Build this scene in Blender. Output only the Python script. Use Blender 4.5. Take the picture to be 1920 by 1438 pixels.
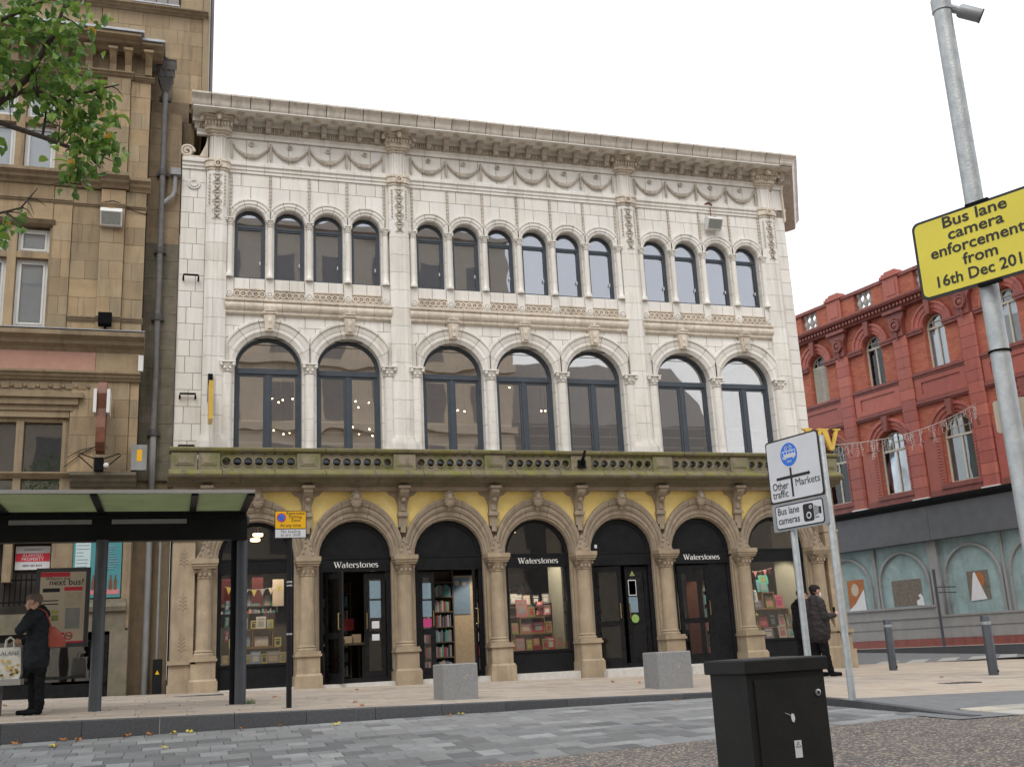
import bpy, math, random
import numpy as np
from mathutils import Vector, Matrix
R = math.radians
random.seed(7)
for o in list(bpy.data.objects): bpy.data.objects.remove(o)
SC = bpy.context.scene
COL = SC.collection

# ------------------------------------------------------------------ camera
cam = bpy.data.cameras.new('camera'); cam_o = bpy.data.objects.new('camera', cam); COL.objects.link(cam_o)
def cam_axes(yaw, pitch, roll):
    f = Vector((math.sin(yaw)*math.cos(pitch), math.cos(yaw)*math.cos(pitch), math.sin(pitch)))
    r = Vector((math.cos(yaw), -math.sin(yaw), 0)); u = r.cross(f)
    return (math.cos(roll)*r+math.sin(roll)*u, -math.sin(roll)*r+math.cos(roll)*u, f)
cr, cu, cf = cam_axes(R(18.1308), R(14.3126), R(-2.8789))
m = Matrix((cr, cu, -cf)).transposed().to_4x4(); m.translation = (-0.6753, -23.1965, 0.1319)
cam_o.matrix_world = m
cam.sensor_width = 36; cam.lens = 36*1982.3/1920; cam.clip_start = .05; cam.clip_end = 2000
SC.camera = cam_o
SC.render.resolution_x = 1024; SC.render.resolution_y = 766

# ------------------------------------------------------------------ sky, sun, exposure (bright overcast)
SUN_EL, SUN_AZ = R(52), R(205)
wd = bpy.data.worlds.new('World'); SC.world = wd; wd.use_nodes = True
nt = wd.node_tree; nt.nodes.clear()
sky = nt.nodes.new('ShaderNodeTexSky'); sky.sky_type = 'NISHITA'; sky.sun_disc = False
sky.sun_elevation = SUN_EL; sky.sun_rotation = SUN_AZ; sky.dust_density = 4; sky.air_density = 1
hs = nt.nodes.new('ShaderNodeHueSaturation'); hs.inputs['Saturation'].default_value = .25; hs.inputs['Value'].default_value = .10
mx = nt.nodes.new('ShaderNodeMixRGB'); mx.inputs[0].default_value = .80
mx.inputs[2].default_value = (1.30, 1.32, 1.36, 1)          # even cloud deck
bg = nt.nodes.new('ShaderNodeBackground'); ow = nt.nodes.new('ShaderNodeOutputWorld')
nt.links.new(sky.outputs[0], hs.inputs['Color']); nt.links.new(hs.outputs[0], mx.inputs[1])
nt.links.new(mx.outputs[0], bg.inputs[0]); nt.links.new(bg.outputs[0], ow.inputs[0])
bg.inputs[1].default_value = 1.0
sl = bpy.data.lights.new('sun', 'SUN'); sl.energy = 1.1; sl.angle = R(28); sl.color = (1, .96, .9)
so = bpy.data.objects.new('sun', sl); COL.objects.link(so)
so.rotation_euler = (R(90)-SUN_EL, 0, R(180)-SUN_AZ)
SC.view_settings.view_transform = 'Standard'; SC.view_settings.look = 'None'
SC.view_settings.exposure = .24; SC.view_settings.gamma = 1
SC.render.engine = 'CYCLES'
SC.cycles.max_bounces = 6; SC.cycles.transparent_max_bounces = 12

# ------------------------------------------------------------------ materials
MT = {}
def nn(t, kind, **kw):
    n = t.nodes.new('ShaderNode'+kind)
    for k, v in kw.items():
        if k in n.inputs: n.inputs[k].default_value = v
        else: setattr(n, k, v)
    return n
def col4(c): return (c[0], c[1], c[2], 1)
def pmat(name, c1, c2=None, scale=6, rough=.7, bump=.0, bscale=40, rnd=.0, streak=None, samt=.5, moss=None,
         mossamt=.5, metal=0, spec=.5, zscale=1, hue=None, coat=0, speck=None):
    """procedural surface: base mottling c1-c2, per-piece brightness, rain streaks, moss on the upward faces, fine relief"""
    if name in MT: return MT[name]
    mt = bpy.data.materials.new(name); mt.use_nodes = True; t = mt.node_tree; L = t.links.new
    b = t.nodes['Principled BSDF']; b.inputs['Roughness'].default_value = rough; b.inputs['Metallic'].default_value = metal
    b.inputs['Specular IOR Level'].default_value = spec; b.inputs['Coat Weight'].default_value = coat
    g = nn(t, 'NewGeometry'); mp = nn(t, 'Mapping'); mp.inputs['Scale'].default_value = (1, 1, zscale); L(g.outputs['Position'], mp.inputs[0])
    no = nn(t, 'TexNoise', Scale=scale, Detail=5, Roughness=.6); L(mp.outputs[0], no.inputs['Vector'])
    mr = nn(t, 'MapRange'); mr.inputs[1].default_value = .3; mr.inputs[2].default_value = .7; L(no.outputs[0], mr.inputs[0])
    mi = nn(t, 'MixRGB'); mi.inputs[1].default_value = col4(c1); mi.inputs[2].default_value = col4(c2 or c1); L(mr.outputs[0], mi.inputs[0])
    out = mi.outputs[0]
    oi = nn(t, 'ObjectInfo')
    if hue:
        h = nn(t, 'MixRGB'); h.inputs[2].default_value = col4(hue); L(out, h.inputs[1])
        q = nn(t, 'Math', operation='MULTIPLY_ADD'); q.inputs[1].default_value = 7.13; q.inputs[2].default_value = 0; L(oi.outputs['Random'], q.inputs[0])
        fr = nn(t, 'Math', operation='FRACT'); L(q.outputs[0], fr.inputs[0]); q2 = nn(t, 'Math', operation='MULTIPLY'); q2.inputs[1].default_value = .75; L(fr.outputs[0], q2.inputs[0])
        L(q2.outputs[0], h.inputs[0]); out = h.outputs[0]
    if rnd:
        v = nn(t, 'MapRange'); v.inputs[3].default_value = 1-rnd; v.inputs[4].default_value = 1+rnd; L(oi.outputs['Random'], v.inputs[0])
        h = nn(t, 'HueSaturation'); L(v.outputs[0], h.inputs['Value']); L(out, h.inputs['Color']); out = h.outputs[0]
    if streak:
        mp2 = nn(t, 'Mapping'); mp2.inputs['Scale'].default_value = (5, 5, .55); L(g.outputs['Position'], mp2.inputs[0])
        n2 = nn(t, 'TexNoise', Scale=1.2, Detail=6, Roughness=.65); L(mp2.outputs[0], n2.inputs['Vector'])
        m2 = nn(t, 'MapRange'); m2.inputs[1].default_value = .50; m2.inputs[2].default_value = .78; m2.inputs[4].default_value = samt; L(n2.outputs[0], m2.inputs[0])
        s = nn(t, 'MixRGB'); s.inputs[2].default_value = col4(streak); L(out, s.inputs[1]); L(m2.outputs[0], s.inputs[0]); out = s.outputs[0]
    if moss:
        n3 = nn(t, 'TexNoise', Scale=2.2, Detail=7, Roughness=.7); L(g.outputs['Position'], n3.inputs['Vector'])
        m3 = nn(t, 'MapRange'); m3.inputs[1].default_value = .42; m3.inputs[2].default_value = .62; m3.inputs[4].default_value = mossamt; L(n3.outputs[0], m3.inputs[0])
        s = nn(t, 'MixRGB'); s.inputs[2].default_value = col4(moss); L(out, s.inputs[1]); L(m3.outputs[0], s.inputs[0]); out = s.outputs[0]
    if speck:
        vo = nn(t, 'TexVoronoi', Scale=speck[1]); L(g.outputs['Position'], vo.inputs['Vector'])
        cs = nn(t, 'SeparateColor'); L(vo.outputs['Color'], cs.inputs[0])
        m4 = nn(t, 'MapRange'); m4.inputs[1].default_value = speck[2]; m4.inputs[2].default_value = speck[2]+.08; L(cs.outputs[0], m4.inputs[0])
        s = nn(t, 'MixRGB'); s.inputs[2].default_value = col4(speck[0]); L(out, s.inputs[1]); L(m4.outputs[0], s.inputs[0]); out = s.outputs[0]
    L(out, b.inputs['Base Color'])
    if bump:
        n4 = nn(t, 'TexNoise', Scale=bscale, Detail=4); L(g.outputs['Position'], n4.inputs['Vector'])
        bu = nn(t, 'Bump', Strength=bump, Distance=.02); L(n4.outputs[0], bu.inputs['Height']); L(bu.outputs[0], b.inputs['Normal'])
    # slight roughness variation
    rr = nn(t, 'MapRange'); rr.inputs[3].default_value = max(.03, rough-.1); rr.inputs[4].default_value = min(1, rough+.1); L(no.outputs[0], rr.inputs[0]); L(rr.outputs[0], b.inputs['Roughness'])
    MT[name] = mt; return mt
def glass(name, tint=(.9, .95, 1), refl=.25, rough=.01, tr=(.75, .78, .78)):
    mt = bpy.data.materials.new(name); mt.use_nodes = True; t = mt.node_tree; t.nodes.clear(); L = t.links.new
    o = nn(t, 'OutputMaterial'); gl = nn(t, 'BsdfGlossy', Roughness=rough); gl.inputs[0].default_value = col4(tint)
    tp = nn(t, 'BsdfTransparent'); tp.inputs[0].default_value = col4(tr)
    fr = nn(t, 'Fresnel', IOR=1.5); ad = nn(t, 'Math', operation='ADD'); ad.inputs[1].default_value = refl-.04; L(fr.outputs[0], ad.inputs[0])
    g = nn(t, 'NewGeometry'); no = nn(t, 'TexNoise', Scale=1.1, Detail=1); L(g.outputs['Position'], no.inputs['Vector'])
    bu = nn(t, 'Bump', Strength=.06, Distance=.05); L(no.outputs[0], bu.inputs['Height']); L(bu.outputs[0], gl.inputs['Normal'])
    mi = nn(t, 'MixShader'); L(ad.outputs[0], mi.inputs[0]); L(tp.outputs[0], mi.inputs[1]); L(gl.outputs[0], mi.inputs[2]); L(mi.outputs[0], o.inputs[0])
    MT[name] = mt; return mt
def emit(name, c, s):
    mt = bpy.data.materials.new(name); mt.use_nodes = True; b = mt.node_tree.nodes['Principled BSDF']
    b.inputs['Base Color'].default_value = col4(c); b.inputs['Emission Color'].default_value = col4(c); b.inputs['Emission Strength'].default_value = s
    MT[name] = mt; return mt

pmat('terracotta', (.80, .765, .70), (.70, .665, .60), 2.0, .3, .12, 30, .055, (.40, .355, .30), .5, hue=(.79, .77, .735))
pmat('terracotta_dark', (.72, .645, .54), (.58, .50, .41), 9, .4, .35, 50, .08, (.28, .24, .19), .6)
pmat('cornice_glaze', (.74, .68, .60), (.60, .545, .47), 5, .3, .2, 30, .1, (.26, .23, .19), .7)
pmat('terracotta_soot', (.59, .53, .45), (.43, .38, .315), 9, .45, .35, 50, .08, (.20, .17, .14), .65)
pmat('iron_dark', (.05, .048, .047), (.085, .08, .078), 7, .6, .3, 30)
pmat('joint', (.30, .255, .215), (.22, .19, .16), 9, .9)
pmat('arcade_stone', (.43, .34, .232), (.31, .24, .16), 3, .85, .35, 45, .08, (.17, .135, .10), .7, (.26, .21, .15), .45)
pmat('arcade_ring', (.37, .30, .22), (.28, .225, .165), 6, .85, .35, 45, .05, (.16, .13, .10), .5)
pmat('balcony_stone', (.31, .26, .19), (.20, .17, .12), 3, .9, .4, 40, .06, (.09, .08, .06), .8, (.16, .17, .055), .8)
pmat('moss_stone', (.22, .185, .12), (.13, .115, .075), 4, .95, .6, 30, .0, (.05, .046, .035), .85, (.19, .18, .03), .8)
pmat('yellow_render', (.95, .75, .29), (.87, .66, .21), 7, .8, .4, 70, .0, (.90, .80, .48), .6)
pmat('ashlar', (.41, .30, .175), (.30, .215, .125), 2.0, .88, .4, 35, .17, (.10, .08, .06), .72, hue=(.30, .245, .165))
pmat('ashlar_dark', (.30, .23, .145), (.22, .165, .105), 4, .9, .35, 35, .08, (.10, .085, .065), .75)
pmat('grimy_stone', (.20, .165, .125), (.12, .105, .08), 4, .9, .35, 35, .08, (.05, .05, .04), .7, (.10, .11, .06), .5)
pmat('pink_panel', (.45, .25, .185), (.38, .21, .16), 5, .7, .15, 40)
pmat('lead', (.42, .44, .47), (.30, .32, .35), 6, .5, .2, 20, metal=.3)
pmat('frame_blue', (.045, .058, .075), (.06, .075, .095), 4, .45)
pmat('white_upvc', (.72, .73, .72), (.62, .63, .62), 5, .35)
pmat('shop_black', (.008, .009, .0105), (.014, .015, .017), 6, .45, .1, 20, spec=.18)
pmat('shop_black_gloss', (.008, .009, .010), (.014, .014, .016), 6, .28, spec=.25)
pmat('threshold', (.62, .60, .56), (.50, .48, .45), 10, .6, .2, 40)
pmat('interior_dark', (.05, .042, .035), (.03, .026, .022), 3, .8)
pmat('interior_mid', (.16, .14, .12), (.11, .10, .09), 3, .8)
pmat('interior_wall', (.50, .44, .36), (.40, .35, .29), 2, .8)
pmat('interior_pale', (.36, .38, .33), (.31, .33, .29), 2, .8)
pmat('blind', (.50, .45, .46), (.42, .385, .40), 1.5, .9, zscale=.4)
pmat('net_blind', (.80, .85, .90), (.70, .76, .82), 3, .9, .3, 120)
pmat('wood', (.42, .27, .12), (.32, .20, .085), 14, .55, .1, 30, zscale=.2)
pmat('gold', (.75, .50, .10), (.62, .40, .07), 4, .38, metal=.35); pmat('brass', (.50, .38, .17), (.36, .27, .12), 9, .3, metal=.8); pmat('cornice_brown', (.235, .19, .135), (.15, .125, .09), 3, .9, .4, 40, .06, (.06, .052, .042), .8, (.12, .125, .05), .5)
pmat('steel', (.55, .57, .58), (.45, .47, .48), 8, .3, metal=.9)
pmat('white_letters', (.82, .82, .80), None, 5, .5)
pmat('galvanised', (.50, .53, .54), (.36, .39, .41), 11, .5, .15, 60, metal=.45, spec=.4)
pmat('dark_post', (.07, .08, .095), (.052, .06, .072), 6, .45, .1, 30)
pmat('black_paint', (.012, .013, .013), (.019, .019, .018), 7, .5, .035, 25, spec=.22, speck=((.03, .03, .029), 140, .95))
pmat('black_print', (.012, .012, .014), None, 5, .5)
pmat('sign_white', (.66, .68, .72), (.60, .62, .66), 3, .4)
pmat('sign_grey', (.36, .38, .40), (.32, .34, .36), 3, .5, metal=.4)
pmat('sign_blue', (.02, .17, .70), None, 3, .4)
pmat('sign_red', (.62, .03, .06), None, 3, .4)
pmat('sign_amber', (.80, .44, .01), (.74, .40, .01), 3, .4)
pmat('sign_yellow', (.80, .70, .06), (.72, .62, .06), 2, .4)
pmat('kerb_granite', (.085, .088, .095), (.055, .058, .064), 30, .8, .3, 90, .14)
pmat('cube_granite', (.27, .275, .28), (.215, .22, .225), 25, .75, .3, 120, .05, (.14, .14, .135), .4, speck=((.34, .34, .34), 150, .86))
pmat('slab', (.43, .36, .295), (.355, .295, .24), 5, .85, .2, 60, .12, (.26, .22, .185), .4, (.22, .19, .16), .45, hue=(.41, .365, .315), speck=((.23, .20, .17), 38, .965))
pmat('slab_joint', (.19, .16, .13), (.15, .125, .105), 9, .95); pmat('sett_joint', (.115, .12, .125), (.085, .09, .095), 9, .95)
pmat('sett', (.26, .27, .27), (.205, .213, .215), 14, .7, .3, 60, .40, None, .5, (.12, .12, .12), .4, hue=(.085, .088, .10))
pmat('sett_buff', (.45, .40, .31), (.38, .34, .27), 14, .75, .3, 60, .3, hue=(.28, .30, .30))
pmat('asphalt', (.13, .132, .135), (.095, .098, .10), 12, .85, .4, 150)
pmat('asphalt_pale', (.19, .195, .20), (.15, .155, .16), 5, .85, .4, 150)
pmat('aggregate', (.145, .13, .125), (.11, .102, .103), 1.2, .85, .9, 90, None, None, .5, (.075, .068, .068), .7, speck=((.38, .315, .24), 52, .74))
pmat('leaf_dead_brown', (.38, .15, .04), (.28, .10, .03), 30, .8)
pmat('leaf_dead_yellow', (.58, .46, .07), (.45, .36, .06), 30, .8)
pmat('red_brick', (.52, .17, .095), (.44, .135, .08), 12, .85, .3, 60, zscale=1)
pmat('red_terracotta', (.37, .095, .075), (.29, .075, .06), 4, .45, .2, 40, .14, (.16, .06, .052), .5, hue=(.42, .125, .085))
pmat('red_terracotta_dark', (.26, .075, .06), (.19, .055, .046), 5, .5, .3, 40, .05, (.07, .025, .022), .6)
pmat('cream_frame', (.62, .59, .50), (.52, .50, .43), 6, .6)
pmat('grey_fascia', (.105, .112, .122), (.085, .09, .10), 3, .55)
pmat('grey_paint', (.30, .30, .30), (.25, .25, .25), 3, .6, streak=(.2, .2, .2), samt=.4)
pmat('boarded_teal', (.34, .46, .47), (.27, .38, .39), 2, .7, streak=(.13, .18, .18), samt=.55, moss=(.20, .28, .27), mossamt=.6)
pmat('baluster_white', (.45, .44, .42), (.35, .34, .33), 5, .7)
pmat('iron_pipe', (.10, .098, .098), (.16, .155, .15), 7, .6, .3, 30, streak=(.30, .29, .28), samt=.5)
pmat('pipe_grey', (.26, .265, .265), (.20, .205, .205), 5, .5, streak=(.42, .42, .41), samt=.35)
pmat('bark', (.085, .068, .055), (.05, .04, .034), 22, .9, .8, 40)
pmat('skin', (.50, .30, .215), (.46, .27, .19), 10, .6)
pmat('hair_grey', (.19, .14, .11), (.10, .075, .062), 60, .75, .6, 120)
pmat('hair_dark', (.012, .010, .009), (.02, .017, .015), 60, .7, .4, 120, spec=.15)
pmat('coat_navy', (.010, .013, .016), (.018, .021, .025), 9, .8, .9, 22, spec=.15)
pmat('jacket_brown', (.026, .022, .024), (.040, .034, .036), 9, .7, .9, 18, spec=.2)
pmat('cloth_black', (.006, .006, .007), (.011, .011, .012), 9, .85, .5, 20, spec=.12)
pmat('mask_white', (.65, .68, .70), None, 5, .8)
pmat('bag_red', (.30, .055, .032), (.22, .04, .025), 8, .45)
pmat('bag_white', (.66, .66, .62), (.55, .55, .5), 8, .5)
pmat('bag_yellow', (.62, .45, .10), (.55, .38, .10), 8, .5)
pmat('copper_brown', (.20, .072, .035), (.11, .04, .025), 6, .5, .2, 30)
pmat('lamp_white', (.70, .70, .68), None, 5, .4)
pmat('lamp_lens', (.34, .36, .33), (.25, .27, .25), 20, .2)
pmat('poster_cream', (.62, .53, .42), (.58, .50, .40), 3, .5)
pmat('poster_teal', (.06, .27, .29), (.05, .22, .25), 3, .5)
pmat('poster_pale', (.50, .62, .62), (.45, .56, .58), 3, .5)
pmat('poster_orange', (.44, .17, .05), (.34, .11, .04), 6, .7)
pmat('poster_dark', (.10, .085, .07), (.22, .19, .15), 14, .7)
pmat('paper_white', (.70, .71, .74), (.64, .65, .68), 6, .8)
pmat('opposite_stone', (.66, .56, .45), (.56, .47, .37), 2, .85)
pmat('opposite_slate', (.30, .275, .26), (.24, .22, .21), 4, .8)
for nm, c in dict(book_pink=(.58, .22, .24), book_red=(.50, .06, .08), book_green=(.30, .34, .12), book_yellow=(.58, .52, .14),
                  book_grey=(.34, .36, .36), book_white=(.62, .62, .58), book_teal=(.10, .46, .42), book_blue=(.22, .36, .55),
                  book_violet=(.23, .20, .33), book_cream=(.60, .52, .40), book_dark=(.06, .065, .075), book_magenta=(.55, .06, .22),
                  plush_green=(.28, .38, .05), plush_pink=(.62, .25, .27), bunting_red=(.085, .010, .013), sticker_lime=(.28, .45, .12),
                  notice_blue=(.24, .35, .42), exit_green=(.08, .5, .4)).items():
    pmat(nm, c, tuple(v*.8 for v in c), 12, .5, 0, rnd=.08)
glass('glass_upper', (.90, .92, 1.0), .27); glass('glass_first', (1.0, .98, .96), .30, tr=(.97, .975, .975)); glass('glass_shop', (.95, .97, 1), .05, tr=(.94, .95, .95))
glass('glass_red', (.9, .95, 1), .06, tr=(.95, .96, .96)); glass('glass_side', (.95, .97, 1), .13); glass('glass_clear', (.95, .97, 1), .07, tr=(.97, .98, .98))
emit('bulb', (1, .72, .42), 14); emit('spot_lit', (1, .62, .32), 6); emit('exit_lit', (.10, .75, .62), 1.6)
pmat('fairy', (.5, .48, .46))
mt = bpy.data.materials.new('roof_glass_green'); mt.use_nodes = True; t = mt.node_tree; b = t.nodes['Principled BSDF']
b.inputs['Base Color'].default_value = (.20, .23, .15, 1); b.inputs['Roughness'].default_value = .5
tl = nn(t, 'BsdfTranslucent'); ms = nn(t, 'MixShader'); ms.inputs[0].default_value = .8
no = nn(t, 'TexNoise', Scale=2.5, Detail=5); gg = nn(t, 'NewGeometry'); t.links.new(gg.outputs['Position'], no.inputs['Vector'])
cr_ = nn(t, 'MixRGB'); cr_.inputs[1].default_value = (.40, .42, .31, 1); cr_.inputs[2].default_value = (.27, .30, .20, 1); t.links.new(no.outputs[0], cr_.inputs[0]); t.links.new(cr_.outputs[0], tl.inputs[0])
t.links.new(b.outputs[0], ms.inputs[1]); t.links.new(tl.outputs[0], ms.inputs[2]); t.links.new(ms.outputs[0], t.nodes['Material Output'].inputs[0]); MT['roof_glass_green'] = mt
def leafmat(name, c, c2):
    mt = bpy.data.materials.new(name); mt.use_nodes = True; t = mt.node_tree; b = t.nodes['Principled BSDF']; L = t.links.new
    g = nn(t, 'NewGeometry'); no = nn(t, 'TexNoise', Scale=9, Detail=3); L(g.outputs['Position'], no.inputs['Vector'])
    mr = nn(t, 'MapRange'); mr.inputs[1].default_value = .35; mr.inputs[2].default_value = .65; L(no.outputs[0], mr.inputs[0])
    mi = nn(t, 'MixRGB'); mi.inputs[1].default_value = col4(c); mi.inputs[2].default_value = col4(c2); L(mr.outputs[0], mi.inputs[0])
    L(mi.outputs[0], b.inputs['Base Color']); b.inputs['Roughness'].default_value = .35
    tl = nn(t, 'BsdfTranslucent'); L(mi.outputs[0], tl.inputs[0]); ms = nn(t, 'MixShader'); ms.inputs[0].default_value = .35
    L(b.outputs[0], ms.inputs[1]); L(tl.outputs[0], ms.inputs[2]); L(ms.outputs[0], t.nodes['Material Output'].inputs[0]); MT[name] = mt
leafmat('leaf', (.16, .29, .06), (.085, .18, .04)); leafmat('leaf_bright', (.27, .40, .07), (.17, .30, .05)); leafmat('leaf_orange', (.60, .30, .03), (.5, .34, .05))

# brick courses of the red building, too fine to build
t = MT['red_brick'].node_tree; b = t.nodes['Principled BSDF']; src = b.inputs['Base Color'].links[0].from_socket
g = nn(t, 'NewGeometry'); vr = nn(t, 'VectorRotate', rotation_type='Z_AXIS'); vr.inputs['Angle'].default_value = R(79.03); t.links.new(g.outputs['Position'], vr.inputs['Vector'])
sx = nn(t, 'SeparateXYZ'); t.links.new(vr.outputs[0], sx.inputs[0]); cx = nn(t, 'CombineXYZ'); t.links.new(sx.outputs[0], cx.inputs[0]); t.links.new(sx.outputs[2], cx.inputs[1])
bk = nn(t, 'TexBrick'); bk.inputs['Scale'].default_value = 1; bk.inputs['Brick Width'].default_value = .24; bk.inputs['Row Height'].default_value = .085; bk.inputs['Mortar Size'].default_value = .009; bk.inputs['Mortar'].default_value = (.30, .12, .085, 1)
bk.inputs['Color2'].default_value = (.36, .095, .06, 1); t.links.new(cx.outputs[0], bk.inputs['Vector']); t.links.new(src, bk.inputs['Color1']); t.links.new(bk.outputs[0], b.inputs['Base Color'])
# ------------------------------------------------------------------ mesh helpers
def wm(o):
    m = o.matrix_basis.copy()
    return wm(o.parent) @ o.matrix_parent_inverse @ m if o.parent else m
def par(o, p):
    if p is not None: o.parent = p; o.matrix_parent_inverse = wm(p).inverted()
    return o
def tag(o, label=None, cat=None, group=None, kind=None):
    for k, v in (('label', label), ('category', cat), ('group', group), ('kind', kind)):
        if v: o[k] = v
    return o
def thing(name, label, cat, loc, group=None):
    o = bpy.data.objects.new(name, None); COL.objects.link(o); o.location = loc; o.empty_display_size = .2
    return tag(o, label, cat, group)
def frame(origin, xdir):
    x = Vector((xdir[0], xdir[1], 0)).normalized(); y = Vector((-x.y, x.x, 0))
    m = Matrix((x, y, Vector((0, 0, 1)))).transposed().to_4x4(); m.translation = origin; return m
class MB:
    """collects faces; local axes X along, Y inwards, Z up, moved by M"""
    def __init__(s, M=None): s.v = []; s.f = []; s.mi = []; s.M = M; s.cur = 0
    def pt(s, p):
        s.v.append(tuple(s.M @ Vector(p)) if s.M is not None else tuple(p)); return len(s.v)-1
    def face(s, ids): s.f.append(tuple(ids)); s.mi.append(s.cur)
    def box(s, x0, x1, y0, y1, z0, z1):
        a = [s.pt(p) for p in ((x0,y0,z0),(x1,y0,z0),(x1,y1,z0),(x0,y1,z0),(x0,y0,z1),(x1,y0,z1),(x1,y1,z1),(x0,y1,z1))]
        for q in ((0,1,5,4),(1,2,6,5),(2,3,7,6),(3,0,4,7),(4,5,6,7),(3,2,1,0)): s.face([a[i] for i in q])
        return s
    def bar(s, p, q, w, h=None):
        h = h or w; p, q = Vector(p), Vector(q); d = (q-p).normalized()
        u = d.cross(Vector((0,0,1)));
        if u.length < .05: u = d.cross(Vector((0,1,0)))
        u.normalize(); v = u.cross(d); a = []
        for c in (p, q):
            for i, j in ((-1,-1),(1,-1),(1,1),(-1,1)): a.append(s.pt(c+u*(i*w/2)+v*(j*h/2)))
        for k in ((0,1,5,4),(1,2,6,5),(2,3,7,6),(3,0,4,7),(4,5,6,7),(3,2,1,0)): s.face([a[i] for i in k])
        return s
    def loft(s, rings, closed=True, cap=True):
        ids = [[s.pt(p) for p in r] for r in rings]; n = len(ids[0])
        for a, b in zip(ids, ids[1:]):
            for i in range(n if closed else n-1): j = (i+1) % n; s.face((a[i], a[j], b[j], b[i]))
        if cap: s.face(ids[0][::-1]); s.face(ids[-1])
        return s
    def ext(s, poly, a, b, ax='y'):
        """extrude a polygon: ax y -> poly (x,z); ax x -> poly (y,z); ax z -> poly (x,y)"""
        f = {'y': lambda p, t: (p[0], t, p[1]), 'x': lambda p, t: (t, p[0], p[1]), 'z': lambda p, t: (p[0], p[1], t)}[ax]
        return s.loft([[f(p, a) for p in poly], [f(p, b) for p in poly]])
    def tube(s, pts, r, n=8, cap=True):
        pts = [Vector(p) for p in pts]; rs = r if isinstance(r, (list, tuple)) else [r]*len(pts); rings = []; u = None
        for i, p in enumerate(pts):
            d = (pts[min(i+1, len(pts)-1)]-pts[max(i-1, 0)]).normalized()
            if u is None: u = d.orthogonal().normalized()
            u = (u-d*u.dot(d)).normalized(); w = d.cross(u)
            rings.append([p+(u*math.cos(2*math.pi*k/n)+w*math.sin(2*math.pi*k/n))*rs[i] for k in range(n)])
        return s.loft(rings, True, cap)
    def lathe(s, c, prof, n=12, a0=0, a1=None, sq=1):
        full = a1 is None; a1 = 2*math.pi if full else a1; k = n if full else n+1; rings = []
        for r, z in prof: rings.append([(c[0]+r*math.cos(a0+(a1-a0)*i/n), c[1]+sq*r*math.sin(a0+(a1-a0)*i/n), c[2]+z) for i in range(k)])
        return s.loft(rings, full, full)
    def ball(s, c, r, n=8, m=5, sc=(1,1,1)):
        rings = []
        for j in range(1, m):
            t = math.pi*j/m; rings.append([(c[0]+sc[0]*r*math.sin(t)*math.cos(2*math.pi*i/n), c[1]+sc[1]*r*math.sin(t)*math.sin(2*math.pi*i/n), c[2]-sc[2]*r*math.cos(t)) for i in range(n)])
        return s.loft(rings)
    def disc(s, c, r, y0, y1, n=20, sx=1):
        return s.ext([(c[0]+sx*r*math.cos(2*math.pi*i/n), c[1]+r*math.sin(2*math.pi*i/n)) for i in range(n)], y0, y1)
    def asweep(s, xc, zs, prof, a0, a1, n, clip=None, hx=1):
        """sweep a closed profile [(radius,y)] round an arch centre"""
        rings = []
        for i in range(n+1):
            a = a0+(a1-a0)*i/n; g = []
            for r, y in prof:
                x = (prof[0][0]+(r-prof[0][0])*hx)*math.cos(a)
                if clip: x = max(-clip, min(clip, x))
                g.append((xc+x, y, zs+r*math.sin(a)))
            rings.append(g)
        return s.loft(rings)
    def torus(s, c, r, w, y0, y1, n=16, a0=0, a1=6.28319):
        """flat ring in the XZ plane"""
        rings = []
        for i in range(n+1):
            a = a0+(a1-a0)*i/n; rings.append([(c[0]+q*math.cos(a), y, c[1]+q*math.sin(a)) for q, y in ((r-w,y1),(r-w,y0),(r+w,y0),(r+w,y1))])
        return s.loft(rings)
    def over(s, x0, x1, z0, z1, fn, yf, yb, n=8):
        """upright slab between x0..x1 whose underside follows fn(x)"""
        tops = []; bots = []
        for i in range(n+1):
            x = x0+(x1-x0)*i/n; zb = min(z1, max(z0, fn(x))); tops.append(x); bots.append(zb)
        if max(z1-b for b in bots) < .015: return s
        rings = [[(x, yf, b), (x, yf, z1), (x, yb, z1), (x, yb, b)] for x, b in zip(tops, bots)]
        return s.loft(rings)
    def text(s, body, x, z, size, y, mirror=1, align='LEFT', th=.004, squash=1, bold=None):
        vs, fs = glyphs(body, align, bold)
        base = len(s.v)
        for a, b in vs: s.pt((x+a*size*squash*mirror, y, z+b*size))
        for f in fs: s.face([base+i for i in f])
        return s
    def build(s, name, mats, parent=None, smooth=False, **kw):
        me = bpy.data.meshes.new(name); me.from_pydata(s.v, [], s.f)
        for k in (mats if isinstance(mats, (list, tuple)) else [mats]): me.materials.append(MT[k])
        if len(me.materials) > 1: me.polygons.foreach_set('material_index', s.mi)
        bm_fix(me)
        if smooth:
            me.polygons.foreach_set('use_smooth', [True]*len(me.polygons)); me.set_sharp_from_angle(angle=R(smooth if smooth is not True else 40))
        me.update(); o = bpy.data.objects.new(name, me); COL.objects.link(o); par(o, parent)
        return tag(o, **kw)
import bmesh
def bm_fix(me):
    bm = bmesh.new(); bm.from_mesh(me); bmesh.ops.recalc_face_normals(bm, faces=bm.faces); bm.to_mesh(me); bm.free()
GL = {}
def glyphs(body, align, bold=None):
    k = (body, align, bold)
    if k not in GL:
        cu_ = bpy.data.curves.new('t', 'FONT'); cu_.body = body; cu_.align_x = align; cu_.resolution_u = 3; cu_.offset = bold if bold is not None else (0 if 'M' in body else .007)
        ob = bpy.data.objects.new('t', cu_); me = bpy.data.meshes.new_from_object(ob)
        GL[k] = ([(v.co.x, v.co.y) for v in me.vertices], [tuple(p.vertices) for p in me.polygons])
        bpy.data.objects.remove(ob); bpy.data.curves.remove(cu_); bpy.data.meshes.remove(me)
    return GL[k]
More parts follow.
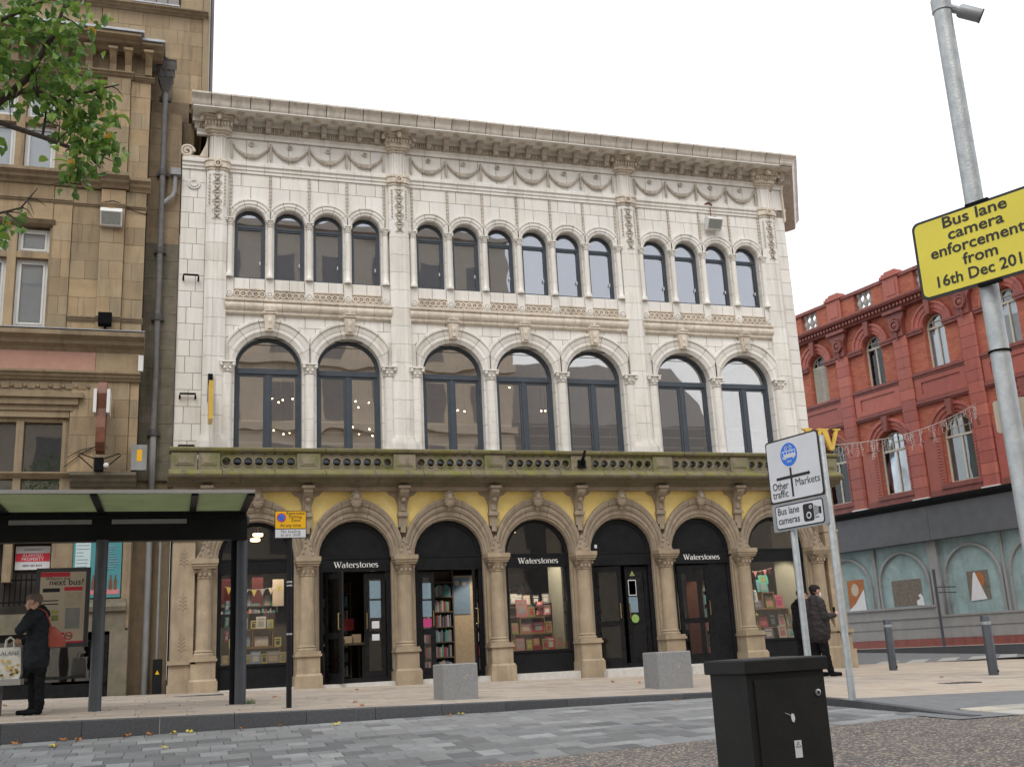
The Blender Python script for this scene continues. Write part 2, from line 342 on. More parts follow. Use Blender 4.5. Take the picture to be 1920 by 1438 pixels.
def inst(src, parent, M=None, loc=None, **kw):
    """another object on the same mesh; loc shifts it in world space"""
    o = bpy.data.objects.new(src.name.split('.')[0], src.data); COL.objects.link(o)
    if loc is not None: M = Matrix.Translation(loc)
    if M is not None: o.matrix_basis = M
    par(o, parent); return tag(o, **kw)
def P(x, y): return -.30-.018*x+.016*y                                   # pavement level
def RZ(x, y): return -.64+(y+8.7)*min(.065, max(.02, .06-.0057*x))       # carriageway level
# ------------------------------------------------------------------ ground
def sheet(name, mat, xs, ys, fz, **kw):
    b = MB(); ids = [[b.pt((x, y, fz(x, y))) for x in xs] for y in ys]
    for j in range(len(ys)-1):
        for i in range(len(xs)-1): b.face((ids[j][i], ids[j][i+1], ids[j+1][i+1], ids[j+1][i]))
    return b.build(name, mat, None, kind='structure', **kw)
def lin(a, b, n): return [a+(b-a)*i/n for i in range(n+1)]
tag(MB().box(-400, 400, -400, 400, -3.2, -3.0).build('ground', 'asphalt'), kind='structure')
XS = lin(-60, -1, 30)+lin(-.88, 7.02, 20); KY = -8.5; KX = 7.32                                                     # kerb lines
road = sheet('road', 'sett_joint', XS+[KX], lin(-13.1, KY, 12), lambda x, y: RZ(x, y)-.02)
sheet('aggregate_road', 'aggregate', XS+lin(7.3, 60, 50), lin(-45, -13.1, 60), lambda x, y: RZ(min(x, 9), max(y, -26))-.004)
pave = sheet('pavement', 'slab_joint', lin(-60, 60, 60), lin(KY+.12, .8, 10), lambda x, y: P(x, y)-.02)
sheet('pavement_corner', 'slab_joint', lin(KX+.14, 60, 40), lin(-11.3, KY+.12, 6), lambda x, y: P(x, y)-.02)
def gz(x, y):
    t = max(0, min(1, (-11.3-y)/1.4)); return (1-t)*(P(x, -11.3)+.0)+t*(RZ(x, -12.7)-.0)
sheet('crossing_asphalt', 'asphalt_pale', lin(KX, 60, 40), lin(-12.7, -11.3, 5), gz)
sheet('crossing_asphalt_edge', 'asphalt_pale', lin(KX-.28, KX+.5, 3), lin(-13.75, -12.7, 4), lambda x, y: RZ(x, y)+.004)
crs = sheet('crossing_paving', 'slab_joint', lin(KX+.5, 60, 40), lin(-14.6, -12.7, 5), lambda x, y: RZ(x, y)-.012)
def AZ(x, y): return max(-.62, -.615+.03*(y-.8))
sheet('side_street', 'asphalt_pale', lin(15, 60, 20), lin(.8, 60, 30), AZ)
# paving pieces: the ones that show largest are single slabs and setts, the rest one sheet of pieces
CAMP = Vector((-.6753, -23.1965, .1319))
def in_view(x, y, z):
    d = Vector((x, y, z))-CAMP; w = d.dot(cf); a = d.dot(cr)/w*1982.3; c = d.dot(cu)/w*1982.3
    return w > 0 and abs(a) < 1010 and abs(c) < 770, w
def pieces(name, mat, parent, cells, fz, limit, gap=.008, th=.03, rows=True):
    """cells: (x0,x1,y0,y1); the nearest in view become objects of their own"""
    info = []
    for c in cells:
        x, y = (c[0]+c[1])/2, (c[2]+c[3])/2; v, w = in_view(x, y, fz(x, y)); info.append((0 if v else 1, w, c))
    info.sort(key=lambda t: (t[0], t[1])); rest = MB(); cache = {}
    for k, (nv, w, c) in enumerate(info):
        x0, x1, y0, y1 = c; x, y = (x0+x1)/2, (y0+y1)/2; hx, hy = (x1-x0)/2-gap/2, (y1-y0)/2-gap/2; z = fz(x, y)+random.uniform(-.0025, .0025)
        gx = (fz(x+.1, y)-fz(x-.1, y))/.2; gy = (fz(x, y+.1)-fz(x, y-.1))/.2; e = .006
        def put(b, ox, oy, oz):
            rings = [[(ox+sx*(hx-q), oy+sy*(hy-q), oz+dz+gx*sx*hx+gy*sy*hy) for sx, sy in ((-1,-1),(1,-1),(1,1),(-1,1))] for q, dz in ((0,-th),(0,-e),(e,0))]
            b.loft(rings)
        if k < limit and not nv:
            key = (round(hx, 3), round(hy, 3), round(gx, 3), round(gy, 3))
            if key not in cache:
                b = MB(); put(b, 0, 0, 0); o = b.build(name, mat, None); o.location = (x, y, z); par(o, parent); cache[key] = o
            else: inst(cache[key], parent, loc=(x, y, z))
        else: put(rest, x, y, z)
    rest.build(name+'_field', mat+'_field' if mat+'_field' in MT else mat, parent, kind='stuff')
# the joined pieces vary by a cell pattern instead of by object
def fieldmat(src, name, c1, c2, c3, sc):
    mt = MT[src].copy(); mt.name = name; t = mt.node_tree; b = t.nodes['Principled BSDF']; L = t.links.new
    g = nn(t, 'NewGeometry'); ri = g.outputs['Random Per Island']; r1 = nn(t, 'MixRGB'); r1.inputs[1].default_value = col4(c1); r1.inputs[2].default_value = col4(c2); L(ri, r1.inputs[0])
    q = nn(t, 'Math', operation='MULTIPLY'); q.inputs[1].default_value = 9.7; L(ri, q.inputs[0]); fr = nn(t, 'Math', operation='FRACT'); L(q.outputs[0], fr.inputs[0])
    r2 = nn(t, 'MixRGB'); r2.inputs[2].default_value = col4(c3); L(r1.outputs[0], r2.inputs[1]); L(fr.outputs[0], r2.inputs[0])
    no = nn(t, 'TexNoise', Scale=sc, Detail=5); L(g.outputs['Position'], no.inputs['Vector']); h = nn(t, 'HueSaturation'); mr = nn(t, 'MapRange'); mr.inputs[3].default_value = .75; mr.inputs[4].default_value = 1.2
    L(no.outputs[0], mr.inputs[0]); L(mr.outputs[0], h.inputs['Value']); L(r2.outputs[0], h.inputs['Color']); L(h.outputs[0], b.inputs['Base Color']); MT[name] = mt
fieldmat('sett', 'sett_field', (.125, .125, .13), (.30, .31, .31), (.195, .20, .203), 9)
fieldmat('slab', 'slab_field', (.37, .30, .235), (.48, .395, .31), (.42, .37, .31), 5)
fieldmat('sett_buff', 'sett_buff_field', (.25, .26, .26), (.50, .44, .33), (.33, .33, .32), 8)
cells = []; y = KY-.02; j = 0
while y > -13.0:
    d = (.30, .24, .30, .36, .24)[j % 5]; x = -6.5-random.random()*.3
    while x < KX-.12:
        w = random.choice((.24, .30, .30, .38)); x1 = min(x+w, KX-.1)
        if x1-x > .06: cells.append((x, x1, y-d, y))
        x += w
    y -= d; j += 1
pieces('sett', 'sett', road, cells, RZ, 300, .004)
cells = []; y = KY+.13; j = 0
while y < -.62:
    d = (.45, .60, .45)[j % 3]; x = -7-random.random()*.4
    while x < 21:
        w = random.choice((.60, .75, .9)); cells.append((x, x+w, y, min(y+d, -.6))); x += w
    y += d; j += 1
y = -.6
while y < .7:
    x = 15.1
    while x < 21: cells.append((x, x+.6, y, y+.43)); x += .6
    y += .43
pieces('paving_slab', 'slab', pave, cells, P, 280, .007)
cells = []; y = -11.3
while y < KY+.1:
    x = KX+.15
    while x < 16: cells.append((x, x+.5, y, min(y+.31, KY+.11))); x += .5
    y += .31
pcor = bpy.data.objects['pavement_corner']
pieces('paving_slab', 'slab', pcor, cells, P, 0, .007)
cells = []; y = -14.5
while y < -12.8:
    x = KX+.52+random.random()*.1
    while x < 12: w = random.choice((.3, .4)); cells.append((x, x+w, y, y+.2)); x += w+.0
    y += .2
pieces('paving_sett', 'sett_buff', crs, cells, lambda x, y: RZ(x, y)+.004, 60)
# kerb: a run of granite stones along the pavement, turning the corner at the crossing
kerb = thing('kerb', 'dark granite kerb between grey sett road and buff pavement', 'kerb', (0, KY, P(0, KY)))
x = -9.0
while x < KX:
    x1 = min(x+.915, KX); b = MB()
    g = [(KY-.0, -.35), (KY, -.012), (KY+.012, 0), (KY+.125, .002), (KY+.125, -.35)]
    b.loft([[(xx, yy, P(xx, KY)+zz) for yy, zz in g] for xx in (x+.003, x1-.003)])
    b.build('kerb_stone', 'kerb_granite', kerb); x = x1
y = KY
while y > -13.6:
    y1 = max(y-.8, -13.6); b = MB()
    def kt(yy): return max(RZ(KX, yy)+.012, P(KX, max(yy, -11.3))+.0-.05*max(0, -11.3-yy)) if yy > -12.9 else RZ(KX, yy)+.012
    b.loft([[(KX+xx, yy, (kt(yy) if zz else -1.1)) for xx, zz in ((0,0),(0,1),(.135,1),(.135,0))] for yy in (y, y1+.004)])
    b.build('kerb_stone', 'kerb_granite', kerb); y = y1
# drain and inspection covers in the pavement
for (x, y, w, d, lab) in ((11.0, -9.0, .6, .35, 'dark iron cover in pavement to the right of the two sign posts'), (-.15, -2.1, .9, .35, 'long rectangular cover let into pavement beside bus shelter post')):
    b = MB(frame((x, y, P(x, y)+.004), (1, 0)));  b.box(-w/2, w/2, -d/2, d/2, -.03, .003); b.cur = 1
    for i in range(5): xx = -w/2+.06+i*(w-.12)/4; b.box(xx-.01, xx+.01, -d/2+.03, d/2-.03, .003, .008)
    tag(b.build('access_cover', ['kerb_granite', 'slab_joint']), lab, 'cover')
# far kerb and footway in front of the red building
RQ = Vector((22.68, 10.5, 0)); RD = Vector((.19, -.98, 0)); MR_ = frame(RQ, RD)
def RB(): return MB(MR_)
tag(RB().box(-30, 30, -1.7, 0, -.9, -.30).build('far_pavement', 'slab'), kind='structure')
tag(RB().box(-30, 30, -1.86, -1.705, -.9, -.295).build('far_kerb', 'kerb_granite'), kind='structure')
b = MB()
for i in range(5): x = 16.6+i*1.0; b.loft([[(x, .95, AZ(x,.95)+.004), (x+.6, .95, AZ(x,.95)+.004)], [(x+1.3, 2.3, AZ(x,2.3)+.004), (x+1.9, 2.3, AZ(x,2.3)+.004)]], False, False)
tag(b.build('road_marking', 'sett_buff'), 'worn white stripes painted on the asphalt of side street', 'road marking')
# ------------------------------------------------------------------ the bookshop: upper storeys in cream glazed blocks
SHOP = thing('bookshop_building', 'three-storey cream glazed terracotta bookshop with seven-arched sandstone ground floor and mossy balcony', 'building', (7.1, 0, -.35))
FF = [1.25, 3.045, 5.49, 7.275, 9.065, 11.485, 13.255]                    # first-floor window centres
BAYS = [(.366, 4), (4.593, 6), (10.55, 4)]; WW = .888
TW = [x0+WW*(k+.5) for x0, n in BAYS for k in range(n)]                   # top-floor window centres
TC = [x0+WW*k for x0, n in BAYS for k in range(n+1)]                      # top-floor colonnettes
PIL = [.06, 4.255, 10.235, 14.36]
FZ, FH, TZ, TH = 6.56, .735, 10.0, .345
XL, XR = -.72, 14.94
def fcurve(cs, zs, r):
    def f(x):
        z = -9
        for c in cs:
            if abs(x-c) < r: z = max(z, zs+math.sqrt(r*r-(x-c)**2))
        return z
    return f
def wall_open(b, x0, x1, z0, z1, ops, yf, yb):
    """wall with round-headed openings (xc, half, sill, spring)"""
    xs = x0
    for xc, h, zs, zp in sorted(ops):
        b.box(xs, xc-h, yf, yb, z0, z1)
        if zs > z0: b.box(xc-h, xc+h, yf, yb, z0, zs)
        n = 14; pts = [(xc-h*math.cos(math.pi*i/n), zp+h*math.sin(math.pi*i/n)) for i in range(n+1)]
        b.loft([[(x, yf, z), (x, yf, z1), (x, yb, z1), (x, yb, z)] for x, z in pts]); xs = xc+h
    b.box(xs, x1, yf, yb, z0, z1)
b = MB()
wall_open(b, XL, XR, 4.3, 8.3, [(c, FH+.02, 4.35, FZ) for c in FF], .03, .33)
wall_open(b, XL, XR, 8.3, 11.47, [(c, TH+.02, 8.62, TZ) for c in TW], .03, .30); b.box(-.2, XR, .03, .30, 11.47, 12.5)
b.build('wall_core', 'joint', SHOP)
b = MB(); b.box(XL, XL+.25, .33, 9, -.3, 12.5); b.box(XR-.25, XR, .33, 9, -.5, 12.5); b.box(XL, XR, 9, 9.3, -.3, 12.5); b.box(-.3, XR, .0, 9.3, 12.42, 12.6)
b.build('side_wall', 'ashlar_dark', SHOP)
G = .0055
blk = [0]
def block(b, nm='block', mat='terracotta', sm=False): 
    if b.v: b.build(nm, mat, SHOP, smooth=sm)
def course(x0, x1, z0, z1, joints, fn=None, yf=0.0, yb=.06, n=6):
    xs = [x0]+[j for j in joints if x0+.05 < j < x1-.05]+[x1]
    for a, c in zip(xs, xs[1:]):
        b = MB()
        if fn is None: b.box(a+G, c-G, yf, yb, z0+G, z1-G)
        else: b.over(a+G, c-G, z0+G, z1-G, fn, yf, yb, 10)
        block(b)
# left and right end strips
def strip(x0, x1, z0, z1, step, ph):
    n = round((z1-z0)/step); s = (z1-z0)/n
    for i in range(n):
        w = x1-x0; j = [x0+w*(.5 if (i+ph) % 3 == 0 else (.66 if (i+ph) % 3 == 1 else .33))] if w > .35 else []
        course(x0, x1, z0+i*s, z0+(i+1)*s, j)
strip(XL, -.179, 4.5, 11.25, .375, 0)
strip(14.62, XR, 4.5, 11.25, .375, 1)
# first-floor spandrels
fn = fcurve(FF, FZ, 1.125)
for x0, x1 in ((.28, 4.04), (4.47, 10.02), (10.45, 14.14)):
    js = lambda o: [x0+o+.45*k for k in range(14)]
    course(x0, x1, FZ+.1, 7.22, [], fn); course(x0, x1, 7.22, 7.50, js(.2), fn); course(x0, x1, 7.50, 7.78, js(.42), fn)
# top-floor spandrel panels between the ribs
fn2 = fcurve(TW, TZ, .545)
for c in TW:
    a, e = c-WW/2+.02, c+WW/2-.02
    course(a, e, 10.08, 10.87, [c], fn2); course(a, e, 10.87, 11.20, [c-.22] if int(c*7) % 2 else [c-.22, c+.24])
# window arches: voussoirs swept round the openings
def arch(c, zs, prof, n, clip, nm='voussoir', sm=30):
    for i in range(n):
        a0, a1 = math.pi*i/n, math.pi*(i+1)/n; g = .006/prof[-1][0]
        MB().asweep(c, zs, prof, a0+g, a1-g, 5, clip).build(nm, 'terracotta', SHOP, smooth=sm)
PF = [(.735, .27), (.735, .0), (.80, -.03), (.83, -.05), (.90, -.045), (.93, -.06), (1.03, -.06), (1.05, -.095), (1.10, -.095), (1.12, -.06), (1.12, .03)]
for c in FF: arch(c, FZ, PF, 7, .89)
PT = [(.345, .22), (.345, .0), (.37, -.03), (.42, -.035), (.43, -.055), (.50, -.055), (.51, -.075), (.545, -.075), (.55, .03)]
for c in TW: arch(c, TZ, PT, 5, .438)
for bx0, bx1, ca, cb, ta, tb in ((.285, 4.03, FF[0], FF[1], TC[0], TC[4]), (4.48, 10.01, FF[2], FF[4], TC[5], TC[11]), (10.46, 14.135, FF[5], FF[6], TC[12], TC[16])):
    for u, v in ((bx0, ca-.885), (cb+.885, bx1)): MB().box(u, v, -.008, .05, 6.60, 7.21).build('block', 'terracotta', SHOP)
    for u, v in ((bx0, ta+.02), (tb-.02, bx1)): MB().box(u, v, -.004, .05, 10.04, 11.19).build('block', 'terracotta', SHOP)
# keystones
b = MB(); b.ext([(-.09, 0), (.09, 0), (.13, .40), (-.13, .40)], -.17, -.03); b.box(-.15, .15, -.2, -.03, .40, .455); b.box(-.12, .12, -.22, -.03, .455, .49); b.ext([(-.05, .05), (.05, .05), (.075, .35), (-.075, .35)], -.20, -.16); b.ball((0, -.18, .51), .035); b.ball((0, -.19, .22), .05, 8, 5, (1, .6, 1.6))
key0 = b.build('keystone', 'terracotta_dark', None); key0.location = (FF[0], 0, FZ+.80); par(key0, SHOP)
for c in FF[1:]: inst(key0, SHOP, loc=(c, 0, FZ+.80))
# colonnettes and jambs
def colonnette(name, r, z0, z1, zc, y):
    b = MB(); h = z1-z0; pr = [(r*1.35, 0), (r*1.35, .06), (r*1.1, .1)]
    k = max(2, round(h/.27))
    for i in range(k): t0, t1 = .11+(h-.12)*i/k, .11+(h-.12)*(i+1)/k; pr += [(r, t0+.006), (r, t1-.006), (r*.955, t1-.002), (r*.955, t1+.002)]
    b.lathe((0, y, 0), pr, 12)
    ch = zc-z1; b.lathe((0, y, h), [(r*1.0, 0), (r*1.15, .02), (r*.95, .05), (r*1.1, ch*.4), (r*1.45, ch*.75), (r*1.2, ch*.85)], 12)
    b.box(-r*1.5, r*1.5, y-r*1.5, y+r, h+ch*.86, h+ch)
    for sx in (-1, 1):
        for sy in (-1,): b.ball((sx*r*1.15, y+sy*r*1.15, h+ch*.68), r*.42, 6, 4); b.ball((sx*r*.5, y-r*1.2, h+ch*.35), r*.3, 6, 4)
    o = b.build(name, 'terracotta', None, smooth=35); return o
fc = sorted(set([round(c+d, 3) for c in FF for d in (-.895, .895)]))
fcx = []
for x in fc:
    if not fcx or x-fcx[-1] > .1: fcx.append(x)
c0 = None
for x in fcx:
    if c0 is None: c0 = colonnette('colonnette', .115, 4.5, 6.40, 6.64, -.02); c0.location = (x, 0, 4.5); par(c0, SHOP)
    else: inst(c0, SHOP, loc=(x, 0, 4.5))
    b = MB()
    for i in range(5): b.box(x-.158, x+.158, .01, .28, 4.5+i*.42+G, 4.92+i*.42-G)
    b.build('jamb', 'terracotta', SHOP)
c1 = None
for x in TC:
    if c1 is None: c1 = colonnette('colonnette', .068, 8.63, 9.87, 10.04, -.03); c1.location = (x, 0, 8.63); par(c1, SHOP)
    else: inst(c1, SHOP, loc=(x, 0, 8.63))
    b = MB()
    for i in range(4): b.box(x-.096, x+.096, .01, .24, 8.63+i*.345+G, 8.975+i*.345-G)
    b.build('jamb', 'terracotta', SHOP)
b = MB(); pts = []
for i in range(25): z = 10.04+i*(11.18-10.04)/24; b.lathe((0, -.02, 0), [(.022 if i % 2 else .034, z-.024), (.034 if i % 2 else .022, z+.024)], 6) if i < 24 else None
rib0 = b.build('rib', 'terracotta_soot', None, smooth=60); rib0.location = (TC[0], 0, 0); par(rib0, SHOP)
for x in TC[1:]: inst(rib0, SHOP, loc=(x, 0, 0))
# sill zone: plain course, interlaced band with bosses, rounded sill
b = MB(); w = WW-.2
b.box(-w/2-.0, w/2, -.015, .05, 8.135, 8.375)
n = 5
for i in range(n):
    cx = -w/2+w*(i+.5)/n; b.torus((cx, 8.245), .062, .016, -.05, -.01, 12); b.ball((cx, -.02, 8.245), .03, 6, 4); b.ball((cx+w/n/2, -.02, 8.29), .02, 5, 4)
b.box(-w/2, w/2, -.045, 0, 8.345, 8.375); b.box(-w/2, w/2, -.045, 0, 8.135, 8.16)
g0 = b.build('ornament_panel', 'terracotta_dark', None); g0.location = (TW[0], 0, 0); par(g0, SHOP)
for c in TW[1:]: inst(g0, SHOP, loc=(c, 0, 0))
b = MB(); b.box(-.097, .097, -.025, .05, 8.10, 8.62); b.torus((0, 8.25), .065, .014, -.055, -.02, 14); b.disc((0, 8.25), .04, -.06, -.02, 10)
d0 = b.build('boss', 'terracotta', None); d0.location = (TC[0], 0, 0); par(d0, SHOP)
for x in TC[1:]: inst(d0, SHOP, loc=(x, 0, 0))
for c in TW:
    for s in (-1, 1): MB().box(c+min(0, s*.34)+G, c+max(0, s*.34)-G, -.005, .26, 8.385, 8.625).build('block', 'terracotta', SHOP)
sillp = [(.05, 7.76), (-.05, 7.76), (-.075, 7.79), (-.075, 7.84), (-.10, 7.86), (-.13, 7.92), (-.13, 7.98), (-.10, 8.04), (-.14, 8.06), (-.14, 8.10), (.05, 8.12)]
def run(prof, x0, x1, step, nm, mat, gap=.006, sm=30):
    n = max(1, round((x1-x0)/step)); s = (x1-x0)/n; base = None
    for i in range(n):
        if base is None:
            base = MB().ext(prof, gap/2, s-gap/2, 'x').build(nm, mat, None, smooth=sm); base.location = (x0, 0, 0); par(base, SHOP)
        else: inst(base, SHOP, loc=(x0+i*s, 0, 0))
for x0, x1 in ((.28, 4.04), (4.47, 10.02), (10.45, 14.15)): run(sillp, x0, x1, .44, 'sill_piece', 'terracotta_dark')
# string course under the frieze
strp = [(.05, 11.19), (-.03, 11.19), (-.03, 11.25), (-.055, 11.27), (-.055, 11.33), (-.09, 11.36), (-.09, 11.43), (-.06, 11.46), (.05, 11.47)]
for x0, x1 in ((.28, 4.04), (4.47, 10.02), (10.45, 14.15)): run(strp, x0, x1, .44, 'string_piece', 'terracotta')
run([(y, z) for y, z in strp], XL, -.2, .6, 'string_piece', 'terracotta')
# frieze with swags, drops and rosettes
for x0, x1 in ((.22, 4.09), (4.42, 10.07), (10.40, 14.20)):
    n = round((x1-x0)/.46); course(x0, x1, 11.47, 12.06, [x0+(x1-x0)*i/n for i in range(1, n)], None, .0, .05)
b = MB(); pts = []; rr = []
rnd = random.Random(3)
for i in range(17):
    t = i/16*2-1; x = t*.415; z = 11.92-.30*(1-t*t)**.8; pts.append((x, -.03, z)); rr.append(.018+.036*(1-abs(t))**.8)
b.tube(pts, rr, 7)
for i in range(46):
    t = rnd.uniform(-.85, .85); r = .02+.034*(1-abs(t)); a = rnd.uniform(2.2, 7.2); b.ball((t*.415, -.03-abs(math.sin(a))*r*.9, 11.92-.30*(1-t*t)**.8+math.cos(a)*r), .011+.012*(1-abs(t)), 6, 4)
b.lathe((0, -.01, 11.93), [(.001, -.03), (.0, 0)], 6); b.disc((0, 11.94), .045, -.03, .0, 12); b.torus((0, 11.94), .045, .012, -.045, -.01, 12); b.ball((0, -.035, 11.94), .018, 6, 4)
s0 = b.build('swag', 'terracotta_soot', None, smooth=50); s0.location = (TW[0], 0, 0); par(s0, SHOP)
for c in TW[1:]: inst(s0, SHOP, loc=(c, 0, 0))
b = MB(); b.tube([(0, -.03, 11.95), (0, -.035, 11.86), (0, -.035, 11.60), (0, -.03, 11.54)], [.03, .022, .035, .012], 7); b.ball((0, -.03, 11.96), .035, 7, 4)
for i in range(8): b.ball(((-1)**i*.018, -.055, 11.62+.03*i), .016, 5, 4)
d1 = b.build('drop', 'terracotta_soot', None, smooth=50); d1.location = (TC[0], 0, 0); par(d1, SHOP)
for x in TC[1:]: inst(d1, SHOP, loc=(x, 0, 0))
# architrave fillet, bead band, soffit and modillions
for x0, x1 in ((XL+.3, XR-.02),):
    run([(.05, 12.06), (-.05, 12.06), (-.05, 12.13), (-.08, 12.16), (-.08, 12.19), (.05, 12.19)], x0, x1, .75, 'fillet_piece', 'terracotta')
b = MB(); b.box(XL+.25, XR+.05, -.09, .05, 12.192, 12.36)
n = int((XR-XL)/.1)
for i in range(n): x = XL+.35+i*.1; b.ball((x, -.10, 12.27), .055, 6, 4, (.62, .7, 1.35)); b.box(x+.04, x+.058, -.125, -.08, 12.21, 12.34)
b.build('bead_band', 'terracotta_soot', SHOP, kind='stuff')
b = MB(); b.box(XL+.2, 14.98, -.62, .05, 12.475, 12.50); b.box(XL+.2, XR+.1, -.12, .05, 12.36, 12.475)
b.build('soffit', 'terracotta', SHOP)
b = MB(); b.ext([(-.10, 12.21), (-.19, 12.21), (-.22, 12.24), (-.22, 12.29), (-.25, 12.31), (-.28, 12.36), (-.30, 12.40), (-.30, 12.45), (-.10, 12.45)], -.06, .06, 'x'); b.box(-.08, .08, -.34, -.1, 12.45, 12.474); b.ball((0, -.21, 12.25), .04, 7, 5, (1.4, 1, 1)); b.ball((0, -.27, 12.38), .035, 7, 5, (1.4, 1, 1.4))
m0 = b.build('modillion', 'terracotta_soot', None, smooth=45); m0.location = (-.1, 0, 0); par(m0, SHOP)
for i in range(1, 36): inst(m0, SHOP, loc=(-.1+i*.4275, 0, 0))
b = MB(); b.torus((0, 0), .075, .02, -.012, .012, 12); b.ball((0, 0, 0), .03, 6, 4)
ros = b.build('soffit_rosette', 'terracotta_dark', None); ros.matrix_basis = Matrix.Translation((.11, -.46, 12.47)) @ Matrix.Rotation(R(90), 4, 'X'); par(ros, SHOP)
for i in range(1, 35): inst(ros, SHOP, M=Matrix.Translation((.11+i*.4275, -.46, 12.47)) @ Matrix.Rotation(R(90), 4, 'X'))
# gutter cornice in single pieces with black joints
gp = [(-.35, 12.50), (-.62, 12.50), (-.64, 12.53), (-.655, 12.56), (-.66, 12.60), (-.685, 12.66), (-.74, 12.71), (-.765, 12.73), (-.765, 12.77), (-.35, 12.79)]
run(gp, -.56, 14.58, .4326, 'cornice_piece', 'cornice_glaze', .018, 35)
b = MB().box(-.55, 14.97, -.60, .3, 12.505, 12.75); b.box(-.55, 14.97, -.74, -.36, 12.735, 12.772); b.build('gutter_bed', 'joint', SHOP)
def miter(nm, mat, prof, x, ye):                                         # corner return on the right
    sd = Vector((.545, .838)); MB().loft([[(14.59, y, z) for y, z in prof], [(x-.542*y, y, z) for y, z in prof], [(x-.542*y+sd.x*ye, y+sd.y*ye, z) for y, z in prof]]).build(nm, mat, SHOP)
miter('cornice_return', 'cornice_glaze', gp, 14.64, 4.7); miter('soffit_return', 'terracotta_soot', [(.1, 11.95), (.0, 11.98), (-.06, 12.08), (-.10, 12.2), (-.12, 12.36), (-.22, 12.40), (-.30, 12.475), (-.62, 12.476), (-.62, 12.497), (.1, 12.497)], 14.64, 4.6)
b = MB(); b.ext([(XR-.02, 11.10), (XR+.03, 11.16), (XR+.03, 11.40), (XR+.06, 11.46), (XR+.02, 11.5), (XR+.02, 12.02), (XR+.08, 12.2), (XR+.10, 12.40), (XR+.14, 12.475), (XR-.02, 12.475)], -.06, 7); b.build('side_moulding', 'terracotta_dark', SHOP); MB(frame((XR-.02, .05, 0), (.545, .838))).box(.02, 4.6, 0, .4, -.7, 12.45).build('side_wall', 'terracotta', SHOP)
b = MB()
for k in range(3): y_ = -.02+k*.4; b.ball((XR+.07, y_, 12.36), .09, 8, 5, (.7, 1, 1.1))
b.build('side_modillions', 'terracotta_dark', SHOP, kind='stuff')
# pilasters: faceted shafts in courses, patterned tops and capitals
def facet(b, c, w, d, z0, z1, yb=.05):
    ch = .1; b.ext([(c-w/2, yb), (c-w/2, -d+ch*.75), (c-w/2+ch, -d), (c-.055, -d), (c-.05, -d+.022), (c+.05, -d+.022), (c+.055, -d), (c+w/2-ch, -d), (c+w/2, -d+ch*.75), (c+w/2, yb)], z0, z1, 'z')
for i, c in enumerate(PIL):
    n = 14; z0, z1 = 4.98, 11.16
    for k in range(n):
        a, e = z0+(z1-z0)*k/n, z0+(z1-z0)*(k+1)/n; b = MB(); facet(b, c, .47, .15, a+G*.7, e-G*.7); b.build('pilaster_block', 'terracotta', SHOP)
    b = MB(); facet(b, c, .66, .24, 4.45, 4.84); facet(b, c, .61, .215, 4.84, 4.90); facet(b, c, .54, .185, 4.90, 4.98); b.build('pilaster_base', 'terracotta', SHOP)
    b = MB()
    facet(b, c, .50, .17, 11.16, 11.22); facet(b, c, .54, .20, 11.22, 11.36); facet(b, c, .57, .22, 11.36, 11.42); b.torus((c, 11.30), .07, .018, -.235, -.19, 14); b.ball((c, -.21, 11.30), .03)
    b.build('pilaster_collar', 'terracotta_dark', SHOP)
    b = MB(); facet(b, c, .38, .12, 11.42, 12.03)
    for s in (-1, 1): b.box(c+s*.13-.012, c+s*.13+.012, -.125, -.1, 11.46, 12.0)
    b.build('pilaster_head', 'terracotta', SHOP)
    b = MB()
    for k in range(5):                                                   # diagonal lattice panels
        zc = 10.05+k*.225
        b.bar((c-.095, -.15, zc-.1), (c+.095, -.15, zc+.1), .026, .03); b.bar((c+.095, -.15, zc-.1), (c-.095, -.15, zc+.1), .026, .03); b.ball((c, -.155, zc), .035, 6, 4)
        b.box(c-.11, c+.11, -.162, -.12, zc+.1, zc+.115)
    for s in (-1, 1):
        for k in range(9): b.ball((c+s*.165, -.135, 10.35+k*.085), .032, 6, 4, (.9, .6, 1.2))
    b.build('pilaster_ornament', 'terracotta_soot', SHOP)
    b = MB()
    for k, (w, d, a, e) in enumerate(((.42, .15, 12.03, 12.09), (.50, .19, 12.09, 12.14), (.60, .24, 12.14, 12.20), (.63, .25, 12.20, 12.35), (.68, .29, 12.35, 12.42), (.74, .34, 12.42, 12.474))): facet(b, c, w, d, a, e)
    for k in range(9): b.ball((c-.28+k*.07, -.27, 12.275), .05, 6, 4, (.62, .7, 1.3))
    for sx, sy, q in ((-.36, -.2, .1), (0, -.36, .1), (.36, -.2, .1)): b.ball((c+sx, sy, 12.40), q, 8, 5, (.7, 1, .8)); b.ball((c+sx*1.05, sy-.08, 12.33), .05, 6, 4)
    b.build('capital', 'terracotta_dark', SHOP, smooth=35)
course(14.5, XR, 11.47, 12.06, [])
# left shoulder: ledge, scroll and roundel
b = MB(); b.tube([(-.62+.16*math.cos(a)*(1-a/14), -.02, 11.62+.16*math.sin(a)*(1-a/14)) for a in [i*.4 for i in range(30)]], .035, 7); b.box(-.70, -.16, -.04, .1, 11.47, 11.52); b.ext([(-.35, 11.5), (-.16, 11.5), (-.16, 12.05), (-.22, 11.8), (-.28, 11.65)], -.05, .05)
b.build('scroll', 'terracotta_dark', SHOP, smooth=40)
b = MB(); b.torus((-.45, 10.84), .12, .022, -.035, .0, 20); b.torus((-.45, 10.84), .075, .018, -.05, .0, 18); b.disc((-.45, 10.84), .06, -.03, 0, 16); b.build('roundel', 'terracotta', SHOP)
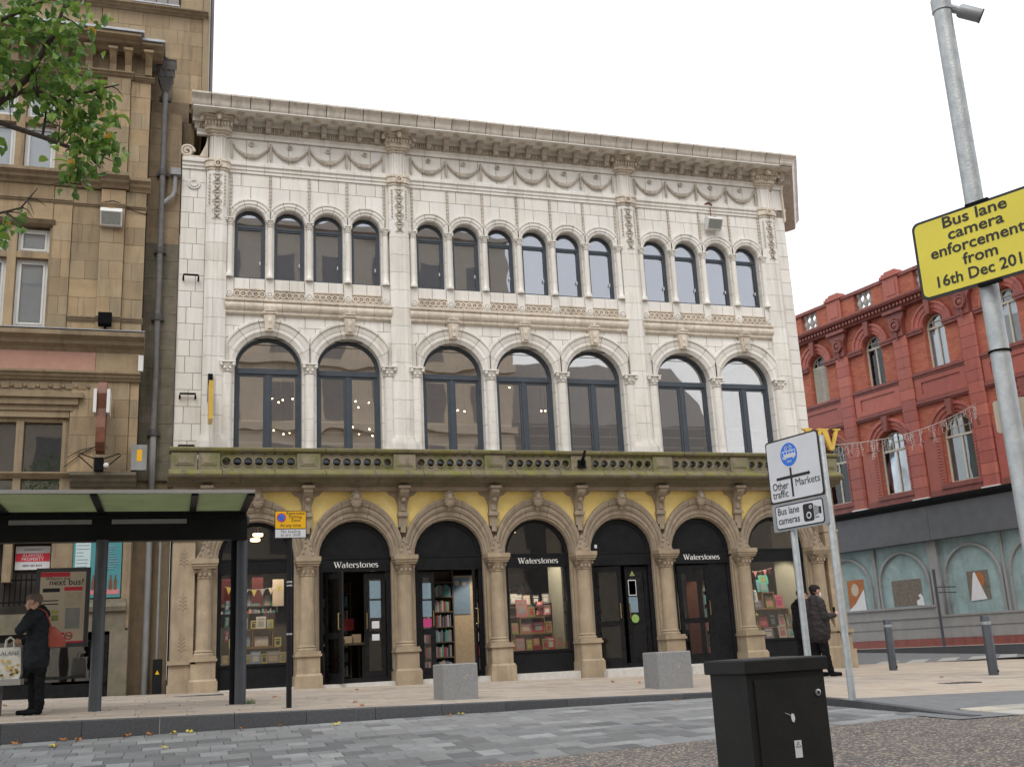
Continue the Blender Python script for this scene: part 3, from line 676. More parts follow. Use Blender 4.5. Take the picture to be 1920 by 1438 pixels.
# ------------------------------------------------------------------ upper windows
def frame_arch(b, c, h, z0, zs, y0, y1, w):
    b.asweep(c, zs, [(h, y0), (h, y1), (h-w, y1), (h-w, y0)], 0, math.pi, 16)
    b.box(c-h, c-h+w, y0, y1, z0, zs); b.box(c+h-w, c+h, y0, y1, z0, zs); b.box(c-h+w, c+h-w, y0, y1, z0, z0+w)
def pane_arch(c, h, z0, zs, y):
    b = MB(); n = 14; p = [(c-h, z0), (c+h, z0)]+[(c+h*math.cos(math.pi*i/n), zs+h*math.sin(math.pi*i/n)) for i in range(n+1)]
    return b.ext(p, y, y+.008)
def window_first(c):
    b = MB(); h = FH; frame_arch(b, c, h, 4.45, FZ, .22, .31, .075); o = b.build('window', 'frame_blue', SHOP)
    b = MB(); b.box(c-h+.075, c+h-.075, .20, .31, FZ-.10, FZ+.02); b.build('transom', 'frame_blue', o)
    b = MB(); b.box(c-.045, c+.045, .215, .305, 4.525, FZ-.10); b.build('mullion', 'frame_blue', o)
    for s in (-1, 1):
        x0, x1 = (c-h+.076, c-.046) if s < 0 else (c+.046, c+h-.076); b = MB(); w = .05
        for q in ((x0, x1, 4.526, 4.58), (x0, x1, FZ-.155, FZ-.102), (x0, x0+w, 4.58, FZ-.155), (x1-w, x1, 4.58, FZ-.155)): b.box(q[0], q[1], .23, .29, q[2], q[3])
        b.build('sash', 'frame_blue', o); MB().box(x0+w, x1-w, .255, .262, 4.58, FZ-.155).build('pane', 'glass_first', o)
    pane_arch(c, h-.075, FZ+.02, FZ+.02, .26).build('pane', 'glass_first', o)
for c in FF: window_first(c)
def window_top(c):
    b = MB(); h = TH; frame_arch(b, c, h, 8.63, TZ-.04, .17, .25, .045); b.box(c-h+.045, c+h-.045, .16, .25, TZ-.09, TZ-.035); o = b.build('window', 'frame_blue', SHOP)
    b = MB(); x0, x1 = c-h+.046, c+h-.046
    for q in ((x0, x1, 8.676, 8.715), (x0, x1, TZ-.13, TZ-.091), (x0, x0+.04, 8.715, TZ-.13), (x1-.04, x1, 8.715, TZ-.13)): b.box(q[0], q[1], .175, .235, q[2], q[3])
    b.build('sash', 'frame_blue', o); MB().box(x0+.04, x1-.04, .205, .212, 8.715, TZ-.13).build('pane', 'glass_upper', o)
    MB().box(x1-.075, x1-.055, .15, .176, 9.02, 9.10).build('handle', 'white_upvc', o)
    pane_arch(c, h-.045, TZ-.035, TZ-.035, .20).build('pane', 'glass_upper', o)
for c in TW: window_top(c)
# rooms behind: floors, ceilings, blinds, guard rails and bulbs
b = MB(); b.box(XL+.26, XR-.26, .34, 8.9, 4.05, 4.30); b.box(XL+.26, XR-.26, .34, 8.9, 7.85, 8.1); b.build('floor_slab', 'interior_wall', SHOP)
b = MB(); b.box(XL+.26, XR-.26, 5.2, 5.3, 4.3, 7.85); b.box(XL+.26, XR-.26, 2.5, 2.6, 8.1, 12.4); b.box(10.2, 10.3, 2, 5.2, 4.3, 7.85); b.build('partition', 'interior_wall', SHOP)
for i, c in enumerate(TW[:8]): MB().box(c-TH-.02, c+TH+.02, .29, .30, 8.63, TZ-.02).build('blind', 'blind', SHOP)
for c in FF:
    b = MB()
    for z in (5.41, 5.17, 4.92): b.box(c-FH, c+FH, .33, .35, z-.014, z+.014)
    b.build('guard_rail', 'white_upvc', SHOP)
for (gx, gy, gz_, n, lab) in ((1.7, 1.6, 6.2, 4, 'first'), (1.9, 1.4, 5.45, 5, 'b'), (3.6, 1.6, 6.2, 3, 'c'), (3.55, 1.2, 5.4, 4, 'd'), (8.35, 1.4, 6.15, 3, 'e'), (7.6, 2.2, 6.9, 1, 'f'), (6.1, 1.5, 6.1, 2, 'g'), (9.6, 1.5, 6.1, 1, 'h')):
    t_ = {'first': 'cluster of small lit bulbs high behind leftmost first-floor window', 'b': 'cluster of small lit bulbs low behind leftmost first-floor window', 'c': 'lit bulbs high behind second first-floor window from left', 'd': 'lit bulbs low behind second first-floor window from left', 'e': 'lit bulbs behind the fifth first-floor window from left', 'f': 'single lit bulb behind the arch head of fourth first-floor window', 'g': 'pair of lit bulbs behind the third first-floor window', 'h': 'single lit bulb at right edge of fifth first-floor window'}[lab]
    o = thing('pendant_lamp', t_, 'lamp', (gx, gy, gz_+.3), 'bulbs hanging inside first floor'); rnd = random.Random(gx)
    for k in range(n):
        x, y, z = gx+(k-(n-1)/2)*.17+rnd.uniform(-.05, .05), gy+rnd.uniform(-.3, .3), gz_+rnd.uniform(-.07, .07)
        MB().ball((x, y, z), .021, 8, 6).build('bulb', 'bulb', o); MB().tube([(x, y, z+.03), (x, y, 7.84)], .004, 4).build('flex', 'cloth_black', o)
b = MB(); b.box(12.0, 12.3, 3.4, 3.42, 6.52, 6.66); tag(b.build('exit_sign', 'exit_lit'), 'small lit green exit sign behind sixth first-floor window', 'sign')
# ------------------------------------------------------------------ balcony over the arcade
GC = [1.0, 3.065, 5.13, 7.195, 9.255, 11.31, 13.345]                      # ground arches
CX = [-.035, 2.03, 4.10, 6.165, 8.225, 10.285, 12.33, 14.375]             # columns
GZ, GH = 2.30, .775
b = MB(); hw, hh, r = .11, .175, .089
def cell(b, cx, cz):
    n = 20; sq = []
    for i in range(n):
        a = 2*math.pi*i/n; x, z = math.cos(a), math.sin(a); k = min(hw/abs(x) if abs(x) > 1e-6 else 9, hh/abs(z) if abs(z) > 1e-6 else 9); sq.append((cx+x*k, cz+z*k))
    ci = [(cx+r*math.cos(2*math.pi*i/n), cz+r*math.sin(2*math.pi*i/n)) for i in range(n)]; rim = [(cx+(r+.02)*math.cos(2*math.pi*i/n), cz+(r+.02)*math.sin(2*math.pi*i/n)) for i in range(n)]
    rings = [[(x, -.62, z) for x, z in sq], [(x, -.78, z) for x, z in sq], [(x, -.78, z) for x, z in rim], [(x, -.80, z) for x, z in rim], [(x, -.80, z) for x, z in ci], [(x, -.62, z) for x, z in ci], [(x, -.62, z) for x, z in sq]]
    b.loft(rings, True, False)
for i in range(7): cell(b, (i-3)*.22, 4.285)
for s in (-1, 1): b.box(s*.78-.012, s*.78+.012, -.78, -.62, 4.11, 4.46)
bp0 = b.build('balustrade_panel', 'balcony_stone', None); bp0.location = (GC[0], 0, 0); par(bp0, SHOP)
for c in GC[1:]: inst(bp0, SHOP, loc=(c, 0, 0))
for i, x in enumerate(CX):
    b = MB(); x0, x1 = (x-.245, x+.245)
    if i == 0: x0 = -.22
    if i == 7: x1 = 14.63
    b.box(x0, x1, -.83, -.60, 4.11, 4.46); b.box(x0+.07, x1-.07, -.845, -.83, 4.20, 4.39); b.box(x0+.11, x1-.11, -.856, -.845, 4.235, 4.355)
    b.build('pedestal', 'balcony_stone', SHOP)
for x0, x1 in ((-.76, -.24), (14.64, 15.05)):
    b = MB(); b.box(x0, x1, -.83, -.60, 4.11, 4.46); b.box(x0+.09, x1-.07, -.845, -.83, 4.20, 4.39); b.box(x0+.13, x1-.11, -.856, -.845, 4.235, 4.355); b.build('pedestal', 'balcony_stone', SHOP)
cop = [(-.58, 4.46), (-.80, 4.46), (-.83, 4.485), (-.87, 4.50), (-.88, 4.55), (-.85, 4.575), (-.58, 4.585)]
run(cop, -.80, 15.1, 1.06, 'coping_stone', 'moss_stone', .012)
low = [(-.3, 3.98), (-.97, 3.98), (-.97, 4.005), (-.95, 4.03), (-.86, 4.09), (-.84, 4.112), (-.3, 4.115)]
run(low, -.80, 15.1, 1.06, 'weathering_stone', 'moss_stone', .012)
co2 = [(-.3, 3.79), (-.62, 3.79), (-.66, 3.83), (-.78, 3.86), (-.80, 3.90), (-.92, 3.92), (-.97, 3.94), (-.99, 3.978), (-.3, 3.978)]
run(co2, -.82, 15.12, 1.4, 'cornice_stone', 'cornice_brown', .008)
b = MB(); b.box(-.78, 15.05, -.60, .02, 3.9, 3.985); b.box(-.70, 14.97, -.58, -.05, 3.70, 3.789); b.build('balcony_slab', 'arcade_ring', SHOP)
b = MB(); b.box(-.70, 14.97, -.60, .0, 4.116, 4.13); b.build('balcony_floor', 'grimy_stone', SHOP)
b = MB(); b.tube([(8.22, -.87, 4.28), (8.22, -1.0, 4.40), (8.26, -1.02, 4.55)], [.05, .035, .03], 8); b.box(8.12, 8.32, -.875, -.856, 4.17, 4.36); b.build('flag_socket', 'cloth_black', SHOP)
# ------------------------------------------------------------------ arcade
b = MB(); ops = [(c, GH, -.6, GZ) for c in GC]; wall_open(b, -.68, 14.96, -.6, 3.70, ops, -.40, -.06); b.build('arcade_wall', 'arcade_ring', SHOP)
def fg(x):
    return max([GZ+1.21*math.sqrt(1-((x-c)/1.02)**2) for c in GC if abs(x-c) < 1.02]+[-9])
for c in [None]+GC:
    x0, x1 = (CX[GC.index(c)]+.10, CX[GC.index(c)+1]-.10) if c else (-.6, -.14)
    if c: MB().over(x0, x1, 2.5, 3.70, fg, -.425, -.39, 24).build('render_panel', 'yellow_render', SHOP)
PG = [(.775, -.05), (.775, -.40), (.80, -.44), (.84, -.44), (.86, -.47), (.95, -.47), (.97, -.50), (1.02, -.52), (1.08, -.50), (1.10, -.53), (1.19, -.56), (1.23, -.55), (1.235, -.38)]
for c in GC:
    for i in range(5): MB().asweep(c, GZ, PG, math.pi*i/5+.004, math.pi*(i+1)/5-.004, 6, 1.027, .57).build('voussoir', 'arcade_ring', SHOP, smooth=30)
# carved keystones
rnd = random.Random(5)
b = MB(); b.ball((0, -.60, 3.50), .13, 10, 7, (.85, .75, 1.5)); b.ball((0, -.66, 3.55), .075, 8, 6, (1, .9, 1.2)); b.ball((0, -.56, 3.33), .07, 8, 5, (.8, .8, 1.3))
for i in range(14): a = i*.45; b.ball((.11*math.cos(a), -.63, 3.52+.16*math.sin(a)), .032, 6, 4)
k0 = b.build('carved_keystone', 'arcade_ring', None, smooth=60); k0.location = (GC[0], 0, 0); par(k0, SHOP)
for c in GC[1:]: inst(k0, SHOP, loc=(c, 0, 0))
# corbels under the balcony
b = MB(); b.ext([(-.42, 2.92), (-.50, 2.92), (-.52, 3.15), (-.55, 3.16), (-.55, 3.22), (-.53, 3.25), (-.55, 3.45), (-.62, 3.55), (-.72, 3.60), (-.76, 3.66), (-.76, 3.73), (-.42, 3.73)], -.095, .095, 'x')
b.box(-.13, .13, -.80, -.42, 3.73, 3.788); b.box(-.12, .12, -.565, -.42, 3.15, 3.22); b.box(-.05, .05, -.56, -.50, 3.27, 3.42); b.box(-.055, .055, -.515, -.42, 2.80, 2.92); b.ball((0, -.62, 3.50), .06, 7, 5)
for s in (-1, 1): b.ext([(s*.095, 3.35), (s*.095, 3.70), (s*.33, 3.70), (s*.27, 3.62), (s*.17, 3.58), (s*.13, 3.48)], -.49, -.42)
k1 = b.build('corbel', 'arcade_ring', None, smooth=30); k1.location = (CX[1], 0, 0); par(k1, SHOP)
for x in CX[2:]: inst(k1, SHOP, loc=(x, 0, 0))
inst(k1, SHOP, loc=(CX[0], 0, 0))
# columns: plinth, die, engaged shaft, leaf capital, impost
def column(b1, b2):
    b = b1
    b.box(-.28, .28, -.80, -.1, -.62, -.10); b.ext([(-.80, -.10), (-.76, -.06), (-.1, -.06), (-.1, -.10)], -.26, .26, 'x'); b.box(-.235, .235, -.74, -.1, -.06, .28)
    b.box(-.27, .27, -.78, -.1, .28, .33); b.box(-.25, .25, -.755, -.1, .33, .38)
    b.lathe((0, -.52, 0), [(.215, .38), (.215, .42), (.185, .45), (.20, .47), (.165, .50), (.16, .52), (.15, 1.90)], 16); b.box(-.215, .215, -.46, -.1, .38, 1.95)
    b.lathe((0, -.52, 0), [(.15, 1.90), (.17, 1.915), (.155, 1.935), (.165, 2.0), (.215, 2.08), (.20, 2.11)], 16)
    b.box(-.225, .225, -.74, -.1, 2.105, 2.15); b.box(-.245, .245, -.765, -.1, 2.15, 2.20); b.box(-.26, .26, -.785, -.1, 2.20, 2.295)
    for s in (-1, 0, 1):
        b2.ball((s*.17, -.66+abs(s)*.03, 2.06), .05, 7, 5); b2.ball((s*.09, -.685, 1.99), .035, 6, 4, (1, .8, 1.4))
    for k in range(7): b2.ball((-.18+k*.06, -.70+.006*(k-3)**2, 2.09), .025, 6, 4)
    b2.ext([(-.20, 2.295), (.20, 2.295), (.10, 2.46), (0, 2.70), (-.10, 2.46)], -.60, -.50)
    for k in range(6): b2.ball(((-1)**k*(.11-.016*k), -.60, 2.34+.055*k), .032, 6, 4)
b1, b2 = MB(), MB(); column(b1, b2)
cl0 = b1.build('column', 'arcade_stone', None, smooth=30); cl0.location = (CX[1], 0, 0); par(cl0, SHOP)
cc0 = b2.build('leaf_carving', 'arcade_ring', None, smooth=50); cc0.location = (CX[1], 0, 0); par(cc0, cl0)
for x in [CX[0]]+CX[2:]:
    o = inst(cl0, SHOP, loc=(x, 0, 0)); inst(cc0, o, loc=(x, 0, 0))
# end piers with incised ornament
def pier(x0, x1, lab):
    b = MB(); b.box(x0, x1, -.62, -.05, .32, 2.66); b.box(x0-.06, x1+.05, -.74, -.05, .24, .32); b.box(x0-.03, x1+.02, -.68, -.05, -.14, .24); b.box(x0-.05, x1+.05, -.76, -.05, -.75, -.14); b.box(x0-.02, x1+.02, -.64, -.05, 2.66, 2.72); b.box(x0, x1, -.60, -.05, 2.72, 3.70)
    o = b.build('end_pier', 'arcade_stone', SHOP); b = MB(); c = (x0+x1)/2
    for z0 in (.62, 1.42, 2.3):
        b.bar((c, -.622, z0-.22), (c, -.622, z0+.22), .014, .008)
        for k in range(4):
            for s in (-1, 1): b.tube([(c, -.622, z0-.12+k*.07), (c+s*.05, -.622, z0-.07+k*.07), (c+s*(.09-.012*k), -.622, z0-.1+k*.075)], .009, 5)
    b.build('incised_ornament', 'arcade_ring', o)
pier(-.66, -.23, 'left'); pier(14.60, 14.96, 'right')
# ------------------------------------------------------------------ shopfronts
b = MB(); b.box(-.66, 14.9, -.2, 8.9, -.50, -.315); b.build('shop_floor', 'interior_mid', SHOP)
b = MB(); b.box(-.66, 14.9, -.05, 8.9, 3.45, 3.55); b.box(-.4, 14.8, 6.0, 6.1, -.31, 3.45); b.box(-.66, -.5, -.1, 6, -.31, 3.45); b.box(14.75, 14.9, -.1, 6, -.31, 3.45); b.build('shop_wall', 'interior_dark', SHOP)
YS = -.28                                                               # shopfront plane
def serif(word, x, z, s, y, M=None):
    """thick-and-thin serif lettering"""
    b = MB(M)
    def st(x0, z0, x1, z1, w): b.ext([(X+(x0-w/2)*s, z+z0*s), (X+(x0+w/2)*s, z+z0*s), (X+(x1+w/2)*s, z+z1*s), (X+(x1-w/2)*s, z+z1*s)], y, y+.012)
    def hz(x0, x1, zz, w): b.ext([(X+x0*s, z+zz*s), (X+x1*s, z+zz*s), (X+x1*s, z+(zz+w)*s), (X+x0*s, z+(zz+w)*s)], y, y+.012)
    def arc(cx, cz, rx, rz, a0, a1, tk=.10, tn=.035):
        n = 12; rings = []
        for i in range(n+1):
            a = R(a0+(a1-a0)*i/n); w = tn+(tk-tn)*abs(math.cos(a))**1.5; px, pz = cx+rx*math.cos(a), cz+rz*math.sin(a); nx, nz = math.cos(a), math.sin(a)
            rings.append([(X+(px-nx*w/2)*s, yy, z+(pz-nz*w/2)*s) for yy in (y, y+.012)]+[(X+(px+nx*w/2)*s, yy, z+(pz+nz*w/2)*s) for yy in (y+.012, y)])
        b.loft(rings)
    adv = dict(W=.98, a=.50, t=.34, e=.50, r=.40, s=.42, o=.56, n=.60); X = x-sum(adv[c] for c in word)*s/2
    for c in word:
        if c == 'W': st(.28, 0, .06, .72, .12); st(.28, 0, .48, .66, .045); st(.66, 0, .42, .72, .12); st(.66, 0, .88, .72, .045); hz(-.04, .20, .69, .04); hz(.30, .56, .69, .04); hz(.76, 1.0, .69, .04)
        elif c == 'a': arc(.20, .15, .15, .15, 40, 320); st(.37, .0, .37, .36, .095); arc(.23, .35, .14, .12, 0, 160, .09); hz(.36, .48, 0, .04)
        elif c == 't': st(.16, .03, .16, .66, .095); hz(.02, .30, .44, .04); arc(.24, .09, .08, .08, 180, 330, .08)
        elif c == 'e': arc(.25, .24, .20, .24, 0, 320); hz(.07, .43, .26, .035)
        elif c == 'r': st(.12, 0, .12, .48, .10); arc(.26, .34, .13, .13, 30, 170, .08, .06); hz(.02, .26, 0, .04); hz(.02, .14, .45, .035)
        elif c == 's': arc(.20, .36, .13, .12, 40, 280, .08, .06); arc(.20, .13, .14, .13, -140, 90, .09, .06)
        elif c == 'o': arc(.27, .24, .22, .24, 0, 360)
        elif c == 'n': st(.12, 0, .12, .48, .10); arc(.29, .32, .17, .16, 0, 170, .10, .04); st(.46, 0, .46, .33, .10); hz(.02, .23, 0, .04); hz(.36, .57, 0, .04); hz(.02, .14, .45, .035)
        X += adv[c]*s
    return b
def stuffed_front(i, c, kind, sign):
    z0 = -.30; o = None
    b = MB(); h = GH
    frame_arch(b, c, h, z0, GZ, YS-.02, YS+.10, .085 if kind == 'w' else .10)
    o = b.build('shopfront', 'shop_black', SHOP)
    fz0, fz1 = 2.0, 2.27
    b = MB(); b.box(c-h+.01, c+h-.01, YS-.045, YS+.08, fz0, fz1); b.box(c-h+.01, c+h-.01, YS-.06, YS+.08, fz1, fz1+.035); f = b.build('fascia_board', 'shop_black', o)
    if sign: serif('Waterstones', c+.03, 2.085, .172, YS-.058).build('lettering', 'white_letters', f)
    if kind == 'w': pane_arch(c, h-.085, fz1+.035, GZ+.03, YS+.02).build('pane', 'glass_shop', o)
    else: pane_arch(c, h-.10, fz1+.035, GZ+.03, YS+.0).build('tympanum', 'shop_black', o)
    MB().box(c-h-.0, c+h+.0, -.70, -.05, -.50, -.296).build('threshold', 'threshold', o)
    return o
def shop_window(i, c, sign):
    o = stuffed_front(i, c, 'w', sign); h = GH; sz = .17
    MB().box(c-h+.086, c+h-.086, YS-.03, YS+.1, -.29, sz-.03).build('stall_riser', 'shop_black', o)
    MB().box(c-h+.05, c+h-.05, YS-.06, YS+.1, sz-.03, sz+.02).build('sill', 'shop_black', o)
    MB().box(c-h+.086, c+h-.086, YS+.02, YS+.028, sz+.02, 2.0).build('pane', 'glass_shop', o)
    MB().box(c-h+.02, c+h-.02, YS+.1, .75, sz-.06, sz+.005).build('display_floor', 'wood', o)
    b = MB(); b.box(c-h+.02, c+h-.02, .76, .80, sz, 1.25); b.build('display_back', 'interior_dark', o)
    return o
for i in (0, 3, 6): shop_window(i, GC[i], i == 3)
MB().box(GC[3]+.68, GC[3]+.72, .0, .9, .18, 3.0).build('reveal_panel', 'interior_pale', SHOP)
MB().box(GC[6]+.68, GC[6]+.72, .0, .9, .18, 3.0).build('reveal_panel', 'interior_pale', SHOP)
def door_leaf(parent, x, y, w, ang, glassy=True, z0=-.29, z1=1.96, side=1, handle='brass', sticker=None):
    """door leaf hinged at x, opening by ang degrees"""
    M = Matrix.Translation((x, y, 0)) @ Matrix.Rotation(R(ang), 4, 'Z'); b = MB(M); s = side; X = lambda a, c: (min(s*a, s*c), max(s*a, s*c))
    for q in ((0, .10, z0, z1), (w-.10, w, z0, z1), (.10, w-.10, z0, z0+.22), (.10, w-.10, z1-.12, z1), (.10, w-.10, .62, .74)): a, e = X(q[0], q[1]); b.box(a, e, -.022, .022, q[2], q[3])
    d = b.build('door', 'shop_black_gloss', parent)
    for q in ((z0+.22, .62), (.74, z1-.12)): a, e = X(.10, w-.10); MB(M).box(a, e, -.005, .005, q[0], q[1]).build('pane', 'glass_shop', d)
    a = s*(w-.05); MB(M).tube([(a, -.03, .80), (a, -.075, .80), (a, -.075, 1.12), (a, -.03, 1.12)], .012, 8).build('handle', handle, d)
    return d, M
def notices(parent, M, x, items):
    for nm, mat, z0, z1, w in items: MB(M).box(x-w/2, x+w/2, -.036, -.030, z0, z1).build(nm, mat, parent)
# arch 2: open left leaf, fixed right panel with notices
o = stuffed_front(1, GC[1], 'd', True); c = GC[1]
door_leaf(o, c-.62, YS+.02, .60, -62); d, M = door_leaf(o, c+.66, YS+.06, .46, 0, side=-1)
notices(d, M, -.22, (('notice', 'notice_blue', 1.42, 1.80, .24), ('notice', 'notice_blue', 1.02, 1.38, .24), ('notice', 'paper_white', .80, .95, .16), ('notice', 'paper_white', .55, .68, .16)))
# arch 3: fixed left panel, right leaf folded open
o = stuffed_front(2, GC[2], 'd', False); c = GC[2]
d, M = door_leaf(o, c-.67, YS+.06, .36, 0); notices(d, M, .18, (('notice', 'notice_blue', 1.38, 1.72, .19), ('notice', 'notice_blue', 1.0, 1.34, .2), ('sticker', 'book_magenta', .78, .96, .19)))
door_leaf(o, c+.62, YS+.04, .58, 70, side=-1)
# arch 5
o = stuffed_front(4, GC[4], 'd', False); c = GC[4]
door_leaf(o, c-.67, YS+.03, .62, -28); d, M = door_leaf(o, c+.66, YS+.05, .56, 0, side=-1)
notices(d, M, -.40, (('notice', 'paper_white', 1.30, 1.66, .20), ('notice', 'black_print', 1.32, 1.64, .17), ('notice', 'notice_blue', .92, 1.27, .22)))
b = MB(M); b.disc((-.38, .78), .095, -.036, -.03, 18); b.build('sticker', 'sticker_lime', d); b = MB(M); b.ext([(-.45, 1.75), (-.31, 1.75), (-.38, 1.87)], -.036, -.03); b.build('sticker', 'book_green', d)
MB().box(c-.63, c-.57, YS-.03, YS-.0, 2.40, 2.48).build('alarm_button', 'paper_white', o)
# arch 6
o = stuffed_front(5, GC[5], 'd', True); c = GC[5]
door_leaf(o, c-.62, YS+.04, .80, -3); MB().box(c+.19, c+.67, YS+.0, YS+.06, -.29, 2.0).build('fixed_panel', 'shop_black_gloss', o)
for c in GC[4:6]: MB().box(c-.80, c+.80, -1.02, -.70, -.75, -.33).build('door_step', 'threshold', SHOP)
# ------------------------------------------------------------------ what stands inside the shop
def book(x, y, z, w, h, mat, lab, rz=0, tilt=12, cover2=None, group='books on display'):
    M = Matrix.Translation((x, y, z)) @ Matrix.Rotation(R(rz), 4, 'Z') @ Matrix.Rotation(R(-tilt), 4, 'X')
    b = MB(M); b.box(-w/2, w/2, 0, .022, 0, h); b.cur = 1; b.box(-w/2+.004, w/2-.0, .003, .019, h, h+.0015)
    b.cur = 2; k = cover2 or mat
    b.box(-w*.32, w*.28, -.0025, -.0005, h*.18, h*.62); b.box(-w*.36, w*.36, -.0025, -.0005, h*.72, h*.86)
    return tag(b.build('book', [mat, 'paper_white', k]), lab, 'book', group)
def shelf_unit(x0, x1, y0, y1, z0, z1, lab, cols=(0.5,), mat='wood'):
    t = thing('display_stand', lab, 'display stand', ((x0+x1)/2, (y0+y1)/2, z0)); w = .022
    MB().box(x0, x1, y0, y1, z1-w, z1).build('top_board', mat, t); MB().box(x0, x1, y0, y1, z0, z0+w).build('bottom_board', mat, t)
    for x in (x0, x1-w): MB().box(x, x+w, y0, y1, z0+w, z1-w).build('side_board', mat, t)
    for q in cols: xx = x0+(x1-x0)*q; MB().box(xx-w/2, xx+w/2, y0, y1, z0+w, z1-w).build('divider', mat, t)
F = .18
# left window
c = GC[0]; n1 = 'in the left display window'
shelf_unit(c-.50, c+.55, .12, .40, F, .52, 'lower tier of plain wooden box shelving in left display window', (.33,))
shelf_unit(c-.28, c+.40, .15, .40, .522, .90, 'upper tier of plain wooden box shelving in left display window', (.38,))
for x, z, w, h, m1, m2, lab in ((-.20, .905, .15, .22, 'book_grey', 'book_cream', 'grey book at left end of top shelf'), (.0, .905, .12, .17, 'book_yellow', 'book_dark', 'small yellow and grey book on top shelf'), (.15, .905, .20, .25, 'book_white', 'book_grey', 'tall white book on the top shelf'), (.34, .905, .13, .18, 'book_yellow', 'book_grey', 'small yellow book at right end of top shelf'),
                             (-.16, .545, .18, .2, 'book_grey', 'book_blue', 'grey book inside upper box shelf'), (.16, .545, .28, .20, 'book_cream', 'book_white', 'wide cream book inside upper box shelf'), (.50, .525, .14, .19, 'book_yellow', 'book_dark', 'yellow book on the lower tier at right'), (-.44, .525, .12, .19, 'book_yellow', 'book_grey', 'yellow book on the lower tier at left')):
    book(c+x, .14, z, w, h, m1, lab+' '+n1, 0, 10, m2)
for k, (x, w, h, m1, m2, lab) in enumerate(((-.58, .14, .2, 'book_grey', 'book_yellow', 'grey and yellow book at far left of bottom row'), (-.38, .12, .22, 'book_yellow', 'book_grey', 'second yellow book from left of bottom row'), (-.12, .12, .2, 'book_grey', 'book_green', 'small grey-green book mid bottom row'), (.04, .21, .25, 'book_blue', 'book_white', 'pale blue-grey book in middle of bottom row'), (.21, .11, .2, 'book_yellow', 'book_dark', 'narrow yellow book right of pale blue book in bottom row'), (.40, .28, .24, 'book_grey', 'book_cream', 'wide grey book in bottom row'), (.60, .13, .22, 'book_yellow', 'book_grey', 'yellow book at far right of bottom row'))):
    book(c+x, .0+.02*(k % 2), F+.01, w, h, m1, lab+' '+n1, 0, 10, m2)
for k, (z, m1, lab) in enumerate(((1.28, 'book_blue', 'upper blue book hung on thread'), (.95, 'book_teal', 'teal book hung on thread'), (.66, 'book_magenta', 'magenta book hung on thread'))): book(c-.56, .02, z, .09, .2, m1, lab+' at left of left display window', 30, -8, 'paper_white')
b = MB(); b.cur = 0; b.box(c-.66, c-.2, .55, .56, 1.46, 1.98); tag(b.build('banner', 'bunting_red'), 'dark red banner hanging at top left of left display window', 'banner')
tag(MB().box(c-.02, c+.22, .58, .59, 1.45, 2.0).build('banner', 'bunting_red'), 'narrow dark red banner near middle of left display window', 'banner')
tag(MB().box(c+.42, c+.66, .60, .61, 1.38, 1.95).build('banner', 'interior_wall'), 'brown paper banner at top right of left display window', 'banner')
def bunting(x0, x1, z, y, n, mats, lab):
    t = thing('bunting', lab, 'bunting', ((x0+x1)/2, y, z)); pts = [(x0+(x1-x0)*i/12, y, z-.08*math.sin(math.pi*i/12)) for i in range(13)]; MB().tube(pts, .004, 4).build('cord', 'paper_white', t)
    for k in range(n):
        u = (k+.5)/n; x = x0+(x1-x0)*u; zz = z-.08*math.sin(math.pi*u); MB().ext([(x-.055, zz), (x+.055, zz), (x, zz-.15)], y-.002, y+.002).build('pennant', mats[k % len(mats)], t)
bunting(c-.6, c+.62, 1.80, .3, 7, ['book_yellow', 'book_grey', 'book_cream'], 'string of yellow and grey pennants across left display window')
# middle window
c = GC[3]; n1 = 'in the middle display window'
shelf_unit(c-.50, c+.46, .12, .40, F, .56, 'wide lower tier of wooden box shelving in middle display window', ())
shelf_unit(c-.32, c+.28, .16, .40, .562, .92, 'narrow upper tier of wooden box shelving in middle display window', ())
for x, z, w, h, m1, m2, lab, y in ((-.25, .925, .27, .40, 'book_pink', 'book_grey', 'large pink book leaning on top shelf', .16), (-.03, .925, .16, .22, 'book_green', 'book_red', 'green and red gift box on top shelf', .14), (-.17, .585, .27, .20, 'book_pink', 'book_cream', 'flat pink book inside upper box shelf', .16), (.13, .585, .28, .22, 'book_red', 'book_grey', 'red and grey book inside upper box shelf', .16), (-.44, .565, .15, .24, 'book_green', 'book_pink', 'green gift box on left step', .14), (.37, .565, .15, .25, 'book_green', 'book_red', 'green gift box on right step', .14),
                                (-.54, F+.01, .14, .24, 'book_green', 'book_red', 'green gift box at left end of bottom row', .0), (-.36, F+.01, .20, .27, 'book_pink', 'book_grey', 'pink and silver book in bottom row', .05), (-.16, F+.01, .15, .24, 'book_green', 'book_yellow', 'green and yellow gift box left of red stack', .0), (.22, F+.01, .15, .24, 'book_green', 'book_red', 'green gift box right of red stack', .0), (.36, F+.01, .22, .28, 'book_red', 'book_white', 'red framed book in bottom row', .06), (.56, F+.01, .15, .27, 'book_green', 'book_pink', 'green gift box at right end of bottom row', .0)):
    book(c+x, y, z, w, h, m1, lab+' '+n1, 0, 9, m2)
for k in range(3):
    tag(MB().box(c-.08, c+.12, .0, .15, F+.012+k*.03, F+.038+k*.03).build('book', 'book_red'), ('bottom', 'middle', 'top')[k]+' red book of flat stack in the middle display window', 'book', 'red books stacked flat')
book(c+.02, .06, F+.105, .15, .16, 'book_pink', 'small pink book standing on the red stack in middle display window', 0, 8, 'book_yellow')
t = thing('soft_toy', 'pink plush toy perched on top shelf of middle display window', 'toy', (c+.2, .26, .93))
b = MB(); b.ball((c+.2, .26, 1.02), .08, 10, 7, (1, .9, 1.1)); b.ball((c+.2, .24, 1.17), .085, 10, 7); b.build('body', 'plush_pink', t, smooth=True)
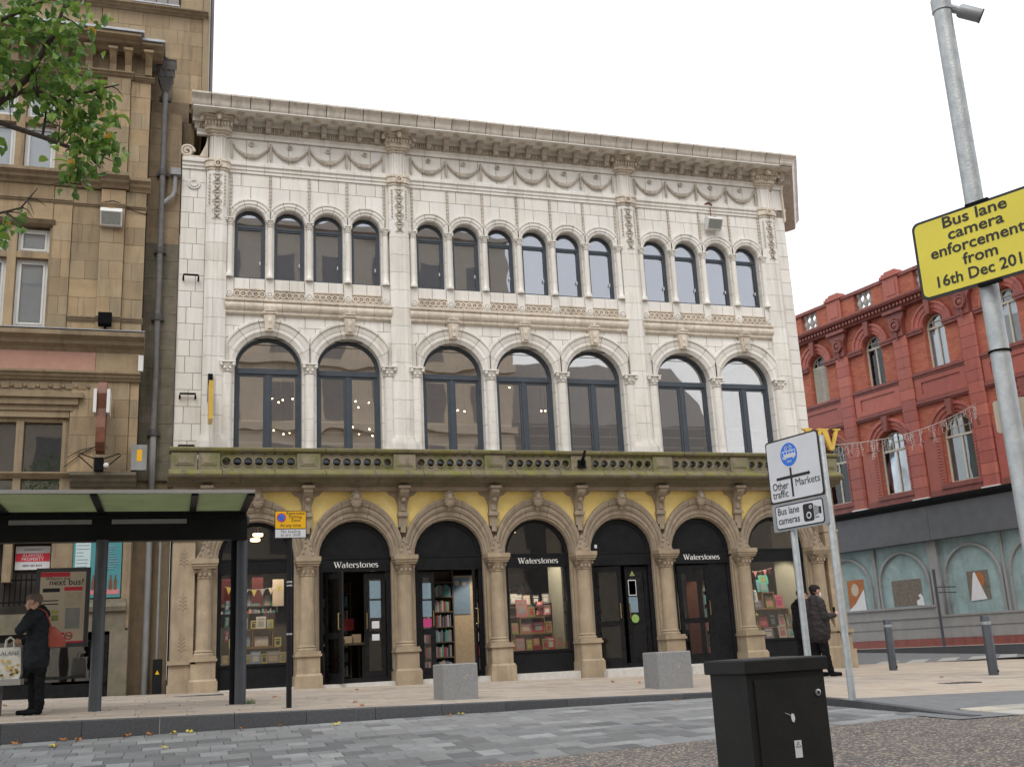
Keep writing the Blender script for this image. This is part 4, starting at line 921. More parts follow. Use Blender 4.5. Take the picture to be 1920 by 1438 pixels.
for s in (-1, 1): MB().ball((c+.2+s*.075, .25, 1.25), .035, 7, 5).build('ear', 'plush_pink', t, smooth=True); MB().tube([(c+.2+s*.05, .24, .98), (c+.2+s*.12, .16, .96)], [.03, .025], 7).build('leg', 'plush_pink', t, smooth=True)
lab = [('white book at left of upper back row', -.52, 1.20, 'book_white'), ('pale book pair at back behind pink book', -.26, 1.26, 'book_white'), ('grey book second in upper back row', -.14, 1.24, 'book_grey'), ('cream book in middle of upper back row', .05, 1.22, 'book_cream'), ('dark blue book in upper back row', .28, 1.22, 'book_dark'), ('silver book at right of upper back row', .52, 1.24, 'book_grey'), ('white book at left of second back row', -.50, .98, 'book_white'), ('pink-edged book at right of second back row', .54, .98, 'book_pink'), ('grey book behind the plush toy', .10, .98, 'book_grey')]
for l_, x, z, m1 in lab: book(c+x, .70, z, .17, .22, m1, l_+' in the middle display window', 0, 4, 'paper_white')
tag(MB().box(c-.6, c+.6, .70, .755, 1.16, 1.185).build('book_ledge', 'interior_mid'), 'dark ledge carrying the upper back row of books in middle window', 'shelf'); tag(MB().box(c-.6, c+.6, .70, .755, .94, .965).build('book_ledge', 'interior_mid'), 'dark ledge carrying the second back row of books in middle window', 'shelf')
# right window
c = GC[6]; n1 = 'in the right display window'
shelf_unit(c-.44, c+.48, .12, .42, .44, .90, 'pale wooden box shelf in right display window', ())
shelf_unit(c-.20, c+.14, .16, .42, .902, 1.30, 'small square wooden box on the shelf in right display window', ())
for x, z, w, h, m1, m2, lab, y in ((-.44, 1.06, .22, .30, 'book_white', 'book_blue', 'white and blue book leaning at left', .14), (-.36, .905, .24, .20, 'book_violet', 'book_grey', 'violet-grey box at left', .12), (.0, .93, .20, .26, 'book_green', 'book_pink', 'green and pink book inside small wooden box', .16), (.28, .905, .22, .32, 'book_pink', 'book_magenta', 'pink book right of small wooden box', .16), (-.25, .47, .24, .24, 'book_red', 'book_pink', 'red boxed book on pale shelf', .12), (.06, .47, .18, .32, 'book_dark', 'book_grey', 'dark grey book on pale shelf', .18), (.27, .47, .17, .28, 'book_cream', 'book_pink', 'cream and pink book on pale shelf', .12), (.48, .47, .16, .30, 'book_cream', 'book_teal', 'cream book at right end of pale shelf', .12), (-.12, 1.305, .24, .22, 'book_teal', 'book_grey', 'teal box on top of small wooden box', .16), (-.05, 1.50, .26, .22, 'book_teal', 'book_green', 'teal and green book crowning the display', .26), (-.25, 1.305, .10, .30, 'book_teal', 'book_blue', 'narrow teal book beside the teal box', .16),
                                (-.52, F+.01, .22, .24, 'book_blue', 'book_green', 'blue and green picture book in bottom row', .02), (-.18, F+.01, .24, .26, 'book_violet', 'book_white', 'dark violet picture book in bottom row', .02), (.20, F+.01, .22, .30, 'book_white', 'book_pink', 'white picture book in bottom row', .02), (.42, F+.01, .16, .2, 'book_white', 'book_teal', 'small white and teal book in bottom row', .0)):
    book(c+x, y, z, w, h, m1, lab+' '+n1, 0, 10, m2)
t = thing('soft_toy', 'plain lime green plush toy hanging at left of right display window', 'toy', (c-.50, .06, .40))
b = MB(); b.ball((c-.5, .06, .56), .08, 9, 7, (1, .8, 1.35)); b.ball((c-.5, .05, .73), .075, 9, 7); b.build('body', 'plush_green', t, smooth=True)
for s in (-1, 1): MB().tube([(c-.5+s*.05, .05, .5), (c-.5+s*.07, .0, .38), (c-.5+s*.12, -.02, .36)], [.03, .026, .03], 7).build('leg', 'plush_green', t, smooth=True)
bunting(c-.66, c+.30, 1.90, .4, 7, ['bunting_red', 'book_pink'], 'string of dark red and pink pennants across right display window')
# bookcases, table and posters deeper inside
def bookcase(x0, x1, y, lab, face=1):
    t = thing('bookcase', lab, 'bookcase', ((x0+x1)/2, y, -.31), 'bookcases inside the shop')
    b = MB(); b.box(x0, x1, y+.26, y+.28, -.31, 2.1); b.build('back', 'interior_mid', t); b = MB()
    for x in (x0, x1-.03): MB().box(x, x+.03, y, y+.26, -.31, 2.1).build('side_board', 'interior_mid', t)
    rnd = random.Random(x0)
    for k in range(7):
        z = -.2+k*.34; MB().box(x0+.03, x1-.03, y, y+.26, z-.025, z).build('shelf', 'interior_mid', t)
        if k == 6: break
        b = MB(); x = x0+.05; ms = ['book_dark', 'book_grey', 'book_cream', 'book_blue', 'book_red', 'book_white', 'book_violet', 'book_teal']
        while x < x1-.09: w = rnd.uniform(.02, .05); b.cur = rnd.randrange(8); b.box(x, x+w*.92, y+.03, y+.2, z+.001, z+rnd.uniform(.2, .28)); x += w
        b.build('books', ms, t, kind='stuff')
bookcase(4.85, 5.62, 1.2, 'bookcase behind the left side of third arch'); bookcase(2.5, 3.7, 4.2, 'bookcase deep behind the open door with white lettering at second arch'); bookcase(9.0, 9.9, 3.5, 'bookcase deep behind the fifth arch'); bookcase(.3, 1.7, 2.4, 'bookcase behind the left display window')
bookcase(6.5, 7.9, 2.6, 'bookcase behind the middle display window'); bookcase(12.7, 14.0, 2.4, 'bookcase behind the right display window')
t = thing('book_table', 'table heaped with books inside the second arch doorway', 'table', (3.1, 1.8, -.31))
MB().box(2.65, 3.6, 1.5, 2.2, .50, .55).build('table_top', 'interior_mid', t)
for sx in (2.7, 3.52):
    for sy in (1.54, 2.12): MB().box(sx, sx+.05, sy, sy+.05, -.31, .50).build('leg', 'interior_dark', t)
for k, (x, h) in enumerate(((2.72, .10), (2.92, .12), (3.12, .15), (3.32, .19))): tag(MB().box(x, x+.17, 1.53, 1.78, .551, .55+h).build('book_stack', 'book_cream'), ('first', 'second', 'third', 'fourth')[k]+' cream book pile from left on table inside second arch', 'books', 'book piles on table')
tag(MB().box(3.1, 3.45, 2.25, 2.27, .85, 1.12).build('shop_sign', 'book_red'), 'small dull red sign standing beyond the book table', 'sign')
b = MB(); b.box(5.68, 6.25, 1.6, 1.62, -.3, 2.0); b.cur = 1; b.box(5.72, 6.12, 1.58, 1.599, 1.1, 1.95); b.cur = 2; [b.disc((5.80+.17*k, 1.82), .06, 1.565, 1.579, 14) for k in range(2)]
tag(b.build('poster_board', ['book_cream', 'book_blue', 'paper_white']), 'tall cream board with blue poster inside third arch', 'poster')
b = MB(); b.box(11.05, 11.5, .9, .95, .5, 1.85); tag(b.build('wall_panel', 'interior_pale'), 'pale wall panel seen through glass door of sixth arch', 'panel')
tag(MB().box(11.45, 11.75, .85, .89, -.2, 1.65).build('poster_board', 'copper_brown'), 'dark red-brown poster stand behind glass door of sixth arch', 'poster')
for x, lab in ((1.12, 'pair of lit round ceiling spotlights glowing above left display window'), (13.0, 'lit ceiling spotlight glowing above right display window'), (7.0, 'lit ceiling spotlight above middle display window')):  # the middle spotlight is an added lamp, there to brighten its books
    t = thing('ceiling_spotlight', lab, 'lamp', (x, .9, 2.93))
    pl_ = bpy.data.lights.new('spot_glow', 'SPOT'); pl_.energy = 210; pl_.color = (1, .80, .58); pl_.spot_size = R(95); pl_.shadow_soft_size = .06; po = bpy.data.objects.new('lamp_light', pl_); COL.objects.link(po); po.location = (x, -.06, 2.92); po.rotation_euler = (R(16), 0, 0); par(po, t)
    for k in range(2 if x < 2 else 1): MB().lathe((x, .9+k*.8, 2.93-.02*k), [(.11, .05), (.11, 0), (.095, -.01), (.001, -.01)], 14).build('lens', 'spot_lit', t); MB().tube([(x, .9+k*.8, 2.97), (x, .9+k*.8, 3.45)], .01, 6).build('stem', 'steel', t)
t = thing('doorway_lamp', 'small lit bulb above notices on fixed door panel of second arch', 'lamp', (3.55, .3, 1.93)); MB().ball((3.55, .3, 1.93), .022).build('bulb', 'bulb', t); MB().tube([(3.55, .3, 1.95), (3.55, .3, 3.44)], .004, 4).build('flex', 'cloth_black', t)
# ------------------------------------------------------------------ fittings on the facade
t = thing('projecting_sign', 'gold box sign hung edge-on from black bracket on left pilaster of the bookshop', 'sign', (.02, -.15, 5.2))
b = MB(); b.box(-.045, .045, -.95, -.38, 5.15, 5.98); b.build('sign_box', 'gold', t); b = MB(); b.box(-.022, .022, -.98, -.14, 6.0, 6.05); b.box(-.05, .05, -.20, -.14, 5.7, 6.32); b.box(-.03, .03, -.4, -.2, 5.62, 5.75); b.build('bracket', 'cloth_black', t)
t = thing('projecting_letter', 'large gold letter W standing out from right corner of bookshop balcony', 'sign', (14.92, -.5, 4.7))
b = MB()
for x0 in (14.42, 14.90):
    b.ext([(x0, 5.27), (x0+.17, 5.27), (x0+.30, 4.72), (x0+.20, 4.72)], -.58, -.50); b.ext([(x0+.24, 4.722), (x0+.31, 4.722), (x0+.52, 5.27), (x0+.43, 5.27)], -.575, -.505); b.box(x0-.05, x0+.22, -.577, -.503, 5.235, 5.275); b.box(x0+.38, x0+.57, -.578, -.502, 5.236, 5.274)
b.build('letter', 'gold', t)
b = MB(); b.bar((14.5, -.48, 4.6), (15.2, -.48, 4.66), .03); b.bar((14.9, -.3, 4.66), (14.9, -.5, 4.66), .03); b.build('bracket', 'cloth_black', t)
def floodlight(M, lab, w=.42, h=.34, mats=('lamp_white', 'lamp_lens')):
    t = thing('floodlight', lab, 'lamp', M.translation); b = MB(M)
    b.ext([(0, 0), (0, h), (-.16, h), (-.24, h*.72), (-.10, 0)], -w/2, w/2, 'x'); b.build('housing', mats[0], t)
    b = MB(M); b.loft([[(-w/2+.03, -.113, .02), (w/2-.03, -.113, .02), (w/2-.03, -.246, h*.68), (-w/2+.03, -.246, h*.68)], [(-w/2+.03, -.10, .02), (w/2-.03, -.10, .02), (w/2-.03, -.23, h*.68), (-w/2+.03, -.23, h*.68)]]); b.build('lens', mats[1], t)
    b = MB(M); b.box(-.05, .05, -.18, -.10, h, h+.006); b.build('sticker', 'sign_amber', t); b = MB(M); b.box(-.06, .06, 0, .12, h*.3, h*.7); b.build('mount', 'steel', t)
floodlight(Matrix.Translation((12.66, -.1, 10.66)), 'white wedge floodlight fixed high on right bay of the cream facade')
b = MB(); b.tube([(12.5, -.06, 11.4), (12.62, -.12, 11.46), (12.72, -.08, 11.40)], .03, 7); b.tube([(12.68, -.06, 11.4), (12.68, -.06, 11.0)], .012, 6); b.build('rusty_cable', 'copper_brown', SHOP)
for z, d in ((8.56, .12), (5.86, .08), (4.72, .10)):
    b = MB(); b.tube([(-.62, .0, z-.06), (-.62, -d, z-.02), (-.62, -d, z+.03), (-.30, -d, z+.03), (-.30, -d, z-.02), (-.30, .0, z-.06)], .022, 6); tag(b.build('wall_bracket', 'cloth_black'), {8.56: 'uppermost black bracket on the left edge of cream facade', 5.86: 'middle black bracket on left edge of cream facade', 4.72: 'lowest black bracket just above mossy balcony at left'}[z], 'bracket', 'brackets on the left end wall')
# ------------------------------------------------------------------ sandstone building on the left
STN = thing('stone_building', 'tall brown sandstone building with mullioned windows and bracketed cornice at left edge', 'building', (-4, -.3, -.3))
def sp(nm, mat, sm=False, **k): return lambda b: b.build(nm, mat, STN, smooth=sm, **k)
b = MB()
for q in ((-9, -4.85, -.42, 6, -.4, 13.2), (-4.85, -3.3, -.30, 6, 12.55, 13.2), (-4.85, -3.3, -.30, 6, 9.36, 10.66), (-4.85, -3.3, -.30, 6, 5.22, 7.14), (-2.82, -1.45, -.42, 6, -.4, 7.14), (-3.3, -1.45, -.42, 6, 7.14, 13.2), (-4.85, -2.82, -.30, 6, 2.9, 3.3), (-1.45, -.735, .0, 6, -.4, 12.5), (-1.45, -.74, .42, 8, 12.5, 19), (-9, -1.46, .42, 8, 13.9, 19)): b.box(*q)
b.box(-.74, -.30, .42, 8, 12.83, 19); b.box(-9, -4.85, -.35, 5, 13.2, 13.9); b.build('wall_core', 'ashlar_dark', STN)
b = MB(); b.box(-4.9, -2.8, .5, .6, 3, 13); b.build('room_wall', 'interior_mid', STN)
rnd = random.Random(11)
def ashlar(x0, x1, z0, z1, yf, step=.41, wmin=.4, mat='ashlar', yb=None):
    n = max(1, round((z1-z0)/step)); s = (z1-z0)/n
    for i in range(n):
        w = x1-x0; k = max(1, round(w/.62)); xs = [x0]+sorted(x0+w*(j+(.5 if i % 2 else .0)+rnd.uniform(-.15, .15))/k for j in range(1 if not i % 2 else 0, k))+[x1]
        xs = [xs[0]]+[x for x in xs[1:-1] if xs[0]+.16 < x < xs[-1]-.16]+[xs[-1]]
        for a, e in zip(xs, xs[1:]):
            d = rnd.uniform(-.004, .004); MB().box(a+.0028, e-.0028, yf+d, yf+.1 if yb is None else yb, z0+i*s+.0028, z0+(i+1)*s-.0028).build('ashlar_block', mat, STN)
for z0, z1 in ((7.0, 10.28), (10.62, 12.98)):
    ashlar(-3.29, -2.92, z0, z1, -.50); ashlar(-2.915, -2.36, z0, z1, -.47); ashlar(-2.355, -1.86, z0, z1, -.57); ashlar(-1.855, -1.44, z0, z1, -.49); ashlar(-6.2, -4.86, z0, z1, -.5)
ashlar(-2.75, -1.62, 4.1, 6.0, -.5); ashlar(-1.615, -1.44, 4.1, 6.0, -.47); ashlar(-6.2, -4.86, 4.1, 6, -.5)
ashlar(-1.435, -.745, 4.0, 9.3, -.05, .42, mat='grimy_stone'); ashlar(-1.435, -.745, 9.3, 12.5, -.05, .42, mat='ashlar_dark')
ashlar(-1.435, -.60, 12.5, 13.0, .33, .42, mat='ashlar_dark'); ashlar(-2.6, -.34, 13.0, 15.3, .33, .36); ashlar(-6.2, -2.61, 13.95, 15.3, .33, .36); ashlar(-.86, -.34, 15.5, 18.6, .33, .4); ashlar(-2.8, -1.95, 15.5, 18.6, .33, .4)
b = MB(); b.box(-.335, -.18, .30, 8, 12.80, 19); b.build('corner_strip', 'ashlar', STN)
b = MB(); b.tube([(-.13, .4, 12.8), (-.13, .4, 19)], .045, 8); b.build('downpipe', 'iron_pipe', STN)
def molding(prof, x0, x1, nm, mat='ashlar_dark', step=1.3, ret=None):
    n = max(1, round((x1-x0)/step)); s = (x1-x0)/n
    for i in range(n): MB().ext(prof, x0+i*s+.002, x0+(i+1)*s-.002, 'x').build(nm, mat, STN)
def mprof(y, d, z0, z1, m=0): h = z1-z0; return [(y+.1, z0), (y-d*.15, z0), (y-d*.3, z0+h*.2), (y-d*.6, z0+h*.35), (y-d*.65, z0+h*.55), (y-d, z0+h*.72), (y-d, z0+h*.95), (y+.1, z1)]
molding(mprof(-.5, .24, 10.30, 10.60), -6.2, -2.37, 'string_course'); molding(mprof(-.57, .26, 10.30, 10.60), -2.366, -1.80, 'string_course'); molding(mprof(-.48, .20, 10.28, 10.57), -1.795, -1.36, 'string_course')
molding(mprof(-.49, .07, 9.88, 9.98), -6.2, -2.93, 'band'); molding(mprof(-.465, .06, 9.86, 9.95), -2.925, -2.37, 'band'); molding(mprof(-.57, .06, 9.86, 9.95), -2.365, -1.85, 'band'); molding(mprof(-.48, .06, 9.86, 9.95), -1.845, -1.42, 'band')
molding(mprof(-.47, .07, 7.28, 7.40), -2.91, -2.36, 'band'); molding(mprof(-.57, .07, 7.28, 7.40), -2.355, -1.85, 'band'); molding(mprof(-.48, .07, 7.28, 7.40), -1.845, -1.42, 'band')
molding(mprof(-.5, .34, 6.60, 7.0), -6.2, -1.36, 'string_course', step=1.6); b = MB(); b.box(-6.2, -1.35, -.85, -.4, 7.003, 7.02); b.build('lead_flashing', 'lead', STN)
b = MB(); b.box(-6.2, -2.31, -.56, -.4, 6.20, 6.597); b.build('panel', 'pink_panel', STN); MB().box(-2.305, -1.45, -.555, -.4, 6.20, 6.597).build('panel', 'ashlar', STN)
molding(mprof(-.52, .14, 6.0, 6.195), -6.2, -1.42, 'string_course')
b = MB()
for i in range(8):                                                       # small square paterae over the window
    x = -4.3+i*.24; b.box(x, x+.15, -.515, -.49, 5.82, 5.93); b.ball((x+.195, -.52, 5.875), .04, 7, 5, (1, .5, 1))
b.build('frieze_ornament', 'ashlar_dark', STN)
MB().box(-6.2, -2.76, -.49, -.3, 5.225, 5.36).build('lintel', 'ashlar', STN); MB().box(-6.2, -2.755, -.49, -.3, 5.72, 6.0).build('lintel', 'ashlar', STN)
for k, (x, z0, z1, d) in enumerate(((-2.50, 5.62, 5.72, .12), (-2.60, 5.48, 5.62, .07), (-2.70, 5.36, 5.48, .02))): MB().box(-6, x, -.5-d, -.4, z0, z1).build('window_hood', 'ashlar_dark', STN)
molding(mprof(-.5, .26, 3.80, 4.08), -2.68, -1.42, 'ledge', 'grimy_stone'); molding(mprof(-.42, .10, 4.0, 4.10), -6.2, -2.70, 'ledge')
# roof cornice with brackets and lead top
molding(mprof(-.52, .14, 12.98, 13.12), -6.2, -1.80, 'cornice_stone'); molding(mprof(-.5, .1, 12.96, 13.06), -1.79, -1.36, 'cornice_stone')
b = MB(); b.box(-6.2, -1.45, -.5, .4, 13.12, 13.62); b.build('frieze', 'ashlar_dark', STN)
b = MB(); b.ext([(-.5, 13.10), (-.58, 13.12), (-.60, 13.30), (-.80, 13.48), (-.85, 13.58), (-.5, 13.58)], -.07, .07, 'x'); b.box(-.10, .10, -.88, -.5, 13.52, 13.58)
br0 = b.build('bracket', 'ashlar', None); br0.location = (-1.5, 0, 0); par(br0, STN)
for x in (-1.93, -2.25, -2.75, -3.25, -3.75, -4.25, -4.75): inst(br0, STN, loc=(x, 0, 0))
molding(mprof(-.6, .48, 13.58, 13.84), -6.2, -1.66, 'cornice_stone', step=1.5); molding(mprof(-.55, .40, 13.50, 13.73), -1.655, -1.20, 'cornice_stone')
b = MB(); b.box(-6.2, -1.60, -1.12, .35, 13.845, 13.90); b.box(-1.64, -1.16, -1.0, .35, 13.735, 13.79); b.build('lead_roof', 'lead', STN)
molding(mprof(.33, .2, 15.28, 15.42), -6.2, -.22, 'string_course'); b = MB(); b.box(-1.95, -.88, .12, .4, 15.425, 15.46); b.build('lead_flashing', 'lead', STN)
b = MB()
for i in range(4): b.box(-1.93+i*.26, -1.69+i*.26, .28, .42, 15.5, 18.5)
b.build('louvre', 'opposite_slate', STN)
# windows
def upvc(x0, x1, z0, z1, y=-.30):
    w = .055; b = MB()
    for q in ((x0, x1, z0, z0+w), (x0, x1, z1-w, z1), (x0, x0+w, z0+w, z1-w), (x1-w, x1, z0+w, z1-w)): b.box(q[0], q[1], y, y+.07, q[2], q[3])
    w2 = .095
    for q in ((x0+w, x1-w, z0+w, z0+w2), (x0+w, x1-w, z1-w2, z1-w), (x0+w, x0+w2, z0+w2, z1-w2), (x1-w2, x1-w, z0+w2, z1-w2)): b.box(q[0], q[1], y-.012, y+.05, q[2], q[3])
    o = b.build('window', 'white_upvc', STN); MB().box(x0+w2, x1-w2, y+.02, y+.026, z0+w2, z1-w2).build('pane', 'glass_clear', o); MB().box(x0+w, x1-w, y+.09, y+.10, z0+w, z1-w).build('blind', 'net_blind', o)
for z0, z1 in ((10.68, 11.74), (11.90, 12.52), (8.80, 9.33), (7.17, 8.64)):
    upvc(-3.96, -3.35, z0, z1); upvc(-4.76, -4.15, z0, z1)
for z0, z1 in ((10.66, 12.55), (7.14, 9.36)):
    for x0, x1 in ((-4.14, -3.97), (-3.34, -3.295), (-4.85, -4.77)): MB().box(x0, x1, -.44, -.2, z0, z1).build('mullion', 'ashlar', STN)
for x0, x1 in ((-3.968, -3.342), (-4.768, -4.142)):
    for z0 in (11.75, 8.65): MB().box(x0, x1, -.43, -.2, z0, z0+.14).build('transom', 'ashlar', STN)
MB().ext([(-.40, 9.36), (-.52, 9.40), (-.58, 9.48), (-.40, 9.50)], -4.9, -3.24, 'x').build('hood_mould', 'ashlar_dark', STN); MB().ext([(-.40, 7.03), (-.60, 7.05), (-.50, 7.13), (-.40, 7.135)], -4.9, -3.24, 'x').build('sill', 'ashlar_dark', STN); MB().box(-4.9, -3.3, -.5, -.31, 9.50, 9.88).build('lintel', 'ashlar', STN); MB().box(-6.2, -3.3, -.5, -.31, 9.98, 10.3).build('lintel', 'ashlar', STN)
# large stone-mullioned first floor window
def rr(x0, x1, z0, z1, r=.1): return [(x0, z0), (x1, z0)]+[(x1-r+r*math.cos(a), z1-r+r*math.sin(a)) for a in (0, .52, 1.05, 1.57)]+[(x0+r+r*math.cos(a), z1-r+r*math.sin(a)) for a in (1.57, 2.09, 2.62, 3.14)]
b = MB()
for q in ((-3.74, -3.60, 3.3, 5.2), (-2.88, -2.82, 3.3, 5.2), (-4.60, -4.46, 3.3, 5.2)): b.box(q[0], q[1], -.42, -.22, q[2], q[3])
b.box(-4.85, -2.88, -.415, -.225, 5.14, 5.22); b.box(-4.85, -2.88, -.43, -.20, 3.99, 4.12); b.build('mullion', 'ashlar', STN)
for x0, x1 in ((-4.46, -3.74), (-3.60, -2.88)):
    for z0, z1 in ((4.12, 5.14), (3.3, 3.99)):
        o = MB().ext(rr(x0, x1, z0, z1), -.285, -.275).build('pane', 'glass_side', STN)
# recessed ground floor, seen under the bus shelter
b = MB(); b.box(-6.2, -1.45, -.46, -.2, 2.72, 3.3); b.box(-2.95, -2.56, -.44, -.1, .9, 2.72); b.box(-1.62, -1.47, -.50, -.1, 1.0, 2.72); b.box(-3.82, -3.66, -.44, -.1, 1.95, 2.72); b.build('ground_storey_wall', 'ashlar_dark', STN)
b = MB(); b.box(-6.2, -1.52, -.52, -.1, .95, 1.33); b.ext([(-.1, 1.33), (-.58, 1.33), (-.60, 1.42), (-.52, 1.50), (-.50, 1.57), (-.1, 1.57)], -2.6, -1.52, 'x'); b.box(-1.80, -1.46, -.56, -.1, -.4, .95); b.build('plinth', 'grimy_stone', STN)
b = MB(); b.box(-6.2, -1.81, -.50, -.1, -.4, -.02); b.box(-6.2, -1.81, -.42, -.1, -.02, .95); b.box(-1.95, -1.815, -.56, -.3, -.02, .88); b.build('dark_shopfront', 'shop_black_gloss', STN)
MB().box(-4.9, -1.96, -.44, -.43, .03, .80).build('pane', 'glass_side', STN)
b = MB(); b.box(-6, -2.96, -.15, -.1, 1.33, 2.72); b.build('recess', 'interior_dark', STN)
for i in range(9): x = -3.86+i*.095; MB().tube([(x, -.30, 1.5), (x, -.30, 2.06), (x, -.30, 2.12)], [.014, .014, .001], 5).build('railing_bar', 'cloth_black', STN)
MB().box(-3.9, -3.0, -.31, -.29, 1.98, 2.01).build('railing_rail', 'cloth_black', STN); MB().box(-3.9, -3.0, -.311, -.289, 1.55, 1.58).build('railing_rail', 'cloth_black', STN)
b = MB(); b.box(-3.62, -2.99, -.22, -.2, 2.2, 2.66); b.cur = 1; b.box(-3.615, -2.995, -.226, -.221, 2.36, 2.52); b.cur = 2; b.text('ALARMED', -3.305, 2.452, .085, -.228, 1, 'CENTER'); b.text('PROPERTY', -3.305, 2.378, .085, -.228, 1, 'CENTER'); b.cur = 3; b.text('CLEARWAY', -3.305, 2.57, .065, -.224, 1, 'CENTER'); b.text('0800 085 8693', -3.305, 2.26, .06, -.224, 1, 'CENTER')
tag(b.build('warning_sign', ['paper_white', 'sign_red', 'paper_white', 'grey_fascia']), 'white board with red band reading ALARMED PROPERTY behind bus shelter', 'sign')
b = MB(); b.box(-2.54, -1.64, -.50, -.44, 1.6, 2.72); b.cur = 1; b.box(-2.50, -2.22, -.506, -.501, 1.72, 2.70); b.cur = 2
rnd = random.Random(2)
for i in range(9): b.box(-2.48, -2.48+rnd.uniform(.12, .24), -.509, -.507, 2.62-.07*i, 2.635-.07*i)
for i in range(10): b.box(-1.92, -1.92+rnd.uniform(.08, .22), -.509, -.501, 2.60-.05*i, 2.615-.05*i)
b.cur = 3
for x in (-1.95, -1.83, -1.74, -2.15): b.ext([(x-.03, 1.75), (x+.03, 1.75), (x+.03, 1.92), (x+.012, 1.97), (x+.012, 2.04), (x-.012, 2.04), (x-.012, 1.97), (x-.03, 1.92)], -.51, -.501)
b.cur = 4; b.box(-2.2, -1.66, -.507, -.501, 1.66, 1.76)
tag(b.build('menu_poster', ['poster_teal', 'poster_pale', 'notice_blue', 'copper_brown', 'book_pink']), 'teal drinks menu poster on stone wall behind bus shelter post', 'poster')
# hopper head and downpipe between the two buildings
t = thing('downpipe', 'old cast iron downpipe with ornate hopper head in the gap between stone and cream buildings', 'drainpipe', (-1.13, -.2, -.3))
b = MB(); b.loft([[(-1.13+sx*w, -.25+sy*d, z) for sx, sy in ((-1,-1),(1,-1),(1,1),(-1,1))] for w, d, z in ((.05, .05, 12.88), (.09, .08, 13.0), (.16, .14, 13.22), (.17, .15, 13.24), (.17, .15, 13.38), (.19, .17, 13.42), (.20, .18, 13.62), (.22, .2, 13.66), (.10, .1, 13.70))]); b.ball((-1.13, -.38, 13.68), .06)
for x in (-1.25, -1.13, -1.01): b.box(x-.012, x+.012, -.43, -.40, 13.24, 13.6)
b.build('hopper_head', 'iron_dark', t)
b = MB(); b.tube([(-1.13, -.25, 12.9), (-1.13, -.2, 12.5), (-1.13, -.18, 5.0)], .062, 10); b.build('upper_pipe', 'iron_pipe', t, smooth=True)
b = MB(); b.tube([(-1.13, -.18, 5.0), (-1.13, -.18, -.35)], .066, 10); b.build('lower_pipe', 'pipe_grey', t, smooth=True)
for z in (12.82, 10.95, 9.1, 7.55, 5.0): b = MB(); b.lathe((-1.13, -.18, z), [(.085, -.08), (.09, -.06), (.09, .06), (.085, .08)], 10); b.box(-1.26, -1.0, -.12, -.04, z-.05, z+.05); b.build('collar', 'iron_dark', t)
t = thing('branch_pipe', 'short grey rainwater pipe branching from cream facade into the iron downpipe', 'drainpipe', (-.85, -.15, 10.2))
b = MB(); b.tube([(-.86, -.15, 10.95), (-.86, -.15, 10.55), (-.90, -.16, 10.42), (-1.10, -.18, 10.22)], .05, 9); b.build('pipe', 'pipe_grey', t, smooth=True); b = MB(); b.box(-.96, -.74, -.24, -.04, 10.92, 11.08); b.build('hopper', 'pipe_grey', t)
b = MB(); b.box(-.98, -.80, -.62, -.40, -.31, .37); b.cur = 1; b.ext([(-.93, .08), (-.85, .08), (-.89, .16)], -.625, -.619); tag(b.build('cable_guard', ['shop_black', 'sign_amber']), 'black steel cable guard at pavement between stone and cream buildings', 'cable guard')
b = MB(); b.tube([(-.91, -.3, .37), (-.91, -.3, 3.6)], .03, 6); tag(b.build('conduit', 'pipe_grey'), 'slim grey conduit rising from black cable guard', 'conduit')
t = thing('meter_box', 'grey metal service box with orange label on stone ledge beside downpipe', 'box', (-1.40, -.62, 4.10)); b = MB(); b.box(-1.53, -1.23, -.78, -.52, 4.10, 4.62); b.build('case', 'pipe_grey', t); b = MB(); b.box(-1.42, -1.32, -.785, -.781, 4.28, 4.52); b.build('label', 'sign_amber', t)
b = MB(); b.box(-1.47, -1.37, -.62, -.52, 6.22, 6.56); tag(b.build('alarm_box', 'lamp_white'), 'slim white alarm box at the corner of stone building', 'alarm')
floodlight(Matrix.Translation((-2.13, -.57, 9.40)), 'white wedge floodlight on stone pilaster below the branches', .44, .38)
t = thing('floodlight', 'small black floodlight on stone string course', 'lamp', (-2.15, -.65, 7.05)); b = MB(); b.ext([(-.70, 7.12), (-.85, 7.16), (-.90, 7.38), (-.70, 7.42)], -2.28, -2.02, 'x'); b.build('housing', 'cloth_black', t); b = MB(); b.box(-2.17, -2.13, -.75, -.58, 7.02, 7.2); b.build('bracket', 'cloth_black', t)
t = thing('projecting_sign', 'brown curved projecting sign with white side boxes on stone building', 'sign', (-2.1, -.55, 4.5))
b = MB(); pr = [(-.75, 4.42), (-.95, 4.46), (-1.1, 4.6), (-1.12, 4.9), (-1.05, 5.3), (-1.12, 5.6), (-1.0, 5.85), (-.85, 5.9), (-.72, 5.6), (-.68, 5.2), (-.70, 4.8)]; b.ext(pr, -2.20, -2.03, 'x'); b.build('body', 'copper_brown', t)
for x0, x1 in ((-2.27, -2.21), (-2.02, -1.96)): MB().box(x0, x1, -1.15, -.66, 5.2, 5.68).build('light_box', 'lamp_white', t)
b = MB(); b.bar((-2.11, -.75, 4.7), (-2.11, -.5, 4.7), .03); b.bar((-2.11, -.72, 5.4), (-2.11, -.5, 5.4), .03); b.build('bracket', 'cloth_black', t)
t = thing('wall_bracket', 'wrought iron scroll bracket with small lamp on stone ledge', 'bracket', (-2.15, -.6, 4.15)); b = MB()
for s in (-1, 1): b.tube([(-2.13, -.75, 4.30), (-2.13+s*.38, -.75, 4.44), (-2.13+s*.40, -.75, 4.40), (-2.13+s*.12, -.75, 4.14)], .012, 5)
